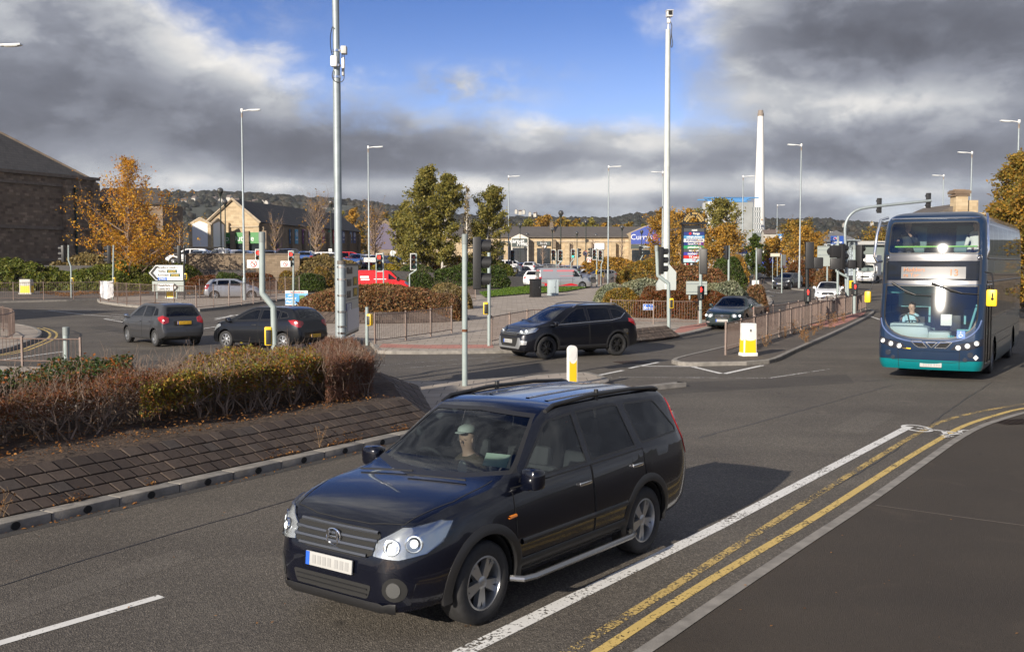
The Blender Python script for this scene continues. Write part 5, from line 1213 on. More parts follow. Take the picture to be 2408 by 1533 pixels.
# ------------------------------------------------------------------ the double-deck bus
class Shell(Car):
 def __init__(s, root, bm, P): s.root, s.P, s.bm = root, P, bm; s.full = BVHTree.FromBMesh(bm); s.f = {}
def make_bus():
 root = place('double_deck_bus', 'dark blue double-deck bus with teal skirt and yellow mirrors', 'bus', (10.56, 26.35), 239.5)
 NAVY = paint('bus_navy', (.010,.026,.062), .15, .3); TEAL = paint('bus_teal', (.0,.165,.185), .1, .35); SIDE = paint('bus_side_teal', (.028,.105,.125), .2, .25); BAND = mat('dark_silver_band', (.10,.10,.105), .28, .8); BLK = paint('bus_black_panel', (.006,.007,.008), .2, .15)
 L, W = 10.4, 1.26
 xf = pch([(.27,-.10),(.40,-.03),(.7,.02),(1.0,.04),(1.2,.02),(2.45,-.20),(2.55,-.22),(3.12,-.27),(3.2,-.28),(4.05,-.50),(4.18,-.60),(4.27,-.90),(4.31,-1.3)])
 wf = pch([(.27,1.20),(.40,1.245),(.7,1.26),(2.6,1.26),(3.1,1.25),(4.0,1.20),(4.15,1.13),(4.25,1.0),(4.31,.8)])
 zs = np.unique(np.concatenate([np.linspace(.27,4.05,46), [4.10,4.15,4.19,4.23,4.26,4.285,4.30,4.31]])); rings = []
 for z in zs:
  x0, w = float(xf(z)), float(wf(z)); xb = -L + (0 if z < 4.05 else (z-4.05)**2*6); r = .22; bow = .13; half = []
  for y in np.linspace(0, w-r, 9): half.append((x0 - bow*(y/W)**2, y))
  xa = x0 - bow*((w-r)/W)**2
  for k in range(1, 8): a = math.pi/2*k/8; half.append((xa - r*(1-math.cos(a)) - .05*math.sin(a)**2, w-r+r*math.sin(a)))
  for x in np.linspace(xa-r-.05, xb+.12, 84): half.append((x, w))
  half += [(xb+.035, w-.035), (xb, w-.12)] + [(xb, y) for y in np.linspace(w-.4, 0, 4)]
  rings.append([(x, y, z) for x, y in half] + [(x, -y, z) for x, y in half[-2:0:-1]])
 bm = bmesh.new(); vs = [[bm.verts.new(p) for p in r] for r in rings]; m = len(rings[0])
 for i in range(len(rings)-1):
  for j in range(m): k = (j+1) % m; bm.faces.new((vs[i][j], vs[i][k], vs[i+1][k], vs[i+1][j]))
 bm.faces.new(vs[0]); bm.faces.new(vs[-1][::-1]); bmesh.ops.recalc_face_normals(bm, faces=bm.faces)
 s = Shell(root, bm, dict(beltz=-9, r=.47))
 for ax in (-2.75, -8.1):
  rr = .55; bmesh.ops.delete(bm, geom=[f for f in bm.faces if abs(f.calc_center_median().y) > .7 and math.hypot(f.calc_center_median().x-ax, f.calc_center_median().z-.48) < rr and f.calc_center_median().z > .28], context='FACES')
  for e in bm.edges:
   if len(e.link_faces) == 1:
    for v in e.verts:
     d = math.hypot(v.co.x-ax, v.co.z-.48)
     if .35 < d < .75 and abs(v.co.y) > .7 and v.co.z > .29: v.co.x = ax+(v.co.x-ax)/d*rr; v.co.z = .48+(v.co.z-.48)/d*rr
 fr = lambda f: f.calc_center_median().x > -1.0 and f.normal.x > .25
 lw = [(-1.12,2.42),(1.12,2.42)] + [(1.13*math.cos(a)**.62 if math.cos(a) > 0 else 0, 1.66 - .61*abs(math.sin(a))**1.0) for a in np.linspace(0, math.pi/2, 8)]; lw = lw[:-1] + [(0,1.05)]
 lw = lw[1:]; poly = lw + [(-a, b) for a, b in lw[::-1][1:]]
 g = mat_glass('bus_windscreen_glass', (.74,.80,.80), 1.85, .045)
 w1 = s.cut(inset(poly, .035), 'x', 'windscreen', g, fr); s.cut(poly, 'x', 'window_seal', TRIMB, fr, w1)
 up = rnd_poly([(-1.11,3.20),(-1.06,4.04),(1.06,4.04),(1.11,3.20)], .13, 4)
 w2 = s.cut(inset(up, .035), 'x', 'upper_windscreen', g, fr); s.cut(up, 'x', 'window_seal', TRIMB, fr, w2)
 d1 = s.cut([(-1.11,2.53),(-1.11,3.03),(1.11,3.03),(1.11,2.53)], 'x', 'destination_panel', BLK, fr)
 s.cut([(-1.16,2.44),(-1.16,3.19),(1.16,3.19),(1.16,2.44)], 'x', 'front_band', BAND, fr)
 dsp = s.patch([(-.74,2.58),(-.74,2.88),(.80,2.88),(.80,2.58)], 'x', 'destination_display', mat('display_grey', (.16,.16,.165), .3), .006, d1)
 n = Vector((1,0,0)); AMB = mat('amber_display_dots', (.42,.17,.07), .4, emit=(1,.36,.10), estr=.10)
 X = s.hit((6,0,2.7),(-1,0,0))[0].x
 for body, y, z, sz in (('Hudders', -.42, 2.805, .15), ('re Tops', -.46, 2.665, .14), ('13', .52, 2.73, .24)):
  text(body, sz, face_M((X+.012-.03*abs(y), y, z), 0, 1), AMB, 'display_lettering', dsp)
 s.cut([(-1.4,.2),(-1.4,.52),(1.4,.52),(1.4,.2)], 'x', 'front_skirt', TEAL, lambda f: f.calc_center_median().x > -.55 and f.normal.x > -.2 and f.normal.z > -.9)
 sd = lambda sg: (lambda f: f.calc_center_median().y*sg > .6 and f.normal.y*sg > .45)
 frame_x = [-.95,-2.05,-3.35,-4.65,-5.95,-7.25,-8.55,-9.75]
 for sg in (1,-1):
  for a, b in zip(frame_x, frame_x[1:]): s.cut([(a-.035,3.18),(a-.035,3.96),(b+.035,3.96),(b+.035,3.18)], 'y', 'upper_window', GLASSD, sd(sg))
  s.cut([(-.75,3.12),(-.75,4.0),(-9.9,4.0),(-9.9,3.12)], 'y', 'window_band', BLK, sd(sg))
  if sg > 0:
   for a, b in ((-.55,-1.12),(-1.16,-1.75)):
    dg = s.cut([(a,.42),(a,2.42),(b,2.42),(b,.42)], 'y', 'entrance_door', GLASSD, sd(sg)); s.line([(a,.42),(a,2.42),(b,2.42),(b,.42),(a,.42)], 'y', 'door_frame', BLK, .06, .004, 1, dg, h=.012)
   low = [-1.95,-3.2,-4.5,-5.8,-7.1,-8.4]
  else: low = [-.65,-1.9,-3.2,-4.5,-5.8,-7.1,-8.4]
  for a, b in zip(low, low[1:]): s.cut([(a-.035,1.62),(a-.035,2.40),(b+.035,2.40),(b+.035,1.62)], 'y', 'lower_window', GLASSD, sd(sg))
  s.cut([(low[0]+.05,1.56),(low[0]+.05,2.46),(-8.5,2.46),(-8.5,1.56)], 'y', 'window_band', BLK, sd(sg))
  s.cut([(-2.3,2.58),(-2.3,3.06),(-8.9,3.06),(-8.9,2.58)], 'y', 'advert_panel', mat('dull_grey_panel', (.085,.075,.065), .25, coat=.8), sd(sg))
  s.cut([(-1.85,.2),(-1.85,1.52),(-10.3,1.52),(-10.3,.2)], 'y', 'lower_side_panel', SIDE, sd(sg))
  s.line([(-3.4,.80),(-7.5,.80)], 'y', 'panel_seam', BAND, .02, .003, sg); s.line([(-2.0,1.06),(-10.2,1.06)], 'y', 'panel_seam', BAND, .016, .003, sg); s.line([(-.7,2.50),(-10.2,2.50)], 'y', 'side_moulding', BAND, .05, .003, sg, h=.012); s.line([(-.7,3.09),(-10.2,3.09)], 'y', 'side_moulding', BAND, .05, .003, sg, h=.012)
  hb = MB(); 
  for ax in (-2.75,-8.1):
   for k in range(12):
    a0, a1 = math.pi*k/12, math.pi*(k+1)/12; hb.add([(ax+.56*math.cos(t), sg*y, .48+.56*math.sin(t)) for t, y in ((a0,1.2),(a1,1.2),(a1,.8),(a0,.8))], [(0,1,2,3)])
   hb.add([(ax, sg*.8, .48)] + [(ax+.58*math.cos(math.pi*k/12), sg*.8, .48+.58*math.sin(math.pi*k/12)) for k in range(13)], [(0,k,k+1) for k in range(1,13)])
  hb.build('wheel_housing', DARK, root, smooth=0)
  for ax in (-2.75,-8.1): wheel(root, ax, sg*1.07, .47, .28, dict(n=8, w=.16, m=mat('steel_wheel', (.22,.22,.22), .5, .6)), sg, .29)
  ys = [(.70,.86),(.91,.91),(1.11,.98)]; cl = s.corner([(.0,.52,.80),(-.02,.62,.93),(-.12,1.0,1.02),(-.30,1.22,1.10),(-.30,1.23,.94),(-.10,.90,.80)], 26, 'headlamp_cluster', mat('lamp_pod', (.015,.018,.03), .25, coat=1), both=False, off=.008) if sg > 0 else s.patch([(-.52,.80),(-.62,.93),(-.98,1.02),(-1.20,1.10),(-1.20,.94),(-.9,.80)], 'x', 'headlamp_cluster', MATS['lamp_pod'], .008)
  cl = cl[0] if isinstance(cl, list) else cl
  for y, z in ys:
   p, nn = s.hit((4, sg*y, z), (-1,0,0)); nn = nn if nn.x > 0 else -nn; M = Matrix.Translation(p+nn*.012) @ nn.to_track_quat('Z','Y').to_matrix().to_4x4()
   hl = MB(); hl.lathe([(.068,0),(.067,.014),(.058,.014),(.048,.002),(0,-.002)], 20, M); o = hl.build('headlamp', LAMPIN, cl or root, smooth=50)
   b2 = MB(); b2.lathe([(.026,.004),(.022,.018),(0,.022)], 14, M); b2.build('lamp_bulb', LAMPW, o, smooth=60)
  for y, z, r in ((.98,.68,.07),(.86,.56,.052)):
   p, nn = s.hit((4, sg*y, z), (-1,0,0)); nn = nn if nn.x > 0 else -nn; M = Matrix.Translation(p+nn*.004) @ nn.to_track_quat('Z','Y').to_matrix().to_4x4()
   b2 = MB(); b2.lathe([(r,0),(r,.012),(r*.8,.014),(0,.006)], 18, M); b2.build('round_lamp', mat('dark_lamp', (.03,.035,.05), .15, coat=1), root, smooth=50)
  p, nn = s.hit((4, sg*1.08, 3.11), (-1,0,0)); b2 = MB(); b2.ball(p, .045, 10, (.5,1.2,.6)); b2.build('marker_lamp', CHROME, root, smooth=60)
 s.line([(-1.19,.56),(-.55,.475),(.55,.475),(1.19,.56)], 'x', 'bumper_seam', DARK, .012, .003)
 for y in (-.72,.72): s.line([(y,.30),(y*1.02,.78)], 'x', 'bumper_seam', DARK, .012, .003)
 s.line([(-.72,.76),(.72,.76)], 'x', 'bumper_crease', NAVY, .04, -.002, h=.014)
 U = [(-1.20,1.55)] + [(-1.19*math.cos(a)**.7, 1.55-.58*math.sin(a)) for a in np.linspace(.15, math.pi/2-.02, 9)]; U = U + [(-a, b) for a, b in U[::-1]]
 s.line(U, 'x', 'windscreen_moulding', mat('pale_navy_edge', (.08,.12,.25), .25, coat=1), .045, .0, h=.016)
 for pl in ([(-.30,.88),(-.42,1.0),(-.16,1.0),(-.02,.84),(-.22,.84)], [(-.06,.985),(.22,.985),(.08,.84)], [(.15,.84),(.30,.99),(.56,.99),(.42,.84)]):
  s.line(pl + [pl[0]], 'x', 'grille_emblem', CHROME, .028, .006, h=.014); s.patch(inset(pl, .02), 'x', 'grille_opening', DARK, .003)
 wb = s.patch([(.66,1.10),(.66,1.28),(.85,1.28),(.85,1.10)], 'x', 'access_sign', mat('sign_blue', (.02,.12,.50), .4), .006); X2 = s.hit((6,.755,1.19),(-1,0,0))[0].x + .016
 wm = MB(); q = lambda y, z: (X2, .755+y, 1.19+z)
 wm.tube([q(.0,.055), q(.005,-.005), q(.035,-.005), q(.05,-.045)], .009, 6); wm.tube([q(.035*math.cos(t)-.01, .035*math.sin(t)-.03) for t in np.linspace(2.0, 5.9, 12)], .007, 6); wm.ball(q(0,.07), .014, 8); wm.build('wheelchair_symbol', WHITEP, wb)
 text('1551', .085, face_M((s.hit((6,.53,1.13),(-1,0,0))[0].x+.006, .53, 1.13), -.16, 1), mat('teal_numbers', (.02,.30,.36), .4), 'fleet_number', root)
 by = s.patch([(1.10,.62-.07),(1.04,.62),(1.10,.62+.07),(1.16,.62)], 'x', 'round_badge', WHITEP, .006)
 s.line([(-.70,.815),(-.42,.80)], 'x', 'yellow_lettering_strip', YELP, .028, .004)
 s.P['xf'] = .06; p = s.hit((6,.06,.37),(-1,0,0))[0]; s.plate(p.x+.012, .395, y=.06, band=False)
 for y0, z0, pts in ((-.95,2.47,[(-.95,2.47),(-.62,2.27),(-.34,2.16)]), (.02,2.47,[(.02,2.47),(.48,2.30),(.75,2.22)])):
  P3 = [s.hit((6,a,b),(-1,0,0))[0]+Vector((.06,0,0)) for a, b in pts]; wq = MB(); wq.tube(P3, [.03,.022,.018], 8)
  a, b = pts[-1]; P4 = [s.hit((6,a+dy,b-.0-dz),(-1,0,0))[0]+Vector((.045,0,0)) for dy, dz in ((-.30,-.06),(0,0),(.36,.02))]; wq.tube(P4, .014, 6); wq.build('wiper', TRIMB, root)
 tb = MB(); tb.tube([s.hit((6,y,4.12),(-1,0,0))[0]+Vector((.03,0,0)) for y in np.linspace(-1.06,1.06,14)], .022, 8); tb.build('roof_edge_rail', CHROME, root)
 tb = MB(); tb.tube([(-.62,-1.16,4.16),(-.40,-1.30,4.10),(-.25,-1.36,3.7),(-.16,-1.40,3.15),(-.20,-1.34,3.02),(-.35,-1.24,3.02)], .036, 10); tb.tube([(-.3,-1.36,3.5),(-.5,-1.22,3.5)], .018, 6); tb.tube([(-.35,-1.33,3.95),(-.6,-1.19,3.95)], .018, 6); tb.build('tree_guard', CHROME, root)
 tb = MB(); tb.tube([(-.62,1.22,4.22),(-.54,1.25,4.1),(-.40,1.30,3.3),(-.42,1.27,3.1)], .03, 10); tb.build('tree_guard', CHROME, root)
 mr = MB(); mr.bbox((.02,-1.50,2.10), (.14,.16,.30), .045); o = mr.build('mirror', YELP, root); a = MB(); a.tube([(-.30,-1.22,2.55),(-.05,-1.40,2.45),(.0,-1.50,2.2)], .018, 6); a.build('mirror_arm', TRIMB, o)
 mr = MB(); mr.bbox((.0,1.44,2.12), (.16,.25,.42), .05); o = mr.build('mirror', YELP, root); a = MB(); a.tube([(-.32,1.24,2.75),(-.05,1.42,2.72),(.03,1.48,2.40),(.09,1.46,2.14)], .018, 6); a.ball((.09,1.46,2.10), .035, 10); a.build('mirror_arm', TRIMB, o)
 TE = mat('bus_interior_teal', (.10,.17,.18), .6); GR = mat('bus_dashboard_grey', (.34,.42,.44), .5); CE = mat('bus_interior_pale', (.42,.45,.44), .6); DK = mat('bus_floor', (.05,.05,.055), .7)
 b = MB(); b.box((-5.4,0,.42), (9.3,2.3,.06)); b.box((-5.6,0,2.80), (9.2,2.36,.30)); b.build('deck_floor', DK, root, smooth=0)
 b = MB(); b.box((-5.4,0,4.14), (8.6,2.0,.03)); b.build('ceiling', CE, root, smooth=0)
 b = MB(); b.bbox((-.62,-.58,1.02), (.62,1.10,.70), .18); b.bbox((-.60,.16,.98), (.46,.62,.50), .10); b.bbox((-.72,-.62,1.34), (.44,.86,.16), .07); b.build('dashboard', GR, root)
 b = MB(); b.box((-1.75,-.25,1.35), (.05,.05,1.9)); b.box((-1.75,-.65,2.05), (.04,.8,.5)); b.box((-2.0,.6,1.0), (.05,.05,1.2)); b.tube([(-.9,.55,1.25),(-.9,1.05,1.25)], .025, 8); b.tube([(-1.2,.98,1.9),(-.9,.80,1.1)], .03, 8); b.build('cab_partition', mat('bus_rail_teal', (.16,.40,.44), .4), root)
 b = MB(); b.bbox((-1.0,.28,1.50), (.16,.28,.30), .03); b.build('ticket_machine', WHITEP, root); b = MB(); b.bbox((-1.1,.50,1.42), (.3,.26,.42), .03); b.box((-1.1,-.35,1.42), (.3,.2,.30)); b.build('cab_equipment', BLACKR, root)
 b = MB(); M = Matrix.Translation((-.78,-.62,1.45)) @ Matrix.Rotation(R(-38), 4, 'Y'); b.tube([M @ Vector((.24*math.cos(k*.3307), .24*math.sin(k*.3307), .06)) for k in range(20)], .018, 6); b.tube([M @ Vector((-.22,0,.06)), M @ Vector((.22,0,.06))], .02, 6); b.build('steering_wheel', mat('grey_rim', (.10,.10,.10), .5), root)
 b = MB(); b.bbox((-.75,-.55,2.30), (.06,1.2,.22), .02); b.build('sun_blind', mat('blind_teal', (.10,.32,.32), .6), root)
 for i, x in enumerate((-1.55,-2.45,-3.35,-4.25,-5.15,-6.05)):
  for y in (-.78,.78):
   b = MB(); b.bbox((x,y,3.32), (.42,.85,.14), .05); b.bbox((x-.24,y,3.66), (.12,.85,.62), .06, ry=R(-10)); b.build('seat', TE, root)
   if i > 1: b = MB(); b.bbox((x,y,1.02), (.42,.85,.14), .05); b.bbox((x-.24,y,1.36), (.12,.85,.62), .06, ry=R(-10)); b.build('seat', TE, root)
 b = MB(); b.bbox((-.86,0,3.10), (.5,2.1,.26), .10); b.build('front_ledge', CE, root); b = MB(); b.tube([(-.78,-1.0,3.40),(-.78,1.0,3.40)], .02, 8); b.build('grab_rail', mat('yellow_green_rail', (.25,.55,.12), .4), root)
 s.body(NAVY)
 person_mesh(('driver_person', 'bus driver in a pale blue shirt behind the steering wheel'), root, (-1.25,-.62,1.12), 1.0, 'pale_blue_shirt', ((.42,.20,.40),(.42,-.20,.40)), (.40,.62,.72))
 person_mesh(('passenger_person', 'passenger in a black and lime jacket seated upstairs, hand at the chin'), root, (-1.50,-.80,3.30), 1.0, 'black_jacket', ((.30,.04,.50),(.36,-.20,.26)), (.03,.035,.035), (.02,.015,.012))
 person_mesh(('passenger_person', 'passenger in a white top seated upstairs by the pavement side'), root, (-1.50,.88,3.30), .98, 'white_top', ((.30,.14,.10),(.30,-.14,.10)), (.62,.62,.6), (.10,.05,.03))
make_bus()
# ------------------------------------------------------------------ street furniture
RED_ON = mat('red_signal_lit', (.6,.02,.02), .3, emit=(1,.03,.02), estr=3.0); GRN_ON = mat('green_signal_lit', (.02,.6,.25), .3, emit=(.05,1,.45), estr=2.5)
L_RED = mat('red_signal_off', (.10,.012,.012), .25, coat=.6); L_AMB = mat('amber_signal_off', (.13,.06,.008), .25, coat=.6); L_GRN = mat('green_signal_off', (.01,.07,.05), .25, coat=.6)
RUST = mat('rust', (.12,.045,.02), .9)
def sig_head(root, c, s, face, lit=None, border=False, n=3):
 """signal head of n aspects centred at c, facing the compass angle face"""
 F = Matrix.Translation(c) @ Matrix.Rotation(R(face-90), 4, 'Z') @ Matrix.Diagonal((s, s, s, 1))     # local +Y looks out
 h = .33*n; mb = MB(); b = MB(); b.bbox((0,-.06,0), (.31,.17,h+.04), .03); mb.add([F @ Vector(v) for v in b.v], b.f)
 o = mb.build('signal_head', BLACKR, root)
 if border:
  b = MB(); b.box((0,-.005,0), (.44,.012,h+.16)); q = MB(); q.add([F @ Vector(v) for v in b.v], b.f); p = q.build('backing_board', WHITES, o, smooth=0)
  b = MB(); b.box((0,.003,0), (.36,.012,h+.08)); q = MB(); q.add([F @ Vector(v) for v in b.v], b.f); q.build('board_face', BLACKR, p, smooth=0)
 for i in range(n):
  z = h/2-.165-.33*i if n > 1 else 0; nm = ('red','amber','green')[i] if n == 3 else lit
  lm = {'red': RED_ON if lit == 'red' else L_RED, 'amber': L_AMB, 'green': GRN_ON if lit == 'green' else L_GRN}.get(nm, L_RED)
  M = F @ Matrix.Translation((0,.03,z)) @ Matrix.Rotation(R(-90), 4, 'X'); l = MB(); l.lathe([(.115,0),(.10,.018),(.06,.03),(0,.034)], 18, M); lo = l.build('signal_lens', lm, o, smooth=60)
  v = MB(); N = 14; vs = []
  for k in range(N+1):
   a = math.pi*(1.5*k/N - .25); d = .20 - .06*max(0, -math.sin(a))
   for r in (.135, .125):
    for y in (0, d): vs.append(F @ Vector((r*math.cos(a), .02+y, z+r*math.sin(a))))
  v.add(vs, [(4*k,4*k+1,4*k+5,4*k+4) for k in range(N)] + [(4*k+2,4*k+6,4*k+7,4*k+3) for k in range(N)] + [(4*k+1,4*k+3,4*k+7,4*k+5) for k in range(N)])
  v.build('visor', BLACKR, lo, smooth=50)
 return o
def signal(label, line, r=.057, m=None, heads=(), button=None, ped=None, sign=None, Y=None, cap=True, name='traffic_signal', cat='traffic signal', rust=None):
 """pole through picture points (the last one stands on the ground), its heads, push-button box and so on"""
 m = m or GREYP; base = at(*line[-1]) if Y is None else foot(line[-1][0], Y); Y = base.y; base = Vector((base.x, base.y, zg(Y)))
 root = thing(name, label, cat, base); loc = lambda px, py, dy=0.0: atY(px, py, Y) - base + Vector((0,dy,0))
 pts = [Vector((0,0,0))] + [loc(*p) for p in line[:-1]][::-1]
 P = []
 for i, p in enumerate(pts):       # short curves at the cranks
  if 0 < i < len(pts)-1: P += [p+(pts[i-1]-p).normalized()*.07, p, p+(pts[i+1]-p).normalized()*.07]
  else: P.append(p)
 mb = MB(); mb.tube(P, r, 16); po = mb.build('post', m, root, smooth=40)
 if cap: c = MB(); t = pts[-1]; c.tube([t-Vector((0,0,.22)), t+Vector((0,0,.0)), t+Vector((0,0,.015))], [r*1.13, r*1.13, r*.9], 16); c.build('cap', mat('cap_grey', (.19,.215,.21), .5) if m is GREYP else m, po, smooth=40)
 if rust: c = MB(); q = loc(*rust); c.tube([q-Vector((0,0,.035)), q+Vector((0,0,.03))], r*1.02, 16, False); c.build('rust_band', RUST, po)
 for hd in heads:
  px, y0, y1, face = hd[:4]; lit = hd[4] if len(hd) > 4 else None; brd = hd[5] if len(hd) > 5 else False; n = hd[6] if len(hd) > 6 else 3
  a, b = loc(px, y0), loc(px, y1); s = abs(a.z-b.z)/(.33*n+.16 if brd else .33*n+.05); c = (a+b)/2
  sig_head(root, c, s, face, lit, brd, n)
  k = MB(); zz = [c.z] if n == 1 else [c.z+.30*s, c.z-.30*s]
  near = min(P, key=lambda q: abs(q.z-c.z)); 
  for z in zz: k.tube([Vector((near.x, near.y, z)), Vector((c.x, c.y, z))], .018, 6)
  k.build('bracket', BLACKR, root)
 if button:
  px, py, face = button; c = loc(px, py); d = Vector((math.cos(R(face)), math.sin(R(face)), 0)); hgt_ = .42
  k = MB(); k.bbox(c + d*.03, (.16,.20,hgt_), .03, rz=R(face)); o = k.build('push_button_box', YELP, root); k = MB(); k.bbox(c+d*.02+Vector((0,0,-.02)), (.12,.23,hgt_*.8), .02, rz=R(face)); k.build('button_panel', BLACKR, o)
 if ped:
  px, py, lit = ped; c = loc(px, py, -.13); k = MB(); k.bbox(c, (.30,.16,.62), .03); o = k.build('pedestrian_lamp', BLACKR, root); q = MB()
  zc = .15 if lit == 'red' else -.14
  q.ball(c+Vector((0,-.09,zc+.075)), .024, 8, (1,.4,1)); q.box(c+Vector((0,-.09,zc+.0)), (.07,.014,.09)); q.box(c+Vector((0,-.09,zc-.075)), (.05,.014,.08)); q.build('pedestrian_figure', RED_ON if lit == 'red' else GRN_ON, o)
  if lit == 'red': q = MB(); q.ball(c+Vector((0,-.085,-.08)), .02, 8); q.box(c+Vector((0,-.085,-.14)), (.04,.012,.09)); q.box(c+Vector((.02,-.085,-.22)), (.02,.012,.08), ry=.3); q.box(c+Vector((-.02,-.085,-.22)), (.02,.012,.08), ry=-.3); q.build('walking_figure_off', mat('unlit_figure', (.20,.22,.21), .5), o)
 if sign:
  px, py, w, h = sign; c = loc(px, py, -.12); s = Y/2450; k = MB(); k.bbox(c, (w*s, .14, h*s), .02); o = k.build('turn_sign_box', WHITES, root); q = MB(); rr = h*s*.40
  q.tube([c+Vector((rr*.86*math.cos(t), -.075, rr*.86*math.sin(t))) for t in np.linspace(0, 6.283, 24)], rr*.10, 5); q.tube([c+Vector((-rr*.6,-.075,rr*.6)), c+Vector((rr*.6,-.075,-rr*.6))], rr*.10, 5); q.build('prohibition_ring', mat('sign_red', (.50,.02,.02), .4), o)
  q = MB(); q.tube([c+Vector((rr*.25,-.073,-rr*.5)), c+Vector((rr*.25,-.073,rr*.25)), c+Vector((-rr*.45,-.073,rr*.25))], rr*.11, 5); q.build('turn_arrow', BLACKR, o)
 return root
signal('grey signal post with one large black three-lamp head facing the bus side', [(1093,552),(1093,917)], .064, heads=[(1129,557,681,2)], rust=(1093,777))
signal('thick grey cranked post with a yellow push-button box rising from the hedge', [(616,547),(617,690),(643,722),(644,880)], .068, Y=23.6, button=(634,790,190))
signal('slim grey post with yellow push button beside the brown railing and paving', [(1150,594),(1150,820)], .058, button=(1144,725,180), cap=False)
signal('short grey post with a small push button next to the brown mound', [(863,722),(863,812)], .062, button=(868,752,-20), cap=False, name='button_post', cat='post')
signal('short pale green post behind the hedge at the corner railing', [(155,770),(155,868)], .085, cap=True, name='short_post', cat='post')
signal('black signal post showing red beside the thick cranked post', [(613,585),(613,711)], .055, BLACKP, heads=[(608,586,627,-92,'red',True)], sign=(598,621,31,19))
signal('grey signal post showing red above the blue advertising board', [(690,590),(690,731)], .055, heads=[(685,590,628,-92,'red',True)], sign=(673,621,23,14))
signal('signal showing red next to the no deliveries plate', [(901,594),(902,672)], .055, heads=[(892,596,639,-92,'red',True)], Y=74)
signal('unlit white-edged signal on a cranked post before the birch trees', [(979,596),(979,635),(963,646),(963,676)], .055, heads=[(972,596,635,-85,None,True)], Y=80, cap=False)
signal('cranked signal post with yellow box, head turned to the shaded stone building', [(161,577),(161,612),(167,628),(168,704)], .055, heads=[(147,577,617,178)], button=(170,660,0))
signal('straight pale signal post with yellow box beneath the orange tree', [(267,577),(265,708)], .055, heads=[(254,577,620,190)], button=(268,660,0))
signal('black signal post behind the direction sign with its head facing away', [(433,577),(434,709)], .055, BLACKP, heads=[(419,577,620,185)], button=(436,650,0))
for lab, ln, kw in (
 ('white-edged signal on a cranked post before the carpet shop gable', [(1209,590),(1209,613),(1218,621),(1218,663)], dict(heads=[(1205,588,614,-85,None,True)], button=(1217,638,180))),
 ('unlit white-edged signal in the pair behind the silver van, with the thicker post', [(1308,590),(1308,655)], dict(heads=[(1301,587,613,-88,None,True)], Y=112)),
 ('unlit white-edged signal on a cranked post, second of the pair behind the silver van', [(1322,590),(1322,613),(1313,621),(1313,655)], dict(heads=[(1317,588,614,-88,None,True)], Y=108)),
 ('white-edged signal showing green above the white hatchback roof', [(1351,587),(1351,608),(1342,618),(1342,655)], dict(heads=[(1347,586,608,-88,'green',True)], Y=112)),
 ('slim signal post with a green walking lamp beside the white hatchback', [(1358,585),(1359,660)], dict(heads=[(1362,584,606,5)], ped=(1360,638,'green'), Y=100)),
 ('signal with a white turn-ban box and yellow button by the short brown rail', [(1403,584),(1404,677)], dict(heads=[(1397,586,611,-90,None,True),(1388,583,606,150)], sign=(1385,611,9,12), button=(1404,640,190))),
 ('white-edged signal on a cranked post next to the short brown rail', [(1418,588),(1418,613),(1414,622),(1413,675)], dict(heads=[(1411,588,613,-88,None,True)], button=(1418,646,0))),
 ('small signal seen side-on on a cranked post before the grass bank', [(1511,579),(1511,602),(1505,612),(1505,652)], dict(heads=[(1506,579,602,10)], button=(1506,640,180))),
 ('large cranked signal post standing in front of the camera tower', [(1544,578),(1547,648),(1572,667),(1573,781)], dict(heads=[(1557,581,645,12)], button=(1577,713,0), r=.075)),
 ('signal post with a red standing figure lamp in front of the shop totem', [(1648,583),(1647,765)], dict(heads=[(1655,585,645,70)], ped=(1647,688,'red'), r=.075)),
 ('signal seen from the back between the totem and the cycle sign', [(1714,578),(1714,650)], dict(heads=[(1709,577,610,130)], Y=72, r=.07)),
 ('signal seen from the back at the kerb of the bush island', [(1779,583),(1779,696)], dict(heads=[(1786,585,622,75)], r=.065)),
 ('white-edged signal beside the charcoal hatchback', [(1806,576),(1805,657)], dict(heads=[(1801,576,606,-115,None,True)], r=.06))):
 signal(lab, ln, **kw)
signal('stout black signal post with red standing figure inside the railings', [(1898,570),(1898,769)], .085, BLACKP, heads=[(1903,569,632,85),(1923,605,632,85,None,False,1)], ped=(1897,694,'red'))
signal('grey signal post seen from the back under the hotel sign', [(1971,556),(1971,690)], .07, heads=[(1962,577,607,100,None,False,1),(1963,607,634,80,None,False,1)], Y=66)
signal('cranked grey signal post beside the white convertible', [(1968,573),(1967,638),(1994,653),(1994,708)], .075, heads=[(1981,573,634,25)])
signal('grey signal post with red standing figure at the end of the narrow island', [(2009,577),(2009,742)], .078, heads=[(2023,576,631,40),(2002,611,632,90,None,False,1)], ped=(2008,680,'red'), button=(2003,669,190))
def mast():
 Y = 72; base = foot(1990, Y); root = thing('mast_arm_signal', 'curved mast arm over the road with two signal heads above the bus', 'traffic signal', base); L = lambda px, py: atY(px, py, Y)-base
 P = spline([L(1990,700), L(1989,600), L(1987,545), L(1990,522), L(2002,503), L(2024,491), L(2069,484.5), L(2130,478), L(2190,472)], .5); P[0] = Vector((0,0,0))
 mb = MB(); mb.tube(P, .10, 12); mb.build('mast', GALV, root, smooth=50)
 for px, a, b in ((2069,467,500),(2185,455,488)): sig_head(root, (L(px,a)+L(px,b))/2+Vector((0,.18,0)), 1.0, 88)
mast()

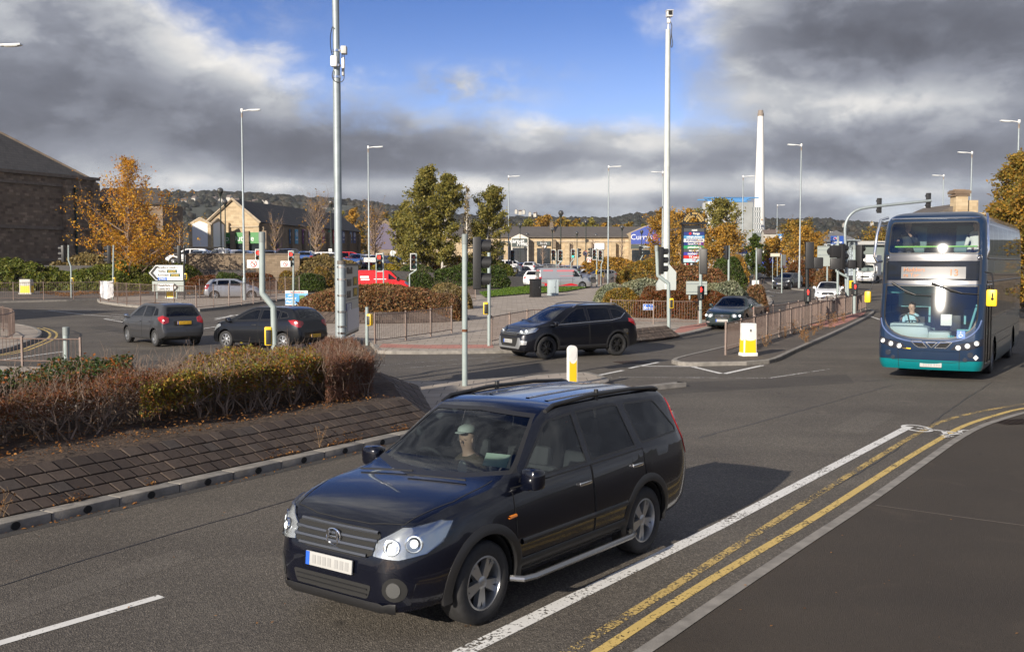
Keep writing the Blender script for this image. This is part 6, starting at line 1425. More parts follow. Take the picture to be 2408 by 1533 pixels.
def lamp_proto():
 root = thing('lamp_column', '', 'street lamp'); mb = MB(); mb.tube([(0,0,0),(0,0,1.6)], .115, 14); mb.tube([(0,0,1.6),(0,0,1.75),(0,0,12.2),(0,0,13.2)], [.115,.075,.058,.045], 14); c = mb.build('column', GALV, root, smooth=40)
 st = MB(); st.tube([(0,0,12.0),(0,0,13.0)], .052, 12); st.build('column_sleeve', mat('rusty_sleeve', (.25,.20,.16), .7, .2, noise=(3,.4)), c)
 mb = MB(); mb.tube([(0,0,13.15),(.55,0,13.22)], .035, 8); mb.bbox((0,0,13.2), (.13,.13,.24), .03); mb.build('arm', WHITEP, root); mb = MB(); mb.bbox((.85,0,13.22), (.80,.26,.09), .03, ry=R(-3)); l = mb.build('lantern', mat('lantern_grey', (.60,.62,.62), .4), root); g = MB(); g.box((.88,0,13.165), (.5,.2,.02), ry=R(-3)); g.build('lantern_glass', mat('lantern_lens', (.75,.77,.75), .15), l, smooth=0)
 return root
LP = lamp_proto(); first = True
for px, ytop, Y, side, lab in (
 (574,258,70,1,'tall lamp column rising from the railings in front of the green shop sign'), (868,345,89,1,'lamp column behind the red van by the no deliveries plate'), (1196,414,118,1,'lamp column between the birches and the carpet shop gable'),
 (1430,391,104,1,'lamp column standing by the short brown rail at the grass bank'), (1557,404,112,-1,'lamp column half hidden behind the camera tower'), (1745,414,118,1,'lamp column carrying the blue cycle sign'),
 (1880,340,95,-1,'tall lamp column by the charcoal hatchback and verge'), (1826,482,175,1,'distant lamp column with a blue banner near the white chimney'), (1874,518,222,1,'farthest lamp column, with blue banner behind the tall one'), (1951,545,240,1,'small distant lamp column in front of the hotel'),
 (2387,284,70,-1,'tall lamp column beside the big autumn tree'), (2279,358,92,-1,'lamp column in front of the old stone chimney'), (2214,412,116,-1,'lamp column just clear of the bus roof'), (2186,487,180,-1,'lamp column barely showing over the bus roof'), (-12,105,40,1,'lamp column at the picture edge whose lantern reaches in')):
 b = foot(px, Y); H = hgt(ytop, Y)-b.z; s = H/13.25
 o = LP if first else dup(LP); first = False
 o.location = b; o.rotation_euler[2] = 0 if side > 0 else math.pi; sc = s*(1 if px > 0 else 1.0); o.scale = (1.0 if abs(s-1) < .4 else s, 1.0, s); o['label'] = lab; o['group'] = 'lamp columns along the roads'

def comms_pole():
 b = kp(6.6, 3.3, .5); Y = 24.6; b = foot(796, Y); root = thing('equipment_pole', 'very tall galvanised pole with white radio boxes and straps beside the Oldham sign', 'pole', b); h = lambda py: hgt(py, Y)-b.z
 mb = MB(); mb.tube([(0,0,0),(0,0,h(185))], .090, 20); mb.tube([(-.0,0,h(185)),(-.01,0,h(-60))], .080, 20); mb.build('pole_shaft', GALV, root, smooth=40)
 s = Y/2450
 def bx(px, py, w, hh, d, nm, m, dy=-.12, bev=.02): c = atY(px, py, Y)-b+Vector((0,dy,0)); q = MB(); q.bbox(c, (w*s, d, hh*s), bev); return q.build(nm, m, root)
 bx(788,148,16,26,.14,'radio_panel',WHITEP,-.16,.05); bx(809,119,13,18,.2,'control_box',mat('grey_box', (.45,.45,.43), .5),.0); bx(808,150,7,26,.12,'radio_panel',WHITEP,-.05,.03); bx(806,166,5,24,.12,'antenna',mat('grey_box', (.45,.45,.43), .5),.05)
 for py in (120,182,155): q = MB(); q.tube([(0,0,h(py)-.025),(0,0,h(py)+.025)], .10, 20, False); q.build('strap', CHROME, root)
 for pts in ([(785,138),(780,118),(779,88),(784,66),(786,70)], [(786,168),(783,180),(787,192),(800,196),(810,190),(811,166)], [(806,128),(806,140)], [(811,128),(811,142)]):
  q = MB(); q.tube(spline([atY(a, c, Y)-b+Vector((0,-.11,0)) for a, c in pts], .05), .010, 5); q.build('cable', BLACKR, root)
comms_pole()
def camera_tower():
 Y = 55; b = foot(1567, Y); root = thing('camera_tower', 'tall pale tower pole with a white surveillance camera on top', 'camera pole', b); h = lambda py: hgt(py, Y)-b.z; s = Y/2450
 mb = MB(); mb.tube([(0,0,0),(0,0,h(640)),(-.02,0,h(70))], [.20,.185,.125], 20); mb.build('tower_shaft', mat('pale_grey_paint', (.46,.49,.47), .45, noise=(4,.08)), root, smooth=40)
 q = MB(); q.prism([(-.52,0),(.50,0),(.50,h(640)),(.14,h(622)),(-.20,h(640)),(-.52,h(668))], -.16, .16, Matrix.Rotation(R(90), 4, 'X')); q.build('base_cabinet', mat('cabinet_pale', (.40,.43,.42), .5), root, smooth=0)
 q = MB(); q.tube([(0,0,h(70)),(0,0,h(52))], .04, 8); q.bbox((0,-.05,h(50)), (.16,.2,.25), .03); q.build('camera_bracket', WHITEP, root)
 q = MB(); q.bbox((.03,-.1,h(34)), (.30,.62,.34), .03, rx=R(6)); q.bbox((.03,-.12,h(27.5)), (.36,.70,.03), .01, rx=R(6)); c = q.build('camera_housing', mat('camera_white', (.62,.62,.60), .4), root); q = MB(); q.bbox((.03,-.43,h(35)), (.2,.03,.2), .02); q.build('camera_window', DARK, c)
 q = MB(); q.tube(spline([(.05,0,h(48)), (.17,0,h(60)), (.16,0,h(80)), (.23,0,h(105)), (.16,0,h(113)), (.13,0,h(95)), (.16,0,h(75))], .1), .022, 6); q.build('cable', BLACKR, root)
camera_tower()

def globe_proto():
 root = thing('globe_lamp', '', 'street lamp'); mb = MB(); mb.tube([(0,0,0),(0,0,1.0)], .09, 10); mb.tube([(0,0,1.0),(0,0,6.0)], [.06,.05], 10); mb.tube([(0,0,5.75),(0,0,6.02)], [.07,.16], 10); mb.build('post', mat('green_black_paint', (.012,.022,.018), .45), root, smooth=40)
 g = MB(); g.ball((0,0,6.22), .27, 18); g.build('globe', mat('smoked_globe', (.05,.05,.048), .12, 0, coat=1), root, smooth=60); return root
GP = globe_proto(); first = True
CPZ = lambda x: 2.85 if x < -22 else max(1.35, 2.85-(x+22)*.05)
for px, py, Y, lab in ((518,449,96,'black globe lamp in front of the white gable panels, taller of the two'), (529,475,116,'black globe lamp just behind the taller one by the white panels'), (778,477,128,'black globe lamp rising over the slate roof beside the steel pole'), (730,499,150,'black globe lamp above the bare tree by the slate roof'), (924,498,150,'black globe lamp at the gable end next to the birches'),
 (1319,501,118,'largest black globe lamp before the long shop roof'), (1378,521,140,'black globe lamp against the plain shop wall'), (1223,529,160,'black globe lamp over the carpet shop gable'), (1463,535,165,'black globe lamp against the shop wall near the blue gable'), (1240,551,190,'small black globe lamp touching the carpet shop sign'), (1299,540,178,'small black globe lamp by the roof parapet'), (1357,548,185,'small black globe lamp left of the round speed sign'.replace('left of','near')), (1402,553,190,'small black globe lamp above the turn-ban signal'), (1509,545,172,'black globe lamp in front of the blue gable'), (1177,544,180,'small black globe lamp beside the second birch')):
 o = GP if first else dup(GP); first = False
 p = atY(px, py, Y); s = max(.6, (p.z-CPZ(p.x))/6.22); o.location = (p.x, Y, CPZ(p.x)); o.scale = (max(s,.8) if s < 1.3 else 1.25,)*2+(s,); o['label'] = lab; o['group'] = 'globe lamps in the car park'

def railing(label, pts, h=1.0, close_end=True, name='guard_railing', gap=.115, zoff=.10, m=None, span=2.0, post_r=.027, lean=0):
 """panels of vertical bars between posts along ground points"""
 m = m or RAILM; P = [Vector((p.x, p.y, 0)) for p in pts]; base = P[0].copy(); base.z = zg(base.y)+zoff; root = thing(name, label, 'railing', base)
 lens = [0]+list(np.cumsum([(P[i+1]-P[i]).length for i in range(len(P)-1)])); tot = lens[-1]
 def S(t):
  for i in range(len(P)-1):
   if t <= lens[i+1]+1e-6: q = P[i].lerp(P[i+1], (t-lens[i])/max(1e-6, lens[i+1]-lens[i])); return Vector((q.x, q.y, zg(q.y)+zoff))-base
  q = P[-1]; return Vector((q.x, q.y, zg(q.y)+zoff))-base
 n = max(1, round(tot/span)); up = Vector((0,0,1))
 for i in range(n+1):
  a = S(tot*i/n); mb = MB(); d = (S(min(tot, tot*i/n+.05))-S(max(0, tot*i/n-.05))).normalized(); mb.box(a+up*(h/2+.01), (post_r*2, post_r*2, h+.06), rz=math.atan2(d.y, d.x)); mb.build('post', m, root, smooth=0)
 for i in range(n):
  mb = MB(); t0, t1 = tot*i/n+post_r, tot*(i+1)/n-post_r; k = max(2, int((t1-t0)/gap))
  for z in (h-.02, .14):
   Q = [S(t0+(t1-t0)*j/4)+up*z for j in range(5)]; mb.tube(Q, .017, 4)
  for j in range(1, k):
   q = S(t0+(t1-t0)*j/k); mb.tube([q+up*.14, q+up*(h-.02)], .0085, 4, False)
  mb.build('railing_panel', m, root, smooth=0)
 return root
gp = lambda L: gpts(L)
railing('brown railing curving along the narrow island, weeds at its foot', gp([(1706,842),(1800,809),(1880,783),(1940,764),(2003,745)]), 1.02)
railing('brown inner railing of the narrow island around the black signal post', gp([(1772,786),(1845,774),(1905,756),(1985,737)]), 1.0)
railing('short brown railing at the far tip of the narrow island', gp([(2012,742),(2036,733)]), .95)
railing('long brown railing in front of the red and silver bushes', gp([(1437,764),(1500,766),(1570,768),(1642,769)]), 1.06)
railing('brown railing around the foot of the clipped mound', gp([(882,816),(945,808),(1010,798),(1062,789)]), 1.06)
railing('brown railing behind the black crossover beside the slim post', gp([(1155,818),(1200,806),(1248,794),(1330,790)]), 1.0)
railing('short brown railing between the mound and the grass verge', gp([(1052,712),(1085,714),(1118,709)]), 1.0)
railing('short brown railing by the cranked signals at the far crossing', gp([(1402,677),(1420,671),(1446,672)]), 1.1)
railing('brown railing on the far pavement below the evergreen hedge', gp([(-40,710),(60,709),(150,708),(242,706)]), 1.2)
railing('long brown railing on the sign island, left of the lamp column'.replace(', left of the lamp column', ' under the direction sign'), gp([(236,713),(300,722),(380,729),(462,733)]), 1.35, gap=.15)
railing('brown railing on the sign island in front of the silver hatchback', gp([(462,733),(530,726),(600,717),(650,711)]), 1.35, gap=.15)
railing('brown railing on the far kerb behind the silver hatchback', gp([(470,706),(560,702),(640,698),(704,693)]), 1.35, gap=.15)
railing('bent brown railing at the corner by the double yellow lines', gp([(-40,778),(0,782),(24,789),(36,798),(20,808),(-30,815)]), 1.0, gap=.12)
railing('brown railing panel behind the hedge next to the short green post', gp([(-80,866),(-20,866),(50,868),(120,869),(190,870)]), .78)
railing('grey railing of the path ramp beside the charcoal hatchback', gp([(1742,660),(1775,654),(1810,652),(1840,651)]), 1.5, m=mat('grey_rail', (.16,.17,.17), .5), gap=.2)
railing('dark railing beyond the bus along the pavement wall', gp([(2370,735),(2420,724),(2500,712)]), 1.05, gap=.13)

def bollard(label, px, Y, h, w, d, num=None, rz=0.0, split=.52, base=True, zo=.10, dirty=False):
 p = foot(px, Y); root = thing('lit_bollard', label, 'bollard', p+Vector((0,0,zo)), rz); WB = mat('bollard_white', (.70,.69,.66), .5, noise=(4,.12)) if not dirty else mat('bollard_dirty', (.38,.37,.34), .6, noise=(3,.3))
 mb = MB(); mb.bbox((0,0,h/2), (w,d,h), .035); mb.v = [(x*(1-.07*z/h), y*(1-.07*z/h), z) for x, y, z in mb.v]; mb.build('bollard_shell', WB, root)
 if base: q = MB(); q.bbox((0,0,.05), (w*1.12,d*1.12,.12), .03); q.build('plinth', WB, root)
 zt = h*split; 
 for sg, ax in ((-1,'y'),(1,'x'),(-1,'x')):
  ww = (w if ax == 'y' else d)*.84; q = MB(); pl = [(-ww/2,.10),(ww/2,.10),(ww/2*.92,zt)] + [(ww/2*.9*math.cos(a), zt-.05*math.sin(a)) for a in np.linspace(.3, math.pi-.3, 7)] + [(-ww/2*.92,zt)]
  M = (face_M((0,-d/2-.002,0), 1, 0) @ Matrix.Rotation(R(-.035*57.3*d/h), 4, 'X') if ax == 'y' else face_M((sg*(w/2+.002),0,0), 0, sg) @ Matrix.Rotation(R(-.035*57.3*w/h), 4, 'X')); q.prism(pl, 0, .006, M); q.build('yellow_panel', YELP, root, smooth=0)
 if num: text(num, .12, face_M((0,-d/2*.95-.010,h*.78), 1, 0), BLACKR, 'bollard_number', root)
 return root
bollard('white bollard with yellow panels and number eight at the tip of the narrow island', 1762, 32.4, 1.02, .44, .34, '8', R(12))
bollard('dull grey bollard with a yellow panel by the far pavement railing', 61, 81, 1.15, .9, .6, dirty=True, split=.6)
bollard('white and yellow bollard behind the dark grey hatchback roof', 401, 73, 1.15, .66, .5, split=.5)
bollard('small white and yellow bollard near the ramp and charcoal hatchback', 1777, 84, 1.0, .55, .4)
def keep_bollard():
 p = foot(1346, 24.6); root = thing('keep_bollard', 'slim round-topped white and yellow bollard behind the black estate car', 'bollard', p+Vector((0,0,.10)), R(25)); W = MATS['bollard_white']; h = .93
 sil = [(-.115,0),(.115,0),(.115,h-.10)] + [(.115*math.cos(a), h-.10+.10*math.sin(a)) for a in np.linspace(.2, math.pi-.2, 8)] + [(-.115,h-.10)]
 mb = MB(); mb.prism(sil, -.05, .05, Matrix.Rotation(R(90), 4, 'X')); mb.build('bollard_shell', W, root, smooth=40)
 q = MB(); q.prism([(-.095,.02),(.095,.02),(.095,h-.36)] + [(.085*math.cos(a), h-.36-.07*math.sin(a)) for a in np.linspace(.1, math.pi-.1, 8)] + [(-.095,h-.36)], .052, .056, Matrix.Rotation(R(90), 4, 'X')); q.build('yellow_panel', YELP, root, smooth=0)
 q = MB(); q.prism([(.118,.02),(.122,.02),(.122,h-.20),(.118,h-.20)], -.03, .03, Matrix.Rotation(R(90), 4, 'X')); q.build('yellow_edge', YELP, root, smooth=0)
 q = MB(); q.prism([(.085*math.cos(a), h-.22+.12*math.sin(a)) for a in np.linspace(0, 6.28, 20)[:-1]], .052, .058, Matrix.Rotation(R(90), 4, 'X')); q.build('sign_disc', W, root, smooth=0)
keep_bollard()
def cabinet(label, px, py, w, d, h, m, rz=0.0, extra=None):
 p = at(px, py); root = thing('roadside_cabinet', label, 'cabinet', p+Vector((0,0,.1)), rz); mb = MB(); mb.bbox((0,0,h/2), (w,d,h), .03); mb.box((0,0,.04), (w*1.04,d*1.04,.08)); mb.build('cabinet_body', m, root); q = MB(); q.bbox((0,-d/2-.008,h*.52), (w*.82,.02,h*.8), .006); o = q.build('cabinet_door', m, root); k = MB(); k.box((w*.3,-d/2-.022,h*.55), (.03,.02,.12)); k.build('handle', CHROME, o)
 q = MB(); q.bbox((0,0,h+.02), (w*1.06,d*1.08,.05), .02); q.build('cabinet_lid', m, root)
 if extra: q = MB(); q.bbox((w*.55,.02,h*.55), (w*.7,d*.9,h*1.02), .03); q.build('side_cabinet', m, root)
cabinet('tall black cabinet on the edge of the grass verge', 1259, 702, .72, .6, 1.28, mat('cabinet_black', (.014,.014,.014), .45), R(18))
cabinet('pale grey stepped cabinet on the grass verge', 1297, 698, .55, .5, 1.15, mat('cabinet_grey', (.36,.42,.44), .5), R(14), True)
# ------------------------------------------------------------------ plants
def leaves(C, size, rng, up=.35, asp=.62, var=.35):
 """one rhombic leaf per centre, random tilt"""
 n = len(C); N = rng.normal(size=(n,3)); N[:,2] += up*2*np.sign(rng.random(n)-.15); N /= np.linalg.norm(N, axis=1)[:,None]
 T = np.cross(N, rng.normal(size=(n,3))); T /= np.linalg.norm(T, axis=1)[:,None]; B = np.cross(N, T)
 s = size*(1+var*rng.normal(size=n)).clip(.4, 2)[:,None]; k = asp
 V = np.stack([C-T*s*.5, C+B*s*k*.5+N*s*.06, C+T*s*.5, C-B*s*k*.5+N*s*.06], 1).reshape(-1,3)
 return V, np.arange(4*n).reshape(n,4)
def segs_mesh(S, sides=3):
 """tapered prisms from segments (p0, p1, r0, r1)"""
 A = np.array([s[0] for s in S], float); B = np.array([s[1] for s in S], float); ra = np.array([s[2] for s in S])[:,None]; rb = np.array([s[3] for s in S])[:,None]
 D = B-A; D /= np.maximum(1e-9, np.linalg.norm(D, axis=1))[:,None]; U = np.where(np.abs(D[:,2:3]) < .9, np.array([[0,0,1.]]), np.array([[1.,0,0]])); X = np.cross(U, D); X /= np.linalg.norm(X, axis=1)[:,None]; Y = np.cross(D, X)
 V = []
 for P, r in ((A, ra), (B, rb)):
  for k in range(sides): q = 2*math.pi*k/sides; V.append(P + X*r*math.cos(q) + Y*r*math.sin(q))
 V = np.stack(V, 1); n = len(S); F = []
 for k in range(sides): k2 = (k+1) % sides; F.append([k, k2, k2+sides, k+sides])
 F = (np.array(F)[None] + (np.arange(n)*2*sides)[:,None,None]).reshape(-1,4); return V.reshape(-1,3), F
def LM(name, *cols): n = len(cols); return mat_leaf(name, [(i/max(1, n-1), c) for i, c in enumerate(cols)])
M_ORANGE = LM('orange_leaves', (.34,.12,.015), (.46,.22,.02), (.56,.32,.03), (.48,.29,.03), (.26,.13,.02))
M_BIRCH = LM('birch_leaves', (.10,.11,.028), (.17,.165,.042), (.27,.235,.055), (.13,.13,.036))
M_GREEN = LM('green_leaves', (.030,.055,.012), (.055,.095,.018), (.085,.11,.025))
M_JUN = LM('juniper_leaves', (.04,.07,.012), (.11,.15,.022), (.19,.20,.04), (.08,.09,.02))
M_GOLD = LM('golden_hedge_leaves', (.055,.080,.014), (.15,.15,.022), (.32,.26,.03), (.22,.085,.025), (.10,.13,.022), (.32,.11,.03), (.18,.20,.03), (.14,.05,.02))
M_REDH = LM('red_hedge_leaves', (.14,.035,.018), (.20,.075,.025), (.09,.055,.02), (.12,.09,.02))
M_DKGRN = LM('dark_glossy_leaves', (.018,.040,.012), (.035,.070,.018), (.06,.10,.028), (.30,.09,.02))
M_BROWN = LM('brown_mound_leaves', (.14,.075,.036), (.22,.125,.058), (.10,.075,.030), (.28,.18,.085), (.20,.065,.036), (.14,.12,.04))
M_SILV = LM('silver_leaves', (.16,.19,.13), (.30,.33,.24), (.09,.12,.06), (.38,.40,.31))
M_RUST = LM('rust_red_leaves', (.12,.035,.016), (.19,.065,.022), (.08,.05,.018), (.15,.085,.025))
M_TAN = LM('tan_leaves', (.19,.15,.065), (.26,.20,.085), (.13,.12,.045))
M_YELL = LM('yellow_leaves', (.40,.30,.02), (.28,.22,.03), (.10,.12,.02))
M_AUT = LM('autumn_green_leaves', (.13,.115,.027), (.21,.165,.032), (.36,.21,.03), (.10,.105,.027), (.27,.13,.025))
M_OCHRE = LM('ochre_leaves', (.36,.19,.03), (.46,.28,.045), (.26,.16,.035), (.17,.135,.035))
M_DRY = LM('fallen_leaves', (.26,.11,.03), (.34,.18,.06), (.16,.075,.03), (.10,.055,.03))
M_WOOD = LM('far_wood_leaves', (.020,.023,.019), (.028,.031,.024), (.042,.036,.024), (.032,.028,.021))
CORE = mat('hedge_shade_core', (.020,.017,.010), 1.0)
def lump(p, f, s): return np.sin(p[:,0]*f+s)*np.sin(p[:,1]*f*1.13+s*2)*np.sin(p[:,2]*f*.9+s*3)
def shrub(label, cx, cy, rx, ry, h, m, n, size, rz=0.0, zb=.1, pw=2.4, name='shrub', cat='bush', rough=.10, group=None, core=CORE, seed=0, tw=True):
 rng = np.random.default_rng(int(abs(cx*31+cy*17))+seed); root = thing(name, label, cat, (cx, cy, zg(cy)+zb), rz, group)
 d = rng.normal(size=(n,3)); d[:,2] = np.abs(d[:,2])*1.1; d /= np.linalg.norm(d, axis=1)[:,None]
 q = (np.abs(d[:,0])**pw + np.abs(d[:,1])**pw + np.abs(d[:,2])**pw)**(-1/pw); P = d*q[:,None]; L = P*np.array([rx, ry, h]); t = 1 - np.abs(rng.normal(size=n))*.10 + rough*(lump(L, 2.1, cx)+.6*lump(L, 4.7, cy)); L = L*t[:,None]; L[:,2] = np.maximum(L[:,2], .02)
 V, F = leaves(L, size, rng); np_mesh('foliage', V, F, m, root)
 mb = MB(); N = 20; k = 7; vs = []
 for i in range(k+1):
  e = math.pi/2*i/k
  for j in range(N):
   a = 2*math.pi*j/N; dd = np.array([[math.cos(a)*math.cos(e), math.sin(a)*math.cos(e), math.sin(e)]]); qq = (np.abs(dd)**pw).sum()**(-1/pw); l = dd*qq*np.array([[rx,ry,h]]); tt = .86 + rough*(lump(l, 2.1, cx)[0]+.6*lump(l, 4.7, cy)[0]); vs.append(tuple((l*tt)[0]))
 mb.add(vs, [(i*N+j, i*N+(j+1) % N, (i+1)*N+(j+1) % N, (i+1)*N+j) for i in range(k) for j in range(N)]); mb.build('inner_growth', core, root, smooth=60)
 if tw:
  S = []
  for i in rng.integers(0, n, min(160, n//20)): p = L[i]; v = p/np.linalg.norm(p)*np.array([1,1,1.3])*size*2.2 + rng.normal(size=3)*size*.7; S.append((p*.97, p+v, size*.05, size*.02))
  V, F = segs_mesh(S); np_mesh('twigs', V, F, TWIG, root)
 return root
def grow(rng, base, height, crown_w, f0, prof_, trunk_r, nl=26, nsub=7, lean=(0,0), upw=.55, split=0, wig=.10):
 """trunk, limbs and twigs; returns segments and points for leaves"""
 S = []; pts = []; K = 10; T = []
 for i in range(K+1):
  t = i/K; T.append(np.array([lean[0]*t*t + wig*math.sin(t*5+base[0])*t*.3, lean[1]*t*t + wig*math.cos(t*4.2+base[1])*t*.3, height*t*.97]))
 for i in range(K): S.append((T[i], T[i+1], trunk_r*(1-i/K)**.8+.012, trunk_r*(1-(i+1)/K)**.8+.010))
 TP = lambda t: T[min(K-1, int(t*K))] + (T[min(K, int(t*K)+1)]-T[min(K-1, int(t*K))])*(t*K-int(t*K))
 for j in range(nl):
  c = (j+.5)/nl; t = f0 + (1-f0)*c*.95; a = j*2.399+rng.normal()*.4; L = crown_w/2*prof_(c)*(.75+.4*rng.random()); L = max(L, .05*height)
  p = TP(t); d = np.array([math.cos(a), math.sin(a), upw*(.6+c) + rng.normal()*.12]); d /= np.linalg.norm(d); n = 5; r = trunk_r*.42*(1-t*.75); q = p.copy()
  for k in range(n):
   d2 = d + np.array([0,0,.10*k*upw]) + rng.normal(size=3)*.10; d2 /= np.linalg.norm(d2); e = q + d2*L/n; S.append((q, e, r*(1-k/n)+.006, r*(1-(k+1)/n)+.005)); 
   for b in range(max(1, nsub//n + (rng.random() < .6))):
    u = rng.normal(size=3); u[2] = abs(u[2])*upw + .25; u = u/np.linalg.norm(u)*.8 + d2*.7; l2 = L*(.22+.25*rng.random())*(1-.08*k); s0 = q+(e-q)*rng.random(); s1 = s0+u*l2; S.append((s0, s1, r*.28*(1-k/n)+.005, .004)); pts += [s0*(1-w)+s1*w for w in (.45,.75,1.0)]
    u2 = u + rng.normal(size=3)*.6; s2 = s1 + u2*l2*.5; S.append((s1, s2, .006, .003)); pts += [s2, (s1+s2)/2]
   q = e
  pts.append(q)
 return S, np.array(pts)
def tree(label, px, Y, ytop, wpx, m, n, size, trunk_r=.16, f0=.18, prof_=None, bark=BARK, zb=None, ybase=None, sc=.16, cat='tree', name='tree', nl=26, nsub=8, lean=(0,0), upw=.55, group=None, thin=None, seed=0, min_r=1.0):
 b = foot(px, Y); 
 if zb is not None: b.z = zb
 H = hgt(ytop, Y)-b.z; W = wpx*Y/2450; rng = np.random.default_rng(int(px)+seed*101); root = thing(name, label, cat, b, 0, group)
 S, P = grow(rng, (px*.1, Y*.1), H, W, f0, prof_ or (lambda c: math.sin(math.pi*min(1, .16+c*.86))**.75), trunk_r, nl, nsub, lean, upw)
 V, F = segs_mesh([(a, c, r0*min_r, r1*min_r) for a, c, r0, r1 in S], 4); np_mesh('trunk', V, F, bark, root)
 if n:
  w = np.ones(len(P)) if thin is None else np.clip(thin(P[:,2]/H), 0.01, 9); i = rng.choice(len(P), n, p=w/w.sum()); C = P[i] + rng.normal(size=(n,3))*sc*np.array([1,1,.8])*min(H, W)*.16
  V, F = leaves(C, size, rng); np_mesh('crown', V, F, m, root)
 return root

# ---- the clipped hedge on the island nearest the road
def island_hedge(label, a0, a1, b0, b1, z1, lm, n, size, stem_n, twig_n, bare=0.0, seed=1, top_only=.5, bend=None, ramp=0.0):
 """woody stems on the soil bed, clipped leafy top; a runs along the kerb, b away from it"""
 rng = np.random.default_rng(seed); o = kp((a0+a1)/2, (b0+b1)/2, BEDZ); root = thing('hedge', label, 'hedge', o); W = lambda a, b, z: np.array(kp(a + (bend(a, b) if bend else 0), b, z)-o)
 S = []; tips = []
 for i in range(stem_n):
  a = a0+(a1-a0)*(i+rng.random())/stem_n; b = b0 + (b1-b0)*(rng.random()**1.5*.95) + .10
  for k in range(rng.integers(3, 6)):
   an = rng.random()*6.28; sp = .16+.26*rng.random(); p = np.array([a+.05*math.cos(an), b+.05*math.sin(an), BEDZ+.05]); top = np.array([a+sp*math.cos(an)*1.3, min(b1-.05, max(b0+.05, b+sp*math.sin(an))), z1-.08-.25*rng.random()]); n_ = 4; q = p
   r = .015*(.6+.6*rng.random())
   for j in range(n_):
    t = (j+1)/n_; e = p+(top-p)*t + rng.normal(size=3)*np.array([.035,.035,.01]); S.append((W(*q), W(*e), r*(1-j/n_*.6), r*(1-(j+1)/n_*.6)))
    if j > 0:
     for _ in range(3): u = rng.normal(size=3)*np.array([.16,.12,.07])+np.array([0,0,.14]); e2 = e+u; S.append((W(*e), W(*e2), r*.42, .0025)); e3 = e2 + rng.normal(size=3)*.07+np.array([0,0,.07]); S.append((W(*e2), W(*e3), .0032, .0016)); S.append((W(*e2), W(*(e2 + rng.normal(size=3)*.08+np.array([0,0,.03]))), .003, .0016))
    q = e
 V, F = segs_mesh(S, 4); np_mesh('stems', V, F, TWIG, root)
 def surf(k, depth):
  a = a0+(a1-a0)*rng.random(k); f = rng.random(k); g = (b1-b0)
  L1, L2 = (z1-BEDZ)*top_only, g; s = f*(L1*2+L2); b = np.where(s < L1, b0, np.where(s < L1+L2, b0+(s-L1), b1)); z = np.where(s < L1, z1-L1+s, np.where(s < L1+L2, z1, z1-(s-L1-L2)))
  e = .11*(np.sin(a*2.1+1.3*b)+np.sin(a*5.3+2)*.5+np.sin(a*9.1)*.3); z = z+e*.55*(z > z1-.3) - ramp*np.clip(1-(a-a0)/1.2, 0, 1); b = np.where(s < L1, b - e*.7 - .10*((z1-z)/L1 < .35) , b); d = np.abs(rng.normal(size=k))*depth; b = np.where(s < L1, b+d, np.where(s > L1+L2, b-d, b)); z = np.where((s >= L1) & (s <= L1+L2), z-d, z) + rng.normal(size=k)*.03
  return np.array([W(x, y, w) for x, y, w in zip(a, b, z)])
 V, F = leaves(surf(n, .13), size, rng); np_mesh('foliage', V, F, lm, root)
 if twig_n:
  T = surf(twig_n, .10); S = []
  for p in T: u = rng.normal(size=3)*.55+np.array([0,0,1.0]); u /= np.linalg.norm(u); l = .07+.13*rng.random(); S.append((p-u*l*.6, p+u*l*.5, .0035, .0012)); v = u+rng.normal(size=3)*.5; S.append((p, p+v*l*.4, .0025, .001))
  V, F = segs_mesh(S, 3); np_mesh('twigs', V, F, mat('red_twigs', (.17,.085,.055), .9, noise=(3,.35)), root)
 return root
ZT = 1.36; skew = lambda a, b: .92*(b-1.15)
island_hedge('golden green clipped hedge with bare stems below, on the block-edged island', 2.75, 6.6, 1.30, 3.6, ZT, M_GOLD, 40000, .042, 46, 2600, seed=11, top_only=.50, bend=skew, ramp=.17)
island_hedge('dark red twiggy end of the hedge beside the island corner', 6.5, 7.75, 1.05, 3.6, ZT, M_REDH, 9000, .036, 26, 8500, seed=12, top_only=.88, bend=skew)
island_hedge('bare brown hedge plants with pale forked stems, next to the golden hedge', -4.5, 3.4, 1.45, 2.9, ZT-.06, M_RUST, 24000, .036, 58, 4000, seed=13, top_only=.42, bend=skew)
island_hedge('dark green leafy hedge with orange berries behind the bare plants', -6.5, 2.3, 2.6, 3.9, ZT+.05, M_DKGRN, 19000, .055, 22, 1000, seed=14, top_only=.75, bend=skew)
def scatter(name, P, size, m, seed=5, up=1.4):
 rng = np.random.default_rng(seed); V, F = leaves(np.array(P), size, rng, up); o = np_mesh(name, V, F, m); o['kind'] = 'stuff'; return o
rr = random.Random(4); lit = []
for i in range(6500):
 a, b = rr.uniform(-6, END-.7), BB+.05+rr.random()**1.2*3; p = kp(a, b); lit.append((p.x, p.y, BEDZ+.04+rr.random()*.03+.08*min(1,(b-BB)/1.0)))
for c, w in ((-1.6,1.2),(-2.4,.9),(1.1,.3),(4.6,.5),(6.0,.7),(7.4,.3),(2.2,.15)):
 for i in range(int(190*w)): a = c+rr.gauss(0, .4*w); b = .20+abs(rr.gauss(0,.07)); p = kp(a, b); lit.append((p.x, p.y, .125+max(0,1.25*(b-.27))+rr.random()*.03))
for i in range(420): a = rr.uniform(-5, 10); p = kp(a, -.03-abs(rr.gauss(0,.06))); lit.append((p.x, p.y, .012)) if rr.random() < .35+.5*(math.sin(a*2.3) > .3) else None
scatter('leaf_litter', lit, .038, M_DRY)
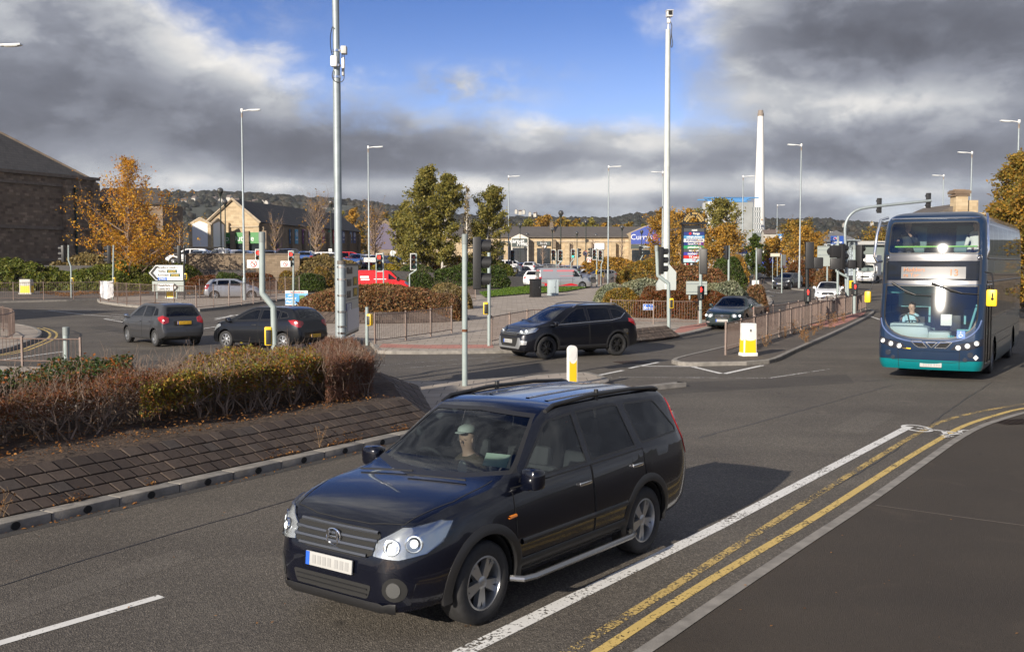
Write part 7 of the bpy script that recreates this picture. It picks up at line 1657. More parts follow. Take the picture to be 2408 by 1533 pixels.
def weed(label, p, h, n, m, name='weed', seed=0, leafn=0):
 rng = np.random.default_rng(seed+int(abs(p.x*77))); root = thing(name, label, 'weed', p); S = []; C = []
 for i in range(n):
  q = np.array([rng.normal()*.03*h*3, rng.normal()*.03*h*3, 0]); d = np.array([rng.normal()*.28, rng.normal()*.28, 1.0])
  for k in range(4): e = q + d*h/4*(.7+.5*rng.random()) + rng.normal(size=3)*.02*h; S.append((q, e, .004*(1-k/5)*max(1,h), .0025*max(1,h))); u = e+rng.normal(size=3)*.12*h+np.array([0,0,.05*h]); S.append((e, u, .002*max(1,h), .001*max(1,h))); C.append(u); C.append(e); q = e
 V, F = segs_mesh(S, 3); np_mesh('stems', V, F, mat('dry_stems', (.24,.15,.075), .9), root)
 if leafn: C = np.array(C); C = C[rng.integers(0, len(C), leafn)] + rng.normal(size=(leafn,3))*.05*h; V, F = leaves(C, .05*max(.8,h), rng); np_mesh('foliage', V, F, m, root)
for a, b, h, lab in ((5.35,.24,.30,'thin dry weed growing between kerb and blocks near the middle of the apron'), (.15,.24,.28,'thin dry weed at the foot of the block apron under the bare plants')): weed(lab, kp(a, b, .13), h, 4, M_DRY, leafn=12)
for i, (px, py, h) in enumerate(((1845,795,.42),(1868,786,.5),(1896,806,.45),(1885,797,.35),(1912,788,.38),(1932,775,.6),(1950,772,.6),(1965,760,.45),(1800,815,.4),(1775,822,.25),(1985,757,.4))): weed('dry brown weed among others along the railing of the narrow island', at(px, py, .1), h, 14, M_DRY, leafn=140, seed=i)
for o in list(bpy.data.objects):
 if o.get('label', '').startswith('dry brown weed'): o['group'] = 'weeds along the narrow island'
def grass():
 rng = np.random.default_rng(3); xs = [p.x for p in GR]; ys = [p.y for p in GR]; P = []
 poly = [(p.x, p.y) for p in GR]
 def inside(x, y):
  c = False
  for i in range(len(poly)):
   x1, y1 = poly[i]; x2, y2 = poly[i-1]
   if (y1 > y) != (y2 > y) and x < (x2-x1)*(y-y1)/(y2-y1)+x1: c = not c
  return c
 while len(P) < 16000:
  x, y = rng.uniform(min(xs), max(xs)), rng.uniform(min(ys), max(ys))
  if inside(x, y): P.append((x, y, zg(y)+.20+.05*rng.random()))
 V, F = leaves(np.array(P), .16, rng, -.2, .22); o = np_mesh('grass', V, F, LM('grass_blades', (.05,.11,.012), (.09,.17,.02), (.13,.20,.03))); o['kind'] = 'stuff'
grass()

# ---- mounds and bushes of the junction
def S_(label, x0, x1, yb, yt, Y, m, n, size, dep=.6, **kw):
 """bush by its extent in the photograph, standing at depth Y"""
 cx = ((x0+x1)/2-1204)/2450*Y; rx = (x1-x0)/2/2450*Y; zb = kw.pop('zb', .1); h = hgt(yt, Y)-zg(Y)-zb; return shrub(label, cx, Y, rx, rx*dep, h, m, n, size, zb=zb, **kw)
S_('large brown clipped mound beside the road sign', 694, 1068, 790, 672, 50.5, M_BROWN, 34000, .10, .62, pw=2.6, rough=.05)
S_('smaller dark brown mound joined to the end of the large clipped one', 1005, 1088, 780, 690, 49.5, M_BROWN, 9000, .09, .8, pw=2.8)
S_('olive green low bush behind the brown mound', 1000, 1108, 700, 668, 60, M_TAN, 8000, .11, .5)
S_('olive bush with red berries in front of the red van', 830, 965, 700, 666, 62, M_AUT, 6000, .12, .4)
S_('silver leaved bush at the corner of the paving', 1390, 1480, 745, 668, 57, M_SILV, 12000, .10, .9, pw=2.3)
S_('wide silver leaved bush behind the red one', 1440, 1590, 720, 657, 60.5, M_SILV, 12000, .11, .5)
S_('dark green low bush between the silver and the red', 1408, 1510, 740, 678, 53, M_AUT, 8000, .10, .5)
S_('rust red clipped bush behind the long railing', 1490, 1645, 755, 684, 52, M_RUST, 18000, .10, .45, pw=2.8)
S_('dark purple brown bush in front of the camera tower foot', 1502, 1560, 700, 672, 55.5, M_RUST, 5000, .10, .6)
S_('silver green bush at the convertible side of the railing', 1640, 1762, 755, 664, 52.5, M_SILV, 12000, .10, .5, pw=2.7)
S_('rust brown bush under the sign back', 1600, 1725, 760, 686, 50.8, M_RUST, 12000, .10, .4, pw=2.8)
S_('small brown bush at the tip of the bush island', 1752, 1806, 715, 664, 56, M_BROWN, 5000, .10, .7)
S_('broad brown mound before the shop totem', 1520, 1724, 680, 627, 76, M_BROWN, 16000, .14, .4)
S_('round dark green bush beside the shop totem', 1668, 1756, 650, 603, 88, M_GREEN, 11000, .15, .7)
S_('long evergreen hedge below the shaded stone building', -160, 175, 695, 611, 91, M_JUN, 28000, .20, .30, pw=2.0, zb=.0, rough=.15)
S_('evergreen hedge below the orange tree', 150, 415, 692, 618, 90, M_JUN, 24000, .20, .34, pw=2.0, zb=.0, rough=.15)
S_('green juniper at the end of the retaining wall', 385, 484, 665, 622, 92, M_JUN, 8000, .2, .5)
S_('brown bushy undergrowth under the orange tree', 95, 440, 650, 598, 97, M_TAN, 14000, .22, .25, pw=2.7)
S_('dark red low hedge along the wall behind the silver hatchback', 436, 545, 690, 648, 91, M_RUST, 9000, .16, .35)
S_('dark green dome in the low red hedge', 503, 577, 685, 640, 90.5, M_GREEN, 6000, .15, .5)
S_('red brown low hedge nearest the lamp column', 560, 655, 690, 642, 91, M_RUST, 8000, .16, .4)
S_('tan bush heaped over the retaining wall end', 650, 862, 655, 603, 97, M_TAN, 16000, .2, .35)
S_('yellow green dome next to the signal showing red', 655, 706, 675, 638, 90, M_AUT, 5000, .15, .8)
S_('dark green dome clipped round', 687, 768, 682, 643, 88, M_GREEN, 9000, .14, .7)
S_('brown green dome behind the dark one', 732, 782, 670, 630, 91, M_AUT, 5000, .15, .8)
S_('yellow flowering bush beside the delivery plate', 850, 958, 665, 620, 104, M_YELL, 9000, .18, .5)
S_('dark bush by the cranked signal post', 955, 1022, 680, 638, 92, M_GREEN, 6000, .16, .7)
S_('grey green clipped hedge along the slip road', 1015, 1196, 668, 623, 97, M_GREEN, 13000, .18, .3, pw=3)
S_('bright juniper hedge at the slip road corner', 1090, 1210, 650, 612, 106, M_JUN, 10000, .2, .4, pw=2.7)
S_('russet beech hedge before the birches', 925, 1150, 640, 603, 112, M_OCHRE, 11000, .22, .2, pw=3)
S_('dark bush filling the bank under the birches', 925, 1030, 655, 622, 104, M_GREEN, 7000, .2, .4)
S_('trimmed golden hedge on top of the grass bank', 1362, 1500, 630, 605, 118, M_OCHRE, 9000, .22, .2, pw=3)
S_('brown dry shrub by the sign backs', 1915, 1992, 664, 619, 92, M_BROWN, 6000, .16, .6)
S_('dark brown hedge beneath the blue banner', 1845, 1925, 660, 612, 100, M_RUST, 7000, .18, .5)
S_('low russet hedge beside the path ramp', 1700, 1760, 640, 600, 108, M_OCHRE, 5000, .2, .5)

rp_ = random.Random(12); scatter('leaf_specks', [(p.x, p.y, .03) for p in (at(rp_.uniform(1700,2400), rp_.uniform(1080,1520)) for _ in range(30))] + [(p.x, p.y, .012) for p in (at(rp_.uniform(0,2300), rp_.uniform(880,1500)) for _ in range(80))], .026, M_DRY, 7, 3)

def mound_apron():
 """ring of blocks round the foot of the clipped mound"""
 cx, cy = (881-1204)/2450*50.5, 50.5; rx = 187/2450*50.5; ry = rx*.62; B, T = [], []
 for k in range(33):
  t = math.pi*1.02 + math.pi*1.06*k/32; z = zg(cy); B.append(Vector((cx+(rx+.75)*math.cos(t), cy+(ry+.85)*math.sin(t), z+.10))); T.append(Vector((cx+(rx+.05)*math.cos(t), cy+(ry+.05)*math.sin(t), z+.55)))
 apron(B, T, 4, 'mound_apron', .22, .32, seed=9)
mound_apron()
apron(gpts([(1462,806),(1530,799),(1600,790)], .1), [at(1452,778,.5), at(1512,771,.5), at(1566,766,.5)], 4, 'bush_apron', .22, .32, seed=10)
S_('dark green planted bank below the shop totem', 1446, 1628, 676, 611, 106, M_AUT, 13000, .2, .35, pw=2.2)
# ---- trees
vase = lambda c: (.35+.9*c)*(1 if c < .75 else max(.15, (1-c)/.25))
spire = lambda c: (1-c)**.75*.95 + .10
maple = lambda c: (1.0 if c < .35 else max(.10, 1-(c-.35)*1.42))
tree('orange maple, sparse at the top, in front of the shaded stone building', 304, 90, 360, 262, M_ORANGE, 15000, .155, .17, .07, maple, TWIG, nl=44, nsub=9, sc=.13, upw=.75, thin=lambda t: np.maximum(1.9-2.0*t, .25), min_r=1.2)
tree('tall olive birch with a pointed crown, first of the group', 988, 105, 386, 118, M_BIRCH, 24000, .21, .17, .12, lambda c: math.sin(math.pi*min(1,.22+c*.76))**.8, BIRCHB, zb=1.0, nl=40, nsub=9, sc=.28, lean=(.9,0))
tree('olive birch with white trunk leaning from the first one', 1040, 104, 402, 92, M_BIRCH, 18000, .21, .16, .14, lambda c: math.sin(math.pi*min(1,.22+c*.76))**.8, BIRCHB, zb=1.0, nl=36, nsub=9, sc=.28, lean=(.8,.3))
tree('lower olive birch filling the near side of the group', 950, 108, 470, 70, M_BIRCH, 11000, .21, .14, .1, None, BIRCHB, zb=1.0, nl=30, nsub=8, sc=.28)
tree('slim nearly bare birch with a white stem', 1098, 104, 432, 44, M_TAN, 900, .16, .12, .3, spire, BIRCHB, zb=1.0, nl=26, nsub=7, sc=.2, upw=1.4, min_r=1.2)
tree('wind-bent birch beside the long shop roof', 1140, 106, 432, 92, M_BIRCH, 18000, .21, .15, .12, lambda c: math.sin(math.pi*min(1,.25+c*.70))**.8, BIRCHB, zb=1.0, nl=36, nsub=9, sc=.28, lean=(1.2,0))
BR = dict(f0=.2, prof_=vase, bark=TWIG, zb=2.6, nl=40, nsub=14, upw=1.15, min_r=1.5)
tree('bare spreading tree in front of the slate roof', 745, 112, 482, 124, M_OCHRE, 260, .2, .16, **BR)
tree('bare twiggy tree before the cross gable', 880, 112, 500, 112, M_OCHRE, 260, .2, .15, **BR)
tree('thin bare tree in front of the green shop sign', 648, 118, 520, 90, M_OCHRE, 60, .2, .10, **dict(BR, nl=20, nsub=8))
tree('thin bare tree beside the white gable panels', 424, 112, 520, 60, M_OCHRE, 40, .2, .10, **dict(BR, nl=18, nsub=8))
for px, yt, w, lab in ((1277,562,34,'small bare tree by the beds shop'), (1345,566,30,'small bare tree against the plain shop wall'), (1394,560,28,'small bare tree by the shop wall near the signals'), (1462,560,34,'small bare tree close to the blue gable'), (1168,562,30,'small bare tree at the shadowed shop corner')):
 tree(lab, px, 150, yt, w, M_OCHRE, 0, .2, .10, **dict(BR, zb=1.35, nl=18, nsub=9))
tree('yellow leaved tree behind the camera tower', 1562, 128, 486, 100, M_OCHRE, 13000, .20, .16, .08, None, TWIG, nl=34, nsub=8, sc=.2)
tree('orange brown tree behind the shop totem', 1625, 122, 490, 110, M_OCHRE, 13000, .21, .16, .08, None, TWIG, nl=34, nsub=8, sc=.2, seed=2)
tree('golden leafy tree beside the cycle sign', 1700, 112, 532, 130, M_OCHRE, 13000, .20, .15, .06, None, TWIG, nl=34, nsub=8, sc=.2, seed=3)
tree('grey green tree in front of the incinerator plant', 1694, 150, 463, 130, M_BIRCH, 8000, .32, .2, .1, None, TWIG, nl=36, nsub=8, sc=.18, seed=4)
tree('dark pine at the foot of the white chimney', 1775, 125, 548, 62, M_GREEN, 6500, .22, .16, .1, spire, BARK, nl=34, nsub=8, sc=.2)
tree('golden shrubby tree behind the lamp column and blue banner', 1893, 118, 530, 96, M_OCHRE, 12000, .19, .14, .03, None, TWIG, nl=34, nsub=8, sc=.26, seed=5)
tree('olive tree behind the golden one', 1872, 150, 516, 110, M_AUT, 7000, .28, .16, .05, None, TWIG, nl=30, nsub=8, sc=.22, seed=6)
tree('golden brown tree near the blue lorry', 1820, 128, 556, 80, M_OCHRE, 5500, .24, .12, .03, None, TWIG, nl=30, nsub=8, sc=.22, seed=7)
tree('olive tree behind the hotel roof edge', 2075, 210, 548, 110, M_AUT, 7000, .36, .2, .05, None, TWIG, nl=30, nsub=8, sc=.2, seed=8)
tree('big autumn tree with bronze leaves towering over the bus', 2398, 62, 348, 150, M_AUT, 30000, .165, .24, .05, lambda c: math.sin(math.pi*min(1,.25+c*.72))**.7, BARK, nl=46, nsub=9, sc=.2, seed=9)
tree('green leafy tree filling the space behind the bus rear', 2440, 52, 440, 230, M_AUT, 30000, .145, .2, .03, lambda c: math.sin(math.pi*min(1,.3+c*.66))**.6, BARK, nl=46, nsub=9, sc=.22, seed=10)
tree('low olive tree peeping over the bus roof', 2345, 68, 470, 100, M_AUT, 15000, .165, .16, .04, None, BARK, nl=36, nsub=9, sc=.22, seed=11)
rg = random.Random(9); kinds = (M_OCHRE, M_AUT, M_AUT, M_BIRCH)
for i, (px, yt, w) in enumerate(((1110,535,50),(1150,520,60),(1195,523,50),(1240,511,66),(1280,502,70),(1318,509,62),(1352,512,56),(1385,510,58),(1418,522,50),(1448,526,46),(1478,520,52),(1512,524,44),(830,486,60),(905,498,66),(868,505,50),(800,492,40))):
 tree('%s tree in the belt behind the shop roofs' % ('golden','olive','olive green','dull green')[i % 4], px, 245+rg.uniform(-14,14), yt, w*1.15, kinds[i % 4], 2600, .52, .25, .10, None, TWIG, zb=1.2, nl=22, nsub=7, sc=.25, group='tree belt behind the shops', seed=i)
# ------------------------------------------------------------------ buildings, walls, hills, car park
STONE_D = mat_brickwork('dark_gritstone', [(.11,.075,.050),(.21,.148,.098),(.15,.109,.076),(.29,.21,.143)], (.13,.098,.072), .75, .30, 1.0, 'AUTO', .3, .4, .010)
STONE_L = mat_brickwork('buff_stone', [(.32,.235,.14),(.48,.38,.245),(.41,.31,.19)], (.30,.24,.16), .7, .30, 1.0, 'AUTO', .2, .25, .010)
STONE_W = mat_brickwork('wall_stone', [(.17,.125,.08),(.24,.18,.12),(.20,.15,.10)], (.12,.095,.07), .50, .2, 1.0, 'AUTO', .3, .35, .012)
DRESS = mat('dressed_stone', (.16,.125,.095), .85, noise=(2,.2)); DRESSL = mat('pale_dressed_stone', (.42,.34,.24), .85, noise=(2,.15))
SLATE = mat_brickwork('roof_slates', [(.045,.042,.042),(.065,.06,.058),(.055,.052,.052)], (.03,.028,.028), .45, .32, 1.0, 'AUTO', .5, .3, .02)
TILES = mat_brickwork('brown_roof_tiles', [(.085,.072,.062),(.115,.10,.088),(.10,.086,.075)], (.07,.06,.052), .5, .4, 1.0, 'AUTO', .4, .25, .02)
WHITEW = mat('white_cladding', (.72,.72,.72), .5); DKGLASS = mat('shop_glass', (.02,.025,.03), .08, 0, coat=1)
def V3(p, z): return Vector((p[0], p[1], z))
def quadm(mb, *p): mb.add(p, [tuple(range(len(p)))]); return mb
def slab(mb, P, t):
 """thick sheet: polygon with thickness t along its normal (both sides closed)"""
 P = [Vector(p) for p in P]; n = (P[1]-P[0]).cross(P[2]-P[0]).normalized()*t; k = len(P)
 mb.add(P + [p-n for p in P], [tuple(range(k)), tuple(range(2*k-1, k-1, -1))] + [(i, k+i, k+(i+1) % k, (i+1) % k) for i in range(k)])
Wl, Wr = atY(436, 622, 95), atY(705, 622, 96); 
TP = [(-95,96),(Wl.x,95.2),(Wr.x,96.2),(-6,101),(4,108),(20,120),(60,150),(60,330),(-150,330),(-150,96)]
mb = MB(); xs = [-150,-95,-60,-40,-30,-22,-16,-10,-6,0,4,8,20,60]; 
def yfront(x):
 for (a, b), (c, d) in zip(TP[:7], TP[1:7]):
  if a <= x <= c: return b+(d-b)*(x-a)/(c-a)
 return 96
for a, b in zip(xs, xs[1:]):
 ya, yb = yfront(a), yfront(b); quadm(mb, V3((a,ya),CPZ(a)), V3((b,yb),CPZ(b)), V3((b,330),CPZ(b)), V3((a,330),CPZ(a))); quadm(mb, V3((a,ya-(0 if Wl.x <= a < Wr.x else 1.5)),zg(ya)-.1), V3((b,yb-(0 if Wl.x < b <= Wr.x else 1.5)),zg(yb)-.1), V3((b,yb),CPZ(b)), V3((a,ya),CPZ(a)))
o = mb.build('car_park', mat_asphalt('car_park_asphalt', (.05,.048,.046), (.085,.08,.076), 20, .2), smooth=0); o['kind'] = 'structure'
def wall_thing(label, p, q, z0, z1, t, m, cope=True, name='stone_wall'):
 d = (q-p); L = d.length; r = math.atan2(d.y, d.x); root = thing(name, label, 'wall', V3(p, z0), r); mb = MB(); mb.box((L/2, t/2, (z1-z0)/2), (L, t, z1-z0)); mb.build('wall_face', m, root, smooth=0)
 if cope: c = MB(); c.box((L/2, t/2, z1-z0+.06), (L+.1, t+.14, .12)); c.build('coping', DRESS, root, smooth=0)
wall_thing('long stone retaining wall with tree shadows below the parked cars', Vector((Wl.x,95,0)), Vector((Wr.x,95.9,0)), .6, hgt(599,95), .4, STONE_W)
wall_thing('stone wall and railing line beyond the rear of the bus', Vector((29,58,0)), Vector((46,72,0)), .2, 2.3, .4, STONE_W)

def stone_store():
 """the shaded stone building on the left"""
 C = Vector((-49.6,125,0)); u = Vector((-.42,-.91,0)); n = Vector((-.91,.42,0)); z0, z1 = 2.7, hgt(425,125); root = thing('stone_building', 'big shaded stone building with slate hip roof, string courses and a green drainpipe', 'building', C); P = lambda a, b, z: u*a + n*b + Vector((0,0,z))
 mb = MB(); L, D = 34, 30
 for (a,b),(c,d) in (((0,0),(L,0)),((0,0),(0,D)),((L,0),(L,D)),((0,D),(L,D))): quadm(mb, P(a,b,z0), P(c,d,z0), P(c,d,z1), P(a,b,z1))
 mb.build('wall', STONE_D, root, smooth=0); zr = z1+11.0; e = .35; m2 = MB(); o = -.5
 for q in ([P(0-o*.2,e,z1+.02), P(L,e,z1+.02), P(L-14,15,zr), P(15,15,zr)], [P(0,e,z1+.02), P(15,15,zr), P(0,D,z1+.02)], [P(0,D,z1+.02), P(15,15,zr), P(L-14,15,zr), P(L,D,z1+.02)], [P(L,e,z1+.02), P(L-14,15,zr), P(L,D,z1+.02)]): m2.add(q, [tuple(range(len(q)))])
 rf = m2.build('roof', SLATE, root, smooth=0); k = MB(); k.tube([P(0,e,z1+.05), P(15,15,zr+.05)], .16, 6); k.build('hip_tiles', DRESS, rf)
 ang = math.atan2(u.y, u.x)
 def band(z, h, d, nm): q = MB(); q.box(P(L/2-.2,-d/2,z), (L+.4, d, h), rz=ang); q.build(nm, DRESS, root, smooth=0)
 band(z1+.15,.35,.30,'parapet_coping'); band(z1-.95,.30,.16,'string_course'); band(hgt(540,121)+.1,.38,.16,'string_course'); band(z0+.75,.3,.16,'plinth_course')
 for px in (158, 233):
  a = next(a for a in np.linspace(-1, 20, 400) if abs((C+P(a,0,0)).x/(C+P(a,0,0)).y*2450+1204-px) < 2) if px < 230 else .45
  q = MB(); q.box(P(a,-.30,(z0+z1)/2-.35), (.95,.6,z1-z0-.7), rz=ang); q.prism([(-.48,0),(.48,0),(.48,.02)]+[(.48*math.cos(t), .02+.42*math.sin(t)) for t in np.linspace(.2, 2.9, 8)]+[(-.48,.02)], -.3, .3, Matrix.Translation(P(a,-.30,z1-.70)) @ Matrix.Rotation(ang, 4, 'Z') @ Matrix.Rotation(R(90), 4, 'X')); q.build('pilaster', STONE_D, root, smooth=0)
 q = MB(); a = 3.2; q.tube([P(a,-.14,z0+.2), P(a,-.14,z1-1.5)], .13, 8); q.box(P(a,-.16,z1-1.35), (.34,.28,.4), rz=ang); q.build('drainpipe', mat('drainpipe_green', (.012,.035,.025), .45), root)
 q = MB(); w0 = Vector((-52,130,0))-C; ze = hgt(479,130); q.box(w0+Vector((4.3,4,(z0+ze)/2)), (8.6,8,ze-z0)); q.build('wing_wall', STONE_D, root, smooth=0)
 q = MB(); slab(q, [w0+Vector((-.3,-.4,ze)), w0+Vector((9.0,-.4,ze)), w0+Vector((7.0,4,ze+2.2)), w0+Vector((-.3,4,ze+2.2))], .2); q.build('wing_roof', SLATE, root, smooth=0)
stone_store()
def gable_tower():
 Y = 148; root = thing('gable_tower', 'stone corner tower with two blank white gable panels', 'building', foot(475, Y)); o = root.location; X = lambda px, Yq=Y: (px-1204)/2450*Yq; z = lambda py, Yq=Y: hgt(py, Yq); zb = 2.6
 def facef(a, b, nm):
  """gabled face from ground point a to b"""
  d = (b-a); L = d.length; M = face_M(a-o, d.x, d.y); W = MB(); e = z(508)-o.z; ap = z(494.5)-o.z; b0 = zb-o.z
  W.prism([(0,b0),(L,b0),(L,e),(L*.5,ap),(0,e)], -.5, 0, M); w = W.build('tower_wall', STONE_L, root, smooth=0)
  p0 = z(560)-o.z; Q = MB(); Q.prism([(L*.16,p0),(L*.86,p0),(L*.86,e+.05),(L*.51,ap-.35),(L*.16,e+.05)], .0, .05, M); Q.build('white_panel', WHITEW, root, smooth=0)
  K = MB(); 
  for s, t in (((-.1,e-.05),(L*.5,ap+.12)),((L*.5,ap+.12),(L+.1,e-.05))): K.tube([M @ Vector((s[0],s[1],-.15)), M @ Vector((t[0],t[1],-.15))], .16, 4)
  K.build('gable_coping', DRESSL, root, smooth=0); Q = MB(); Q.box((M @ Vector((L/2,p0-.12,.08))), (L*.98,.22,.2), rz=math.atan2(d.y,d.x)); Q.build('string_course', DRESSL, root, smooth=0)
 A, B, Cc = Vector((X(447),Y,0)), Vector((X(500),Y-.4,0)), Vector((X(534,Y+3.0),Y+3.0,0)); facef(A, B, 'a'); facef(B, Cc, 'b')
gable_tower()
def slate_hall():
 Y0, Y1 = 152.0, 196.0; X = lambda px, Y: (px-1204)/2450*Y
 G = Vector((X(611,Y0), Y0, 0)); E = Vector((X(846,Y1), Y1, 0)); d = (E-G).normalized(); n = Vector((-d.y, d.x, 0)); Wd = 8.0; L = (E-G).length; zb = 2.6
 root = thing('slate_hall', 'long retail hall with lit stone gable, slate roof and shaded side with coloured banners', 'building', G); P = lambda a, b, z: d*a + n*b + Vector((0,0,z))
 ze = hgt(523,Y0); zr = hgt(471,Y0+1); gx = -.95*0
 mb = MB(); mb.add([P(0,0,zb), P(0,Wd,zb), P(0,Wd,ze), P(0,Wd/2,zr-.15), P(0,0,ze)], [(0,1,2,3,4)]); mb.build('gable_wall', STONE_L, root, smooth=0)
 mb = MB(); quadm(mb, P(0,0,zb), P(L,0,zb), P(L,0,ze), P(0,0,ze)); quadm(mb, P(0,Wd,zb), P(L,Wd,zb), P(L,Wd,ze), P(0,Wd,ze)); mb.build('side_wall', STONE_W, root, smooth=0)
 mb = MB(); slab(mb, [P(-.1,-.35,ze-.12), P(L,-.35,ze-.12), P(L,Wd/2,zr), P(-.1,Wd/2,zr)], -.14); slab(mb, [P(-.1,Wd/2,zr), P(L,Wd/2,zr), P(L,Wd+.35,ze-.12), P(-.1,Wd+.35,ze-.12)], -.14); mb.build('roof', SLATE, root, smooth=0)
 mb = MB(); mb.tube([P(-.25,-.3,ze-.1), P(-.25,Wd/2,zr+.15), P(-.25,Wd+.3,ze-.1)], .22, 4); mb.build('gable_coping', DRESSL, root, smooth=0)
 ang = math.atan2(d.y, d.x)
 mb = MB(); mb.box(P(-.25,Wd*.62,zb+3.2), (.5,.9,6.4), rz=ang); mb.build('gable_pier', STONE_L, root, smooth=0); mb = MB(); mb.box(P(-.12,Wd/2,ze-.6), (.14,Wd,.18), rz=ang); mb.build('string_course', DRESSL, root, smooth=0)
 for i in range(9): mb = MB(); mb.box(P(1.0+i*(L-2)/8.0,-.25,zb+(ze-zb)/2-.3), (.75,.5,ze-zb-.6), rz=ang); mb.build('pilaster', STONE_W, root, smooth=0)
 cols = [(.03,.14,.30),(.05,.28,.45),(.22,.05,.22),(.06,.07,.20),(.08,.05,.18),(.30,.04,.10),(.03,.22,.14),(.40,.05,.06),(.03,.08,.22),(.05,.12,.30),(.06,.10,.28)]
 for i, a in enumerate((11.6,13.8,17.0,19.4,23.0,25.5,28.6,31.0,35.6,39.6,41.6)):
  M = face_M(P(a,-.12,hgt(556,Y0+a*.9)), d.x, d.y); w, h = 1.25, 2.3; q = MB(); q.prism([(-w/2,-h/2),(w/2,-h/2),(w/2,h/2),(-w/2,h/2)], 0, .06, M); b = q.build('banner', mat('banner_%d' % i, cols[i], .5), root, smooth=0); q = MB(); q.tube([M @ Vector((.36*math.cos(t), .35+.36*math.sin(t), .08)) for t in np.linspace(0, 6.28, 16)], .05, 4); q.prism([(-.12,.2),(.12,.2),(.12,.5),(-.12,.5)], .06, .08, M); q.prism([(-.4,-.55),(.4,-.55),(.4,-.4),(-.4,-.4)], .06, .08, M); q.build('banner_icon', WHITEW, b, smooth=0)
 M = face_M(P(6.3,-.15,hgt(573,Y0+6)), d.x, d.y); q = MB(); q.prism([(-1.7,-1.0),(1.7,-1.0),(1.7,1.0),(-1.7,1.0)], 0, .15, M); b = q.build('dark_billboard', mat('billboard_black', (.01,.01,.02), .3), root, smooth=0); q = MB(); q.prism([(-.6,-.5),(.9,-.5),(1.1,0),(.2,.5),(-.5,.2)], .15, .17, M); q.build('billboard_picture', mat('billboard_purple', (.16,.07,.22), .5), b, smooth=0)
 for a in (16, 27, 33, 37): q = MB(); q.box(P(a,-.05,zb+1.3), (1.5,.2,2.6), rz=ang); q.build('door', DKGLASS, root, smooth=0)
 gz = hgt(560,Y0); M = face_M(P(-.6,Wd*.5,gz), -n.x, -n.y); q = MB(); q.prism([(-4.3,-.8),(5.6,-.8),(5.6,.8),(-4.3,.8)], 0, .3, M); b = q.build('green_fascia', mat('fascia_green', (.03,.19,.04), .45), root, smooth=0)
 text('Go Outside', 1.15, M @ Matrix.Translation((1.0,-.08,.31)), WHITEW, 'fascia_lettering', b, sx=.95)
 q = MB(); q.prism([(-4.2,-3.6),(5.5,-3.6),(5.5,-.8),(-4.2,-.8)], -.3, .1, M); f = q.build('shop_front', DKGLASS, root, smooth=0); q = MB()
 for t in (-4.0,-1.9,.4,2.6,5.3): q.prism([(t-.35,-3.6),(t+.35,-3.6),(t+.35,1.0),(t-.35,1.0)], .1, .6, M)
 q.build('shop_front_pier', STONE_W, root, smooth=0)
 Yc = 186; xc = X(906,Yc); c0 = Vector((xc, Yc, 0))-G; w = 3.3; zg0, zg1 = hgt(540,Yc), hgt(514,Yc); q = MB(); M = face_M(c0, 1, -.25); q.prism([(-w,zb),(w,zb),(w,zg0),(0,zg1),(-w,zg0)], -9, 0, M); q.build('cross_gable', STONE_W, root, smooth=0); q = MB(); slab(q, [M @ Vector((-w-.3,zg0-.2,.3)), M @ Vector((0,zg1+.1,.3)), M @ Vector((0,zg1+.1,-9)), M @ Vector((-w-.3,zg0-.2,-9))], .15); slab(q, [M @ Vector((0,zg1+.1,.3)), M @ Vector((w+.3,zg0-.2,.3)), M @ Vector((w+.3,zg0-.2,-9)), M @ Vector((0,zg1+.1,-9))], .15); q.build('cross_roof', SLATE, root, smooth=0)
 q = MB(); q.prism([(-w*.85,zb+3),(w*.85,zb+3),(w*.85,zg0-.2),(0,zg1-.8),(-w*.85,zg0-.2)], .02, .1, M); q.build('purple_panel', mat('panel_purple', (.045,.03,.075), .5), root, smooth=0)
slate_hall()
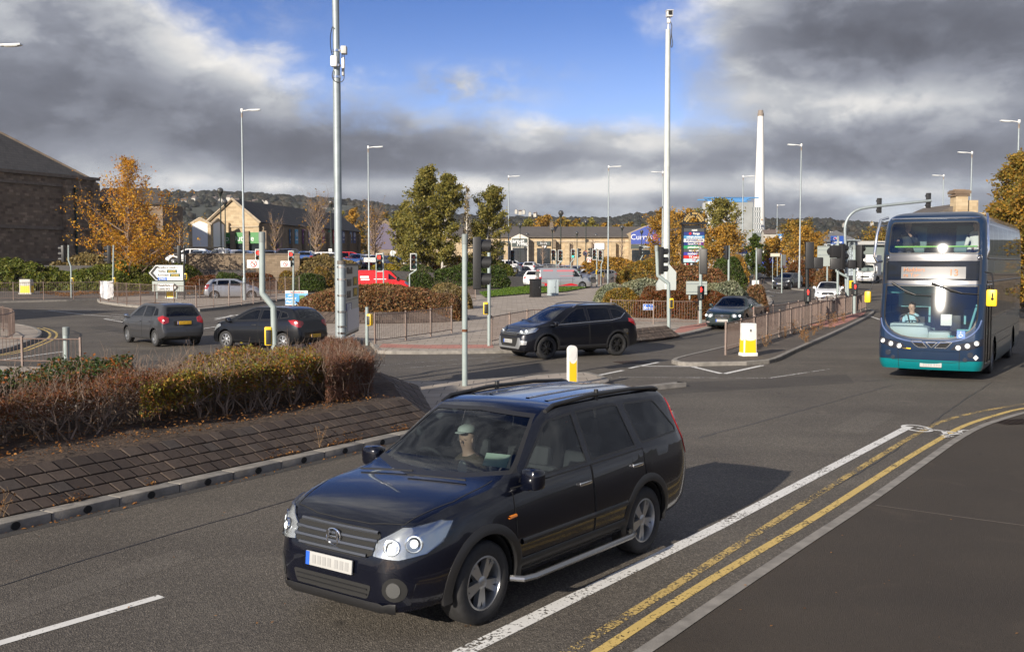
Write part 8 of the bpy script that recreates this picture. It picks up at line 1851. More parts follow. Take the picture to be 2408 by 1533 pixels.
def shop_row():
 Y = 188.0; X = lambda px: (px-1204)/2450*Y; z = lambda py, Yq=Y: hgt(py, Yq); zb = 1.2; x0, x1 = X(1010), X(1645); root = thing('shop_row', 'long buff stone shop building with brown tiled roof and a white carpet shop gable', 'building', Vector((X(1300), Y, 0))); o = root.location; T = lambda x, y, zz: Vector((x, y, zz))-Vector((o.x, o.y, 0))
 ze = z(557.5); zr = hgt(535, Y+14); mb = MB(); quadm(mb, T(x0,Y,zb), T(x1,Y,zb), T(x1,Y,ze), T(x0,Y,ze)); quadm(mb, T(x0,Y+28,zb), T(x1,Y+28,zb), T(x1,Y+28,ze), T(x0,Y+28,ze)); mb.add([T(x1,Y,zb), T(x1,Y+28,zb), T(x1,Y+28,ze), T(x1,Y+14,zr-.1), T(x1,Y,ze)], [(0,1,2,3,4)]); mb.build('wall', STONE_L, root, smooth=0)
 mb = MB(); slab(mb, [T(x0,Y-.5,ze-.1), T(x1+.3,Y-.5,ze-.1), T(x1+.3,Y+14,zr), T(x0,Y+14,zr)], -.15); slab(mb, [T(x0,Y+14,zr), T(x1+.3,Y+14,zr), T(x1+.3,Y+28.5,ze-.1), T(x0,Y+28.5,ze-.1)], -.15); mb.build('roof', TILES, root, smooth=0)
 q = MB(); q.box(T((x0+x1)/2,Y-.12,ze-.75), (x1-x0,.2,.3)); q.build('string_course', DRESSL, root, smooth=0)
 xp = X(1303); q = MB(); slab(q, [T(xp-.35,Y-1.2,ze-.8), T(xp-.35,Y+13,zr+1.0), T(xp-.35,Y+13,zr-.2), T(xp-.35,Y-1.2,ze-2)], .6); q.build('roof_parapet', STONE_W, root, smooth=0)
 for px in (1242, 1301, 1333, 1385, 1441, 1482, 1190): q = MB(); q.box(T(X(px),Y-.5,(zb+ze)/2-.5), (.8,1.0,ze-zb-1.0)); q.build('pier', STONE_L, root, smooth=0)
 M = face_M(T(X(1222),Y-1.6,0), 1, 0); w = X(1242)-X(1222); q = MB(); q.prism([(-w,zb),(w,zb),(w,z(560)),(0,z(550.5)),(-w,z(560))], -9, 0, M); q.build('white_gable', mat('cream_render', (.62,.58,.50), .7), root, smooth=0)
 q = MB(); q.prism([(-w*.93,z(581)),(w*.86,z(581)),(w*.86,z(561.5)),(-w*.93,z(561.5))], .0, .12, M); b = q.build('shop_sign', mat('sign_slate_green', (.06,.075,.07), .5), root, smooth=0); text('carpet', .98, M @ Matrix.Translation((-.45,z(567.5),.13)), WHITEW, 'shop_lettering', b, bold=.02); text('right.', .98, M @ Matrix.Translation((.5,z(574.5),.13)), WHITEW, 'shop_lettering', b, bold=.02)
 q = MB(); q.prism([(-w*.85,zb),(w*.85,zb),(w*.85,z(583)),(-w*.85,z(583))], -.2, .06, M); q.build('entrance', DKGLASS, root, smooth=0)
 for a, b2, t, sx in ((1262,1294,'beds',1), (1172,1202,'floors',1)):
  q = MB(); Mb = face_M(T((X(a)+X(b2))/2,Y-.3,z(572.5)), 1, 0); hw = (X(b2)-X(a))/2; q.prism([(-hw,-.36),(hw,-.36),(hw,.36),(-hw,.36)], 0, .1, Mb); b = q.build('shop_sign', MATS['sign_slate_green'], root, smooth=0); text(t, .66, Mb @ Matrix.Translation((0,.02,.11)), WHITEW, 'shop_lettering', b)
 q = MB(); q.box(T((X(1278)),Y-.06,(zb+z(584))/2), (2.4,.2,z(584)-zb)); q.box(T(X(1185),Y-.06,(zb+z(580))/2), (2.6,.2,z(580)-zb)); q.build('shop_window', DKGLASS, root, smooth=0); q = MB(); q.prism([(.38*math.cos(t), .38*math.sin(t)) for t in np.linspace(0, 6.28, 18)[:-1]], 0, .1, face_M(T(X(1279),Y-.2,z(578.5)), 1, 0)); q.build('round_sign', WHITEW, root, smooth=0)
 q = MB(); q.box(T(X(1408),Y-.2,z(579)), (1.9,.1,1.1)); q.box(T(X(1408),Y-.2,z(611)), (.8,.1,1.1)); q.build('notice_panel', WHITEW, root, smooth=0)
 Mb = face_M(T(X(1513),Y-4,0), 1, 0); w = (X(1552)-X(1480))/2; q = MB(); q.prism([(-w,zb),(w,zb),(w,z(549)),(.3,z(531)),(-w,z(549))], -8, 0, Mb); q.build('blue_gable_block', STONE_L, root, smooth=0); q = MB(); q.prism([(-w,z(575)),(w,z(575)),(w,z(549.5)),(.3,z(532)),(-w,z(549.5))], .0, .1, Mb); b = q.build('blue_gable_sign', mat('gable_blue', (.055,.085,.32), .5), root, smooth=0); text('Currys', 1.35, Mb @ Matrix.Translation((-.95,z(559.5),.11)), WHITEW, 'shop_lettering', b)
 q = MB(); q.prism([(.55*math.cos(t)+1.55, z(559.5)+.55*math.sin(t)) for t in np.linspace(0, 6.28, 18)[:-1]], .1, .13, Mb); q.build('round_logo', mat('logo_magenta', (.30,.03,.16), .5), b, smooth=0); q = MB(); q.prism([(-w,z(586)),(w,z(586)),(w,z(576)),(-w,z(576))], .0, .1, Mb); b = q.build('dark_fascia', MATS['sign_slate_green'], root, smooth=0); text('Carphone Wa', .55, Mb @ Matrix.Translation((.2,z(581),.11)), WHITEW, 'shop_lettering', b)
 q = MB(); q.prism([(-w*.95,zb),(w*.95,zb),(w*.95,z(588)),(-w*.95,z(588))], -.2, .05, Mb); q.build('shop_window', DKGLASS, root, smooth=0)
shop_row()
def chimney_plant():
 Y = 600; p = foot(1784, Y); root = thing('tall_chimney', 'tall white tapering chimney stack on the skyline', 'chimney', p); h = lambda py: hgt(py, Y)-p.z; mb = MB(); mb.lathe([(3.5,0),(3.35,h(560)),(2.4,h(400)),(1.62,h(272))], 28); mb.build('stack', mat('chimney_white', (.70,.69,.66), .6, noise=(.05,.06)), root, smooth=50); mb = MB(); mb.lathe([(1.66,h(274)),(1.75,h(273)),(1.75,h(267)),(1.45,h(266)),(1.40,h(260)),(.9,h(260)),(.9,h(270))], 24); mb.build('stack_cap', mat('cap_brown', (.22,.18,.15), .7), root)
 mb = MB(); mb.box((-.5,-3.2,h(517)), (3.2,.8,.5)); mb.build('stack_platform', mat('platform_orange', (.5,.28,.08), .6), root, smooth=0); mb = MB(); mb.lathe([(3.41,h(323)),(3.41-1.55,h(322))], 4); 
 Y = 560; p = foot(1712, Y); root = thing('incinerator_plant', 'grey and white incinerator plant under a blue lattice roof frame', 'building', p); X = lambda px: (px-1712)/2450*Y; h = lambda py: hgt(py, Y)-p.z
 C1 = mat('plant_white', (.52,.53,.53), .5); C2 = mat('plant_grey', (.26,.27,.27), .5, noise=(.3,.1)); C3 = mat('plant_grid', (.16,.18,.19), .4); BL = mat('lattice_blue', (.10,.28,.55), .5)
 mb = MB(); mb.box(((X(1657)+X(1718))/2,0,h(476)/2), (X(1718)-X(1657),16,h(476))); mb.build('white_block', C1, root, smooth=0)
 mb = MB(); mb.prism([(X(1718),0),(X(1762),0),(X(1762),h(505)),(X(1760),h(478)),(X(1718),h(478))], -8, 8, face_M((0,-1,0), 1, 0)); mb.build('grey_block', C2, root, smooth=0); mb = MB(); mb.box(((X(1758)+X(1776))/2,-9.5,h(490)/2), (X(1776)-X(1758),4,h(490))); mb.build('panel_tower', C3, root, smooth=0)
 mb = MB(); 
 for i in range(4): mb.box(((X(1758)+X(1776))/2,-11.6,h(500+i*14)), (X(1776)-X(1758),.3,.5)); mb.box((X(1760+i*5),-11.6,h(520)), (.4,.3,h(490)-h(548)))
 mb.build('panel_frame', C1, root, smooth=0); mb = MB(); mb.lathe([(X(1790)-X(1778),0),(X(1790)-X(1778),h(545)),(0,h(542))], 18, Matrix.Translation((X(1790),-14,0))); mb.build('silo', C1, root, smooth=50)
 mb = MB(); a, b = X(1646), X(1773)
 for y in (-9,9):
  for zz, (s, e) in ((h(468),(a+8,b)), (h(468),(a,b-8)), (h(477),(a+12,b-6))): mb.tube([(s,y,zz),(e,y,zz)], .35, 4)
  for i in range(15): x = a+8+(b-a-16)*i/14; mb.tube([(x,y,h(477)),(x+3.2,y,h(468))], .28, 4); mb.tube([(x,y,h(477)),(x-3.2,y,h(468))], .28, 4)
 for x in (a+4, 0, b-4): mb.tube([(x,-9,h(468)),(x,9,h(468))], .35, 4)
 mb.build('lattice_frame', BL, root, smooth=0)
chimney_plant()
def hotel():
 Y = 150; p = foot(1975, Y); root = thing('hotel_building', 'pale blue grey hotel building with a pyramid slate roof behind the signals', 'building', p); X = lambda px: (px-1975)/2450*Y; h = lambda py: hgt(py, Y)-p.z; LB = mat('pale_blue_render', (.40,.46,.52), .6)
 mb = MB(); mb.box(((X(1940)+X(2016))/2,3,h(568)/2), (X(2016)-X(1940),6,h(568))); mb.build('wall', LB, root, smooth=0); a, b, c = X(1936), X(2020), X(1980); mb = MB(); z0, z1 = h(569), h(540); q = [(a,-.6,z0),(b,-.6,z0),(b,6.6,z0),(a,6.6,z0),(c,3,z1)]; mb.add(q, [(0,1,4),(1,2,4),(2,3,4),(3,0,4),(3,2,1,0)]); mb.build('roof', mat('grey_slate', (.13,.13,.135), .7, noise=(1,.15)), root, smooth=0)
 for i in range(5): mb = MB(); mb.box((X(1948+i*14),-.04,h(582)), (.5,.1,.9)); mb.build('window', DKGLASS, root, smooth=0)
 mb = MB(); 
 for x, y in ((X(1983),-2.4),(X(1996),-2.4),(X(1983),-1),(X(1996),-1)): mb.tube([(x,y,0),(x,y,h(566))], .08, 4)
 for i in range(7): za, zb_ = h(640-i*11), h(629-i*11); mb.tube([(X(1983),-2.4,za),(X(1996),-2.4,zb_)], .06, 4); mb.tube([(X(1996),-2.4,za),(X(1983),-2.4,zb_)], .05, 4)
 mb.box((X(1990),-1.7,h(566)), (2.0,2.4,.15)); mb.build('stair_tower', GALV, root, smooth=0)
 p2 = foot(2040, 158); r2 = thing('industrial_shed', 'low grey green industrial shed between hotel and bus', 'building', p2); mb = MB(); mb.box((3.5,6,(hgt(575,158)-p2.z)/2), (11,12,hgt(575,158)-p2.z)); mb.build('shed_wall', mat('shed_green_grey', (.17,.20,.185), .6, noise=(.8,.08)), r2, smooth=0); mb = MB(); mb.box((3.5,5.6,hgt(571.5,158)-p2.z), (11.4,12.8,.55)); mb.build('shed_roof', mat('shed_roof_grey', (.38,.38,.37), .5), r2, smooth=0)
hotel()
def old_chimney_house():
 Y = 88; p = foot(2262, Y); root = thing('stone_house', 'old stone house showing its corbelled chimney above the bus', 'building', p); X = lambda px: (px-2262)/2450*Y; h = lambda py: hgt(py, Y)-p.z
 mb = MB(); mb.box((.4,4,h(500)/2), (6.5,8,h(500))); mb.build('wall', STONE_L, root, smooth=0); mb = MB(); mb.prism([(X(2190),h(506)),(X(2300),h(506)),(X(2255),h(478))], -8, -.2, face_M((0,0,0), 1, 0)); mb.build('roof', TILES, root, smooth=0)
 mb = MB(); mb.box(((X(2240)+X(2268))/2,.2,(h(500)+h(462))/2), (X(2268)-X(2240),1.2,h(462)-h(500))); mb.box(((X(2268)+X(2296))/2,.5,(h(500)+h(471))/2), (X(2296)-X(2268),1.1,h(471)-h(500))); c = mb.build('chimney', STONE_L, root, smooth=0); mb = MB(); k = X(2272)-X(2236); cx = (X(2236)+X(2272))/2; mb.box((cx,.2,h(460)), (k,1.4,.14)); mb.box((cx,.2,h(453)), (k*1.06,1.5,.24)); mb.box((cx,.2,h(449.5)), (k*.94,1.3,.16))
 for i in range(7): mb.box((cx-k*.42+k*.84*i/6,-.5,h(457)), (.1,.12,.22))
 mb.build('chimney_cornice', STONE_D, c, smooth=0)
 mb = MB()
 for i in range(4): mb.lathe([(.13,h(449)),(.11,h(445)),(.07,h(445))], 10, Matrix.Translation((cx-k*.3+k*.2*i,.2,0)))
 mb.build('chimney_pot', mat('pot_buff', (.25,.18,.12), .8), c)
old_chimney_house()

HZ = [(-700,470),(0,462),(300,458),(395,452),(470,450),(560,452),(640,458),(760,465),(860,474),(950,490),(1040,500),(1190,512),(1260,509),(1330,512),(1420,514),(1480,506),(1560,500),(1640,502),(1720,514),(1800,517),(1900,515),(1990,520),(2060,524),(2200,526),(2500,520),(3200,510)]
hf = pch(HZ)
def hills():
 xs = np.linspace(-700, 3200, 150); rows = [(700, .0), (900,.30), (1150,.62), (1400,.88), (1600,1.0), (2100,.98)]; vs = []
 for d, k in rows:
  for px in xs:
   top = hgt(float(hf(px)), 1600)-9; vs.append(((px-1204)/2450*d, d, 1.0 + (top-1)*k*(d/1600)**.0 if k < 1 else top))
 n = len(xs); mb = MB(); mb.add(vs, [(i*n+j, i*n+j+1, (i+1)*n+j+1, (i+1)*n+j) for i in range(len(rows)-1) for j in range(n-1)]); o = mb.build('hills', mat('hill_ground', (.030,.034,.022), .95, noise=(.01,.4,6)), smooth=60); o['kind'] = 'structure'
 rng = np.random.default_rng(21); V = []; F = []; bm = bmesh.new(); bmesh.ops.create_icosphere(bm, subdivisions=2, radius=1); bv = np.array([v.co for v in bm.verts]); bf = np.array([[v.index for v in f.verts] for f in bm.faces]); bm.free(); off = 0
 T = np.array([k for _, k in rows]); D = np.array([d for d, _ in rows])
 for i in range(5200):
  d = rng.choice([1600+rng.normal()*25, 720+880*rng.random()]); px = rng.uniform(-300, 2700); k = np.interp(d, D, T); top = hgt(float(hf(px)), 1600)-9
  if d < 1500 and 380 < px < 960 and math.sin(px*.021+d*.008)+math.sin(px*.05-d*.011) > .75: continue
  z = 1+(top-1)*k; s = (4.2+3.6*rng.random())*d/1600; w = bv*(1+.22*np.sin(bv*3+rng.random()*9)[:, [1,2,0]])*np.array([s*1.1, s, s*(.8+.35*rng.random())]) + rng.normal(size=bv.shape)*s*.09
  V.append(w + np.array([(px-1204)/2450*d, d, z+s*.35])); F.append(bf+off); off += len(bv)
 o = np_mesh('far_woodland', np.concatenate(V), np.concatenate(F), M_WOOD); o['kind'] = 'stuff'
hills()
def house_proto():
 root = thing('hillside_house', 'small pale house with dark roof among the trees on the wooded hillside', 'house'); mb = MB(); mb.add([(-5,-4,-6),(5,-4,-6),(5,4,-6),(-5,4,-6),(-5,-4,5),(5,-4,5),(5,4,5),(-5,4,5),(-5,0,8.6),(5,0,8.6)], [(0,1,5,4),(1,2,6,9,5),(2,3,7,6),(3,0,4,8,7)]); mb.build('wall', mat('house_render', (.40,.38,.34), .7), root, smooth=0); mb = MB(); slab(mb, [(-5.4,-4.6,4.7),(5.4,-4.6,4.7),(5.4,0,8.9),(-5.4,0,8.9)], -.3); slab(mb, [(-5.4,0,8.9),(5.4,0,8.9),(5.4,4.6,4.7),(-5.4,4.6,4.7)], -.3); r = mb.build('roof', mat('house_roof', (.11,.085,.075), .8), root, smooth=0); mb = MB(); mb.box((3.5,0,9.3), (1,1,2)); mb.build('chimney', mat('house_stack', (.16,.12,.1), .8), r, smooth=0); return root
HP = house_proto(); rh = random.Random(3); n = 0
for px, py in [(432,478),(440,500),(458,472),(470,486),(476,502),(505,474),(520,476),(540,470),(556,478),(585,484),(600,480),(618,481),(628,482),(640,489),(652,490),(668,488),(682,489),(700,491),(705,502),(716,494),(728,503),(738,493),(748,504),(762,494),(776,505),(790,496),(803,506),(820,507),(838,509),(770,512),(850,511),(1214,499),(1223,501),(1232,500),(1246,505),(1259,506),(1892,536),(1985,530),(2050,527)]:
 if 1180 < px: d = 1180
 else: d = 1250
 o = HP if n == 0 else dup(HP); n += 1; p = atY(px, py, d); o.location = p; o.rotation_euler[2] = rh.choice([0,.4,1.4,1.57,-.5]); o.scale = (.62,)*3 if px < 1100 else (.36,)*3; o['group'] = 'houses on the wooded hillside'
for i, px in enumerate((1802,1818,1834)):
 o = dup(HP, atY(px, 562, 420), .05, 'white terraced house with grey roof beyond the golden trees, one of a row', 'white terrace beyond the trees'); o.scale = (.30,.5,.40)

PKM, nt_, b_, L_ = nodes_of('parked_car_paint'); oi = nt_.nodes.new('ShaderNodeObjectInfo'); L_(oi.outputs['Color'], b_.inputs['Base Color']); b_.inputs['Roughness'].default_value = .3; b_.inputs['Coat Weight'].default_value = 1; MATS['paint_parked'] = PKM
OP = dict(OC, paint='parked', doors=False, clear=False); OP.pop('hm')
p1, c1 = hatch('parked_car', '', (0,0,0), 0, (.5,.5,.5), PC, OP, fine=False); OP2 = dict(OK, paint='parked', doors=False, clear=False, rails=None, chrome=None, front=(), bars=(), bulbs=()); p2, c2 = hatch('parked_car', '', (0,0,0), 0, (.5,.5,.5), PK, OP2, fine=False, style=STYLE7)
CN = dict(white=(.68,.68,.68), silver=(.42,.43,.45), grey=(.12,.125,.13), black=(.012,.012,.014), blue=(.03,.08,.25), red=(.42,.02,.02), pale_blue=(.25,.33,.42))
WALLROW = [(447,104,'white',1),(470,103,'pale_blue',0),(492,105,'blue',0),(498,112,'red',0),(520,104,'white',1),(548,106,'white',0),(556,112,'silver',1),(577,103,'grey',0),(590,108,'white',0),(638,104,'grey',0),(668,106,'red',1),(686,105,'black',1),(706,110,'silver',0),(722,104,'blue',0),(738,110,'white',0),(752,104,'white',0),(772,108,'white',0),(790,105,'silver',0),(812,110,'white',0),(826,106,'red',1),(838,104,'blue',0),(858,110,'silver',0),(876,112,'white',0),(893,109,'blue',0),(905,113,'red',0),(925,112,'blue',0),(948,118,'grey',0),(1042,140,'red',1),(1070,140,'grey',0)]
MID = [(1168,128,'white',0),(1182,122,'white',1),(1200,132,'red',0),(1228,140,'blue',0),(1248,136,'silver',1),(1262,146,'silver',0),(1280,138,'grey',0),(1300,150,'white',0),(1318,140,'red',0),(1330,152,'blue',0),(1356,144,'grey',0),(1376,150,'silver',0),(1392,140,'blue',0),(1412,152,'white',0),(1428,148,'white',0),(1444,156,'silver',0),(1466,150,'blue',0),(1490,158,'white',0),(1518,158,'white',1)]
for p_ in (p1, p2):
 for c_ in list(p_.children_recursive):
  if c_.name.split('.')[0] in ('lens','plate_characters','plate_band','wheel_housing','window_seal','number_plate') or c_.name.startswith('rear_bumper'): bpy.data.objects.remove(c_)
used = set()
for i, (px, Y, c, k) in enumerate(WALLROW+MID):
 src = (p1, p2)[k]; x = (px-1204)/2450*Y
 if k in used: o = dup(src)
 else: o = src; used.add(k)
 o.location = (x, Y, CPZ(x)+.0); o.rotation_euler[2] = R(rh.choice((90, 270, 80, 95, 12, 185, 265))); nm = c.replace('_', ' '); o['label'] = ('%s parked %s above the stone retaining wall' if i < len(WALLROW) else '%s parked %s in the car park before the long shop row') % (nm, ('hatchback','crossover')[k]); o['group'] = '%s %ss parked %s' % (nm, ('hatchback','crossover')[k], 'above the wall' if i < len(WALLROW) else 'before the shops')
 for ch in o.children_recursive: ch.color = (*CN[c], 1)
for px, Y, hd, c, k, lab in ((1366,118,222,'white',0,'white hatchback waiting nose to the silver van at the crossing'), (1410,114,205,'grey',0,'grey hatchback beside the white one at the crossing'), (1210,128,185,'black',1,'black crossover crossing the slip road entrance'), (1302,120,170,'pale_blue',0,'pale blue hatchback roof seen above the silver van'), (1618,96,20,'blue',0,'blue car roof just showing behind the brown mound')):
 o = dup((p1, p2)[k], foot(px, Y), R(hd), lab); o['group'] = 'traffic at the far crossing'
 for ch in o.children_recursive: ch.color = (*CN[c], 1)
def lorry(label, px, Y, w, h, col):
 p = foot(px, Y); root = thing('curtain_lorry', label, 'lorry', p, R(-8)); mb = MB(); mb.bbox((0,0,1.1+h/2), (w,2.4,h), .06); mb.build('cargo_box', mat('lorry_blue', col, .5), root); mb = MB(); mb.box((0,0,.95), (w,.9,.25)); mb.build('chassis', DARK, root); c = MB(); c.bbox((w/2+1.1,0,1.7), (1.9,2.3,2.5), .15); c.build('cab', mat('cab_white', (.6,.6,.6), .4), root)
 for x in (-w/2+.8, -w/2+2, w/2+1.0):
  for s in (1,-1): wheel(root, x, s*1.02, .48, .28, STYLE7, s)
lorry('blue box lorry on the far road behind the path ramp', 1812, 190, 6.5, 2.6, (.02,.06,.42)); lorry('blue sided lorry beyond the golden shrubby tree', 1848, 205, 4.0, 2.2, (.02,.06,.36))

mb = MB(); mb.box((-47.3,37.5,4.9), (20,8,9.8), rz=math.atan2(.31,-.95)+math.pi); mb.build('neighbouring_building', STONE_D, smooth=0)['kind'] = 'structure'
# ------------------------------------------------------------------ signs and boards
NVY = mat('sign_navy', (.015,.03,.16), .45); SBL = mat('sign_blue', (.02,.12,.50), .4); SGR = mat('sign_green', (.01,.06,.04), .45); SYL = mat('sign_yellow', (.60,.38,.03), .45); SBK = mat('sign_black', (.012,.012,.013), .45); SGREY = mat('sign_back_grey', (.30,.335,.315), .5); SRED = mat('sign_red', (.50,.02,.02), .4); SLB = mat('sign_light_blue', (.40,.62,.75), .45); SPU = mat('sign_purple', (.12,.03,.25), .45); GOLD = mat('gold_letters', (.62,.42,.14), .35, .4)
class Board:
 """flat sign standing at depth Y; local plane measured in picture units around (px, py)"""
 def __init__(s, name, label, cat, px, py, Y, base_px=None, yaw=0.0):
  s.px, s.py, s.Y, s.s = px, py, Y, Y/2450; b = foot(px if base_px is None else base_px, Y); s.root = thing(name, label, cat, b); s.M = face_M(atY(px, py, Y)-b, math.cos(R(yaw)), math.sin(R(yaw)))
 def L(s, x, y): return ((x-s.px)*s.s, (s.py-y)*s.s)
 def poly(s, pts, nm, m, z=0.0, t=.02, parent=None): q = MB(); q.prism([s.L(*p) for p in pts], z, z+t, s.M); return q.build(nm, m, parent or s.root, smooth=0)
 def rect(s, x0, y0, x1, y1, nm, m, z=0.0, t=.02, parent=None): return s.poly([(x0,y1),(x1,y1),(x1,y0),(x0,y0)], nm, m, z, t, parent)
 def txt(s, body, x, y, h, m, z, parent=None, sx=1.0, bold=.0, nm='lettering', align='CENTER', rot=0.0): return text(body, h*s.s*1.38, s.M @ Matrix.Translation((*s.L(x, y), z)) @ Matrix.Rotation(rot, 4, 'Z'), m, nm, parent or s.root, align, sx, .002, bold)
 def post(s, px, top, r=.045, m=None): b = s.root.location; q = MB(); p = foot(px, s.Y); q.tube([p-b+Vector((0,.12,0)), atY(px, top, s.Y)-b+Vector((0,.12,0))], r, 10); q.build('post', m or GREYP, s.root)
def plate(b, pts, nm, m, edge, z=0.0, k=1.6, parent=None):
 """sheet with a border line"""
 o = b.poly(pts, nm, edge, z, .03, parent); q = inset([b.L(*p) for p in pts], k*b.s); w = MB(); w.prism(q, z+.03, z+.036, b.M); w.build('sign_face', m, o, smooth=0); return o
b = Board('direction_sign', 'white direction sign to Bradford, Halifax and Rochdale with a retail park plate below', 'road sign', 390, 655, 72)
for px in (367, 413): b.post(px, 630)
up = plate(b, [(349,642),(366,622.5),(432,622.5),(432,660.5),(366,660.5)], 'upper_plate', WHITES, SBK)
b.poly([(353.5,642),(367,626),(374,626),(361,642),(374,657.5),(367,657.5)], 'chevron', SBK, .037, .004, up)
for t, y in (('Bradford (A641)',629.5),('Halifax',638),('Rochdale',647)): b.txt(t, 371.5, y, 5.2, SBK, .040, up, .98, .004, align='LEFT')
for x0, x1, y, t in ((393,417,638.2,'(A629)'),(400,424,647.2,'(A640)')): g = b.rect(x0, y-3.7, x1, y+3.7, 'green_patch', SGR, .037, .004, up); b.txt(t, (x0+x1)/2, y, 4.9, SYL, .044, g, .95, .003)
g = b.rect(371, 652.3, 393, 659.2, 'blue_patch', SBL, .037, .004, up); b.txt('(M62)', 382, 655.8, 4.9, WHITES, .044, g, .95, .003)
lo = b.rect(358, 661.5, 432, 685.5, 'lower_plate', SGREY, 0, .03); wp = plate(b, [(370,666),(410,666),(420,675.5),(410,684.5),(370,684.5)][::-1], 'white_arrow_plate', WHITES, SBK, .03, 1.0, lo)
b.txt('Retail Park', 373, 671, 4.7, SBK, .075, lo, .95, .003, align='LEFT'); b.txt('Leeds A62', 373, 679.5, 4.7, SBK, .075, lo, .95, .003, align='LEFT'); b.poly([(408,668),(412,668),(419,675.5),(412,683),(408,683),(414.5,675.5)][::-1], 'chevron', SBK, .068, .004, lo)
def oldham():
 A, B = atY(806.5, 622, 22.2), atY(842.5, 622, 24.6); base = foot(803, 22.1); root = thing('direction_sign', 'white direction sign to Oldham, Wakefield and Sheffield seen at a steep angle', 'road sign', base); d = B-A; W = math.hypot(d.x, d.y); H = 175/2450*22.2; zt = hgt(620, 22.2)-base.z; M = face_M(A-base+Vector((0,0,-A.z+base.z)), d.x, d.y); zb = zt-H; zm = zb+H*.50
 q = MB(); q.tube([(0,0,0),(0,0,hgt(615,22.1)-base.z)], .085, 16); q.build('post', GALV, root, smooth=40); q = MB(); q.tube([(0,0,hgt(622,22.1)-base.z),(0,0,hgt(613,22.1)-base.z)], .092, 16); q.build('post_cap', mat('cap_brown_grey', (.10,.09,.08), .6), root, smooth=40)
 for py in (628,657,695,733,768,783): q = MB(); z = hgt(py, 22.1)-base.z; q.tube([(0,0,z-.02),(0,0,z+.02)], .095, 16, False); q.build('strap', CHROME, root)
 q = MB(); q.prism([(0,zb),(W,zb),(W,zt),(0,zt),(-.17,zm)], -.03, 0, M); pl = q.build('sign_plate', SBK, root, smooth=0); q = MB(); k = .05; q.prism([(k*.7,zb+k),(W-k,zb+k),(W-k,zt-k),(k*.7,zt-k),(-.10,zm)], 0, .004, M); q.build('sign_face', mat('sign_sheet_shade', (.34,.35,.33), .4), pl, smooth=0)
 q = MB(); q.prism([(.22,zt-.14),(.40,zt-.14),(.17,zm),(.36,zb+.18),(.18,zb+.18),(-.02,zm)], .004, .008, M); q.build('chevron', mat('chevron_grey', (.06,.055,.05), .5), pl, smooth=0)
 T = lambda t, x, f, h, m=SBK, al='LEFT', p=None: text(t, h*1.38, M @ Matrix.Translation((x, zt-H*f, .012)), m, 'lettering', p or pl, al, .80, .002, .008)
 T('Oldham A62', .50, .10, .145); T('Wakefield', .50, .27, .145); T('Sheffield', .50, .43, .145)
 for f, t in ((.25,'(A642)'),(.405,'(A629)')): q = MB(); q.prism([(1.42,zt-H*(f+.065)),(2.20,zt-H*(f+.065)),(2.20,zt-H*(f-.06)),(1.42,zt-H*(f-.06))], .004, .008, M); g = q.build('green_patch', mat('olive_patch', (.085,.08,.03), .5), pl, smooth=0); T(t, 1.81, f, .14, SYL, 'CENTER', g)
 q = MB(); q.box(M @ Vector((W/2,zt-H*.505,.004)), (W*.96,.006,.012), rz=math.atan2(d.y, d.x)); q.build('plate_joint', SBK, pl, smooth=0)
 q = MB(); q.prism([(.36,zt-H*.665),(1.20,zt-H*.665),(1.20,zt-H*.545),(.36,zt-H*.545)], .004, .008, M); g = q.build('blue_patch', NVY, pl, smooth=0); T('(M1 S&E)', .78, .605, .14, WHITES, 'CENTER', g)
 q = MB(); q.prism([(.55,zb+.10),(W-.03,zb+.10),(W-.03,zt-H*.645),(.55,zt-H*.645)], .004, .014, M); q.build('blank_patch', mat('patch_lilac_white', (.50,.49,.52), .45), pl, smooth=0)
 r2 = thing('advert_board', 'red and white appliance advert board below the Oldham sign', 'advert', base+Vector((0,0,zb-.62))); z2 = zb-.62; M2 = M.copy(); M2.translation = M.translation-Vector((0,0,z2)); q = MB(); q.prism([(.05,z2),(1.75,z2),(1.75,zb-.02),(.05,zb-.02)], -.02, 0, M2); a = q.build('board', WHITES, r2, smooth=0)
 text('appliancesdirect', .26, M2 @ Matrix.Translation((.9,zb-.20,.004)), mat('dark_red_letters', (.22,.02,.03), .5), 'lettering', a, sx=.82, bold=.004); q = MB(); q.prism([(.72,z2+.02),(1.72,z2+.02),(1.72,zb-.36),(.72,zb-.36)], 0, .006, M2); g = q.build('red_panel', mat('brick_red_panel', (.30,.07,.05), .5), a, smooth=0); text("UK'S LOWEST", .15, M2 @ Matrix.Translation((1.22,z2+.12,.010)), WHITES, 'lettering', g, sx=.8)
 q = MB(); q.prism([(.08,z2+.02),(.66,z2+.02),(.66,zb-.40),(.40,zb-.34),(.08,zb-.42)], 0, .006, M2); q.build('appliance_picture', mat('picture_grey', (.10,.09,.08), .5), a, smooth=0)
oldham()
b = Board('advert_board', 'blue and white laptop advert board on the signal post by the mound', 'advert', 697.5, 700, 65.3)
o = b.rect(671, 683.5, 724, 717.5, 'board', WHITES); p = b.rect(671.5, 690, 723.5, 715, 'blue_panel', mat('advert_blue', (.05,.28,.62), .45), .02, .006, o); b.poly([(700,691),(707,702.5),(700,714),(722.5,714),(722.5,691)], 'light_panel', mat('advert_light_blue', (.16,.42,.72), .45), .026, .004, p)
b.txt('laptopsdirect', 699, 687, 4.6, SRED, .022, o, .95, .004)
for t, y in (("UK'S",695),('LOWEST',702.5),('PRICES',710)): b.txt(t, 684, y, 5, WHITES, .032, p, 1.0, .006)
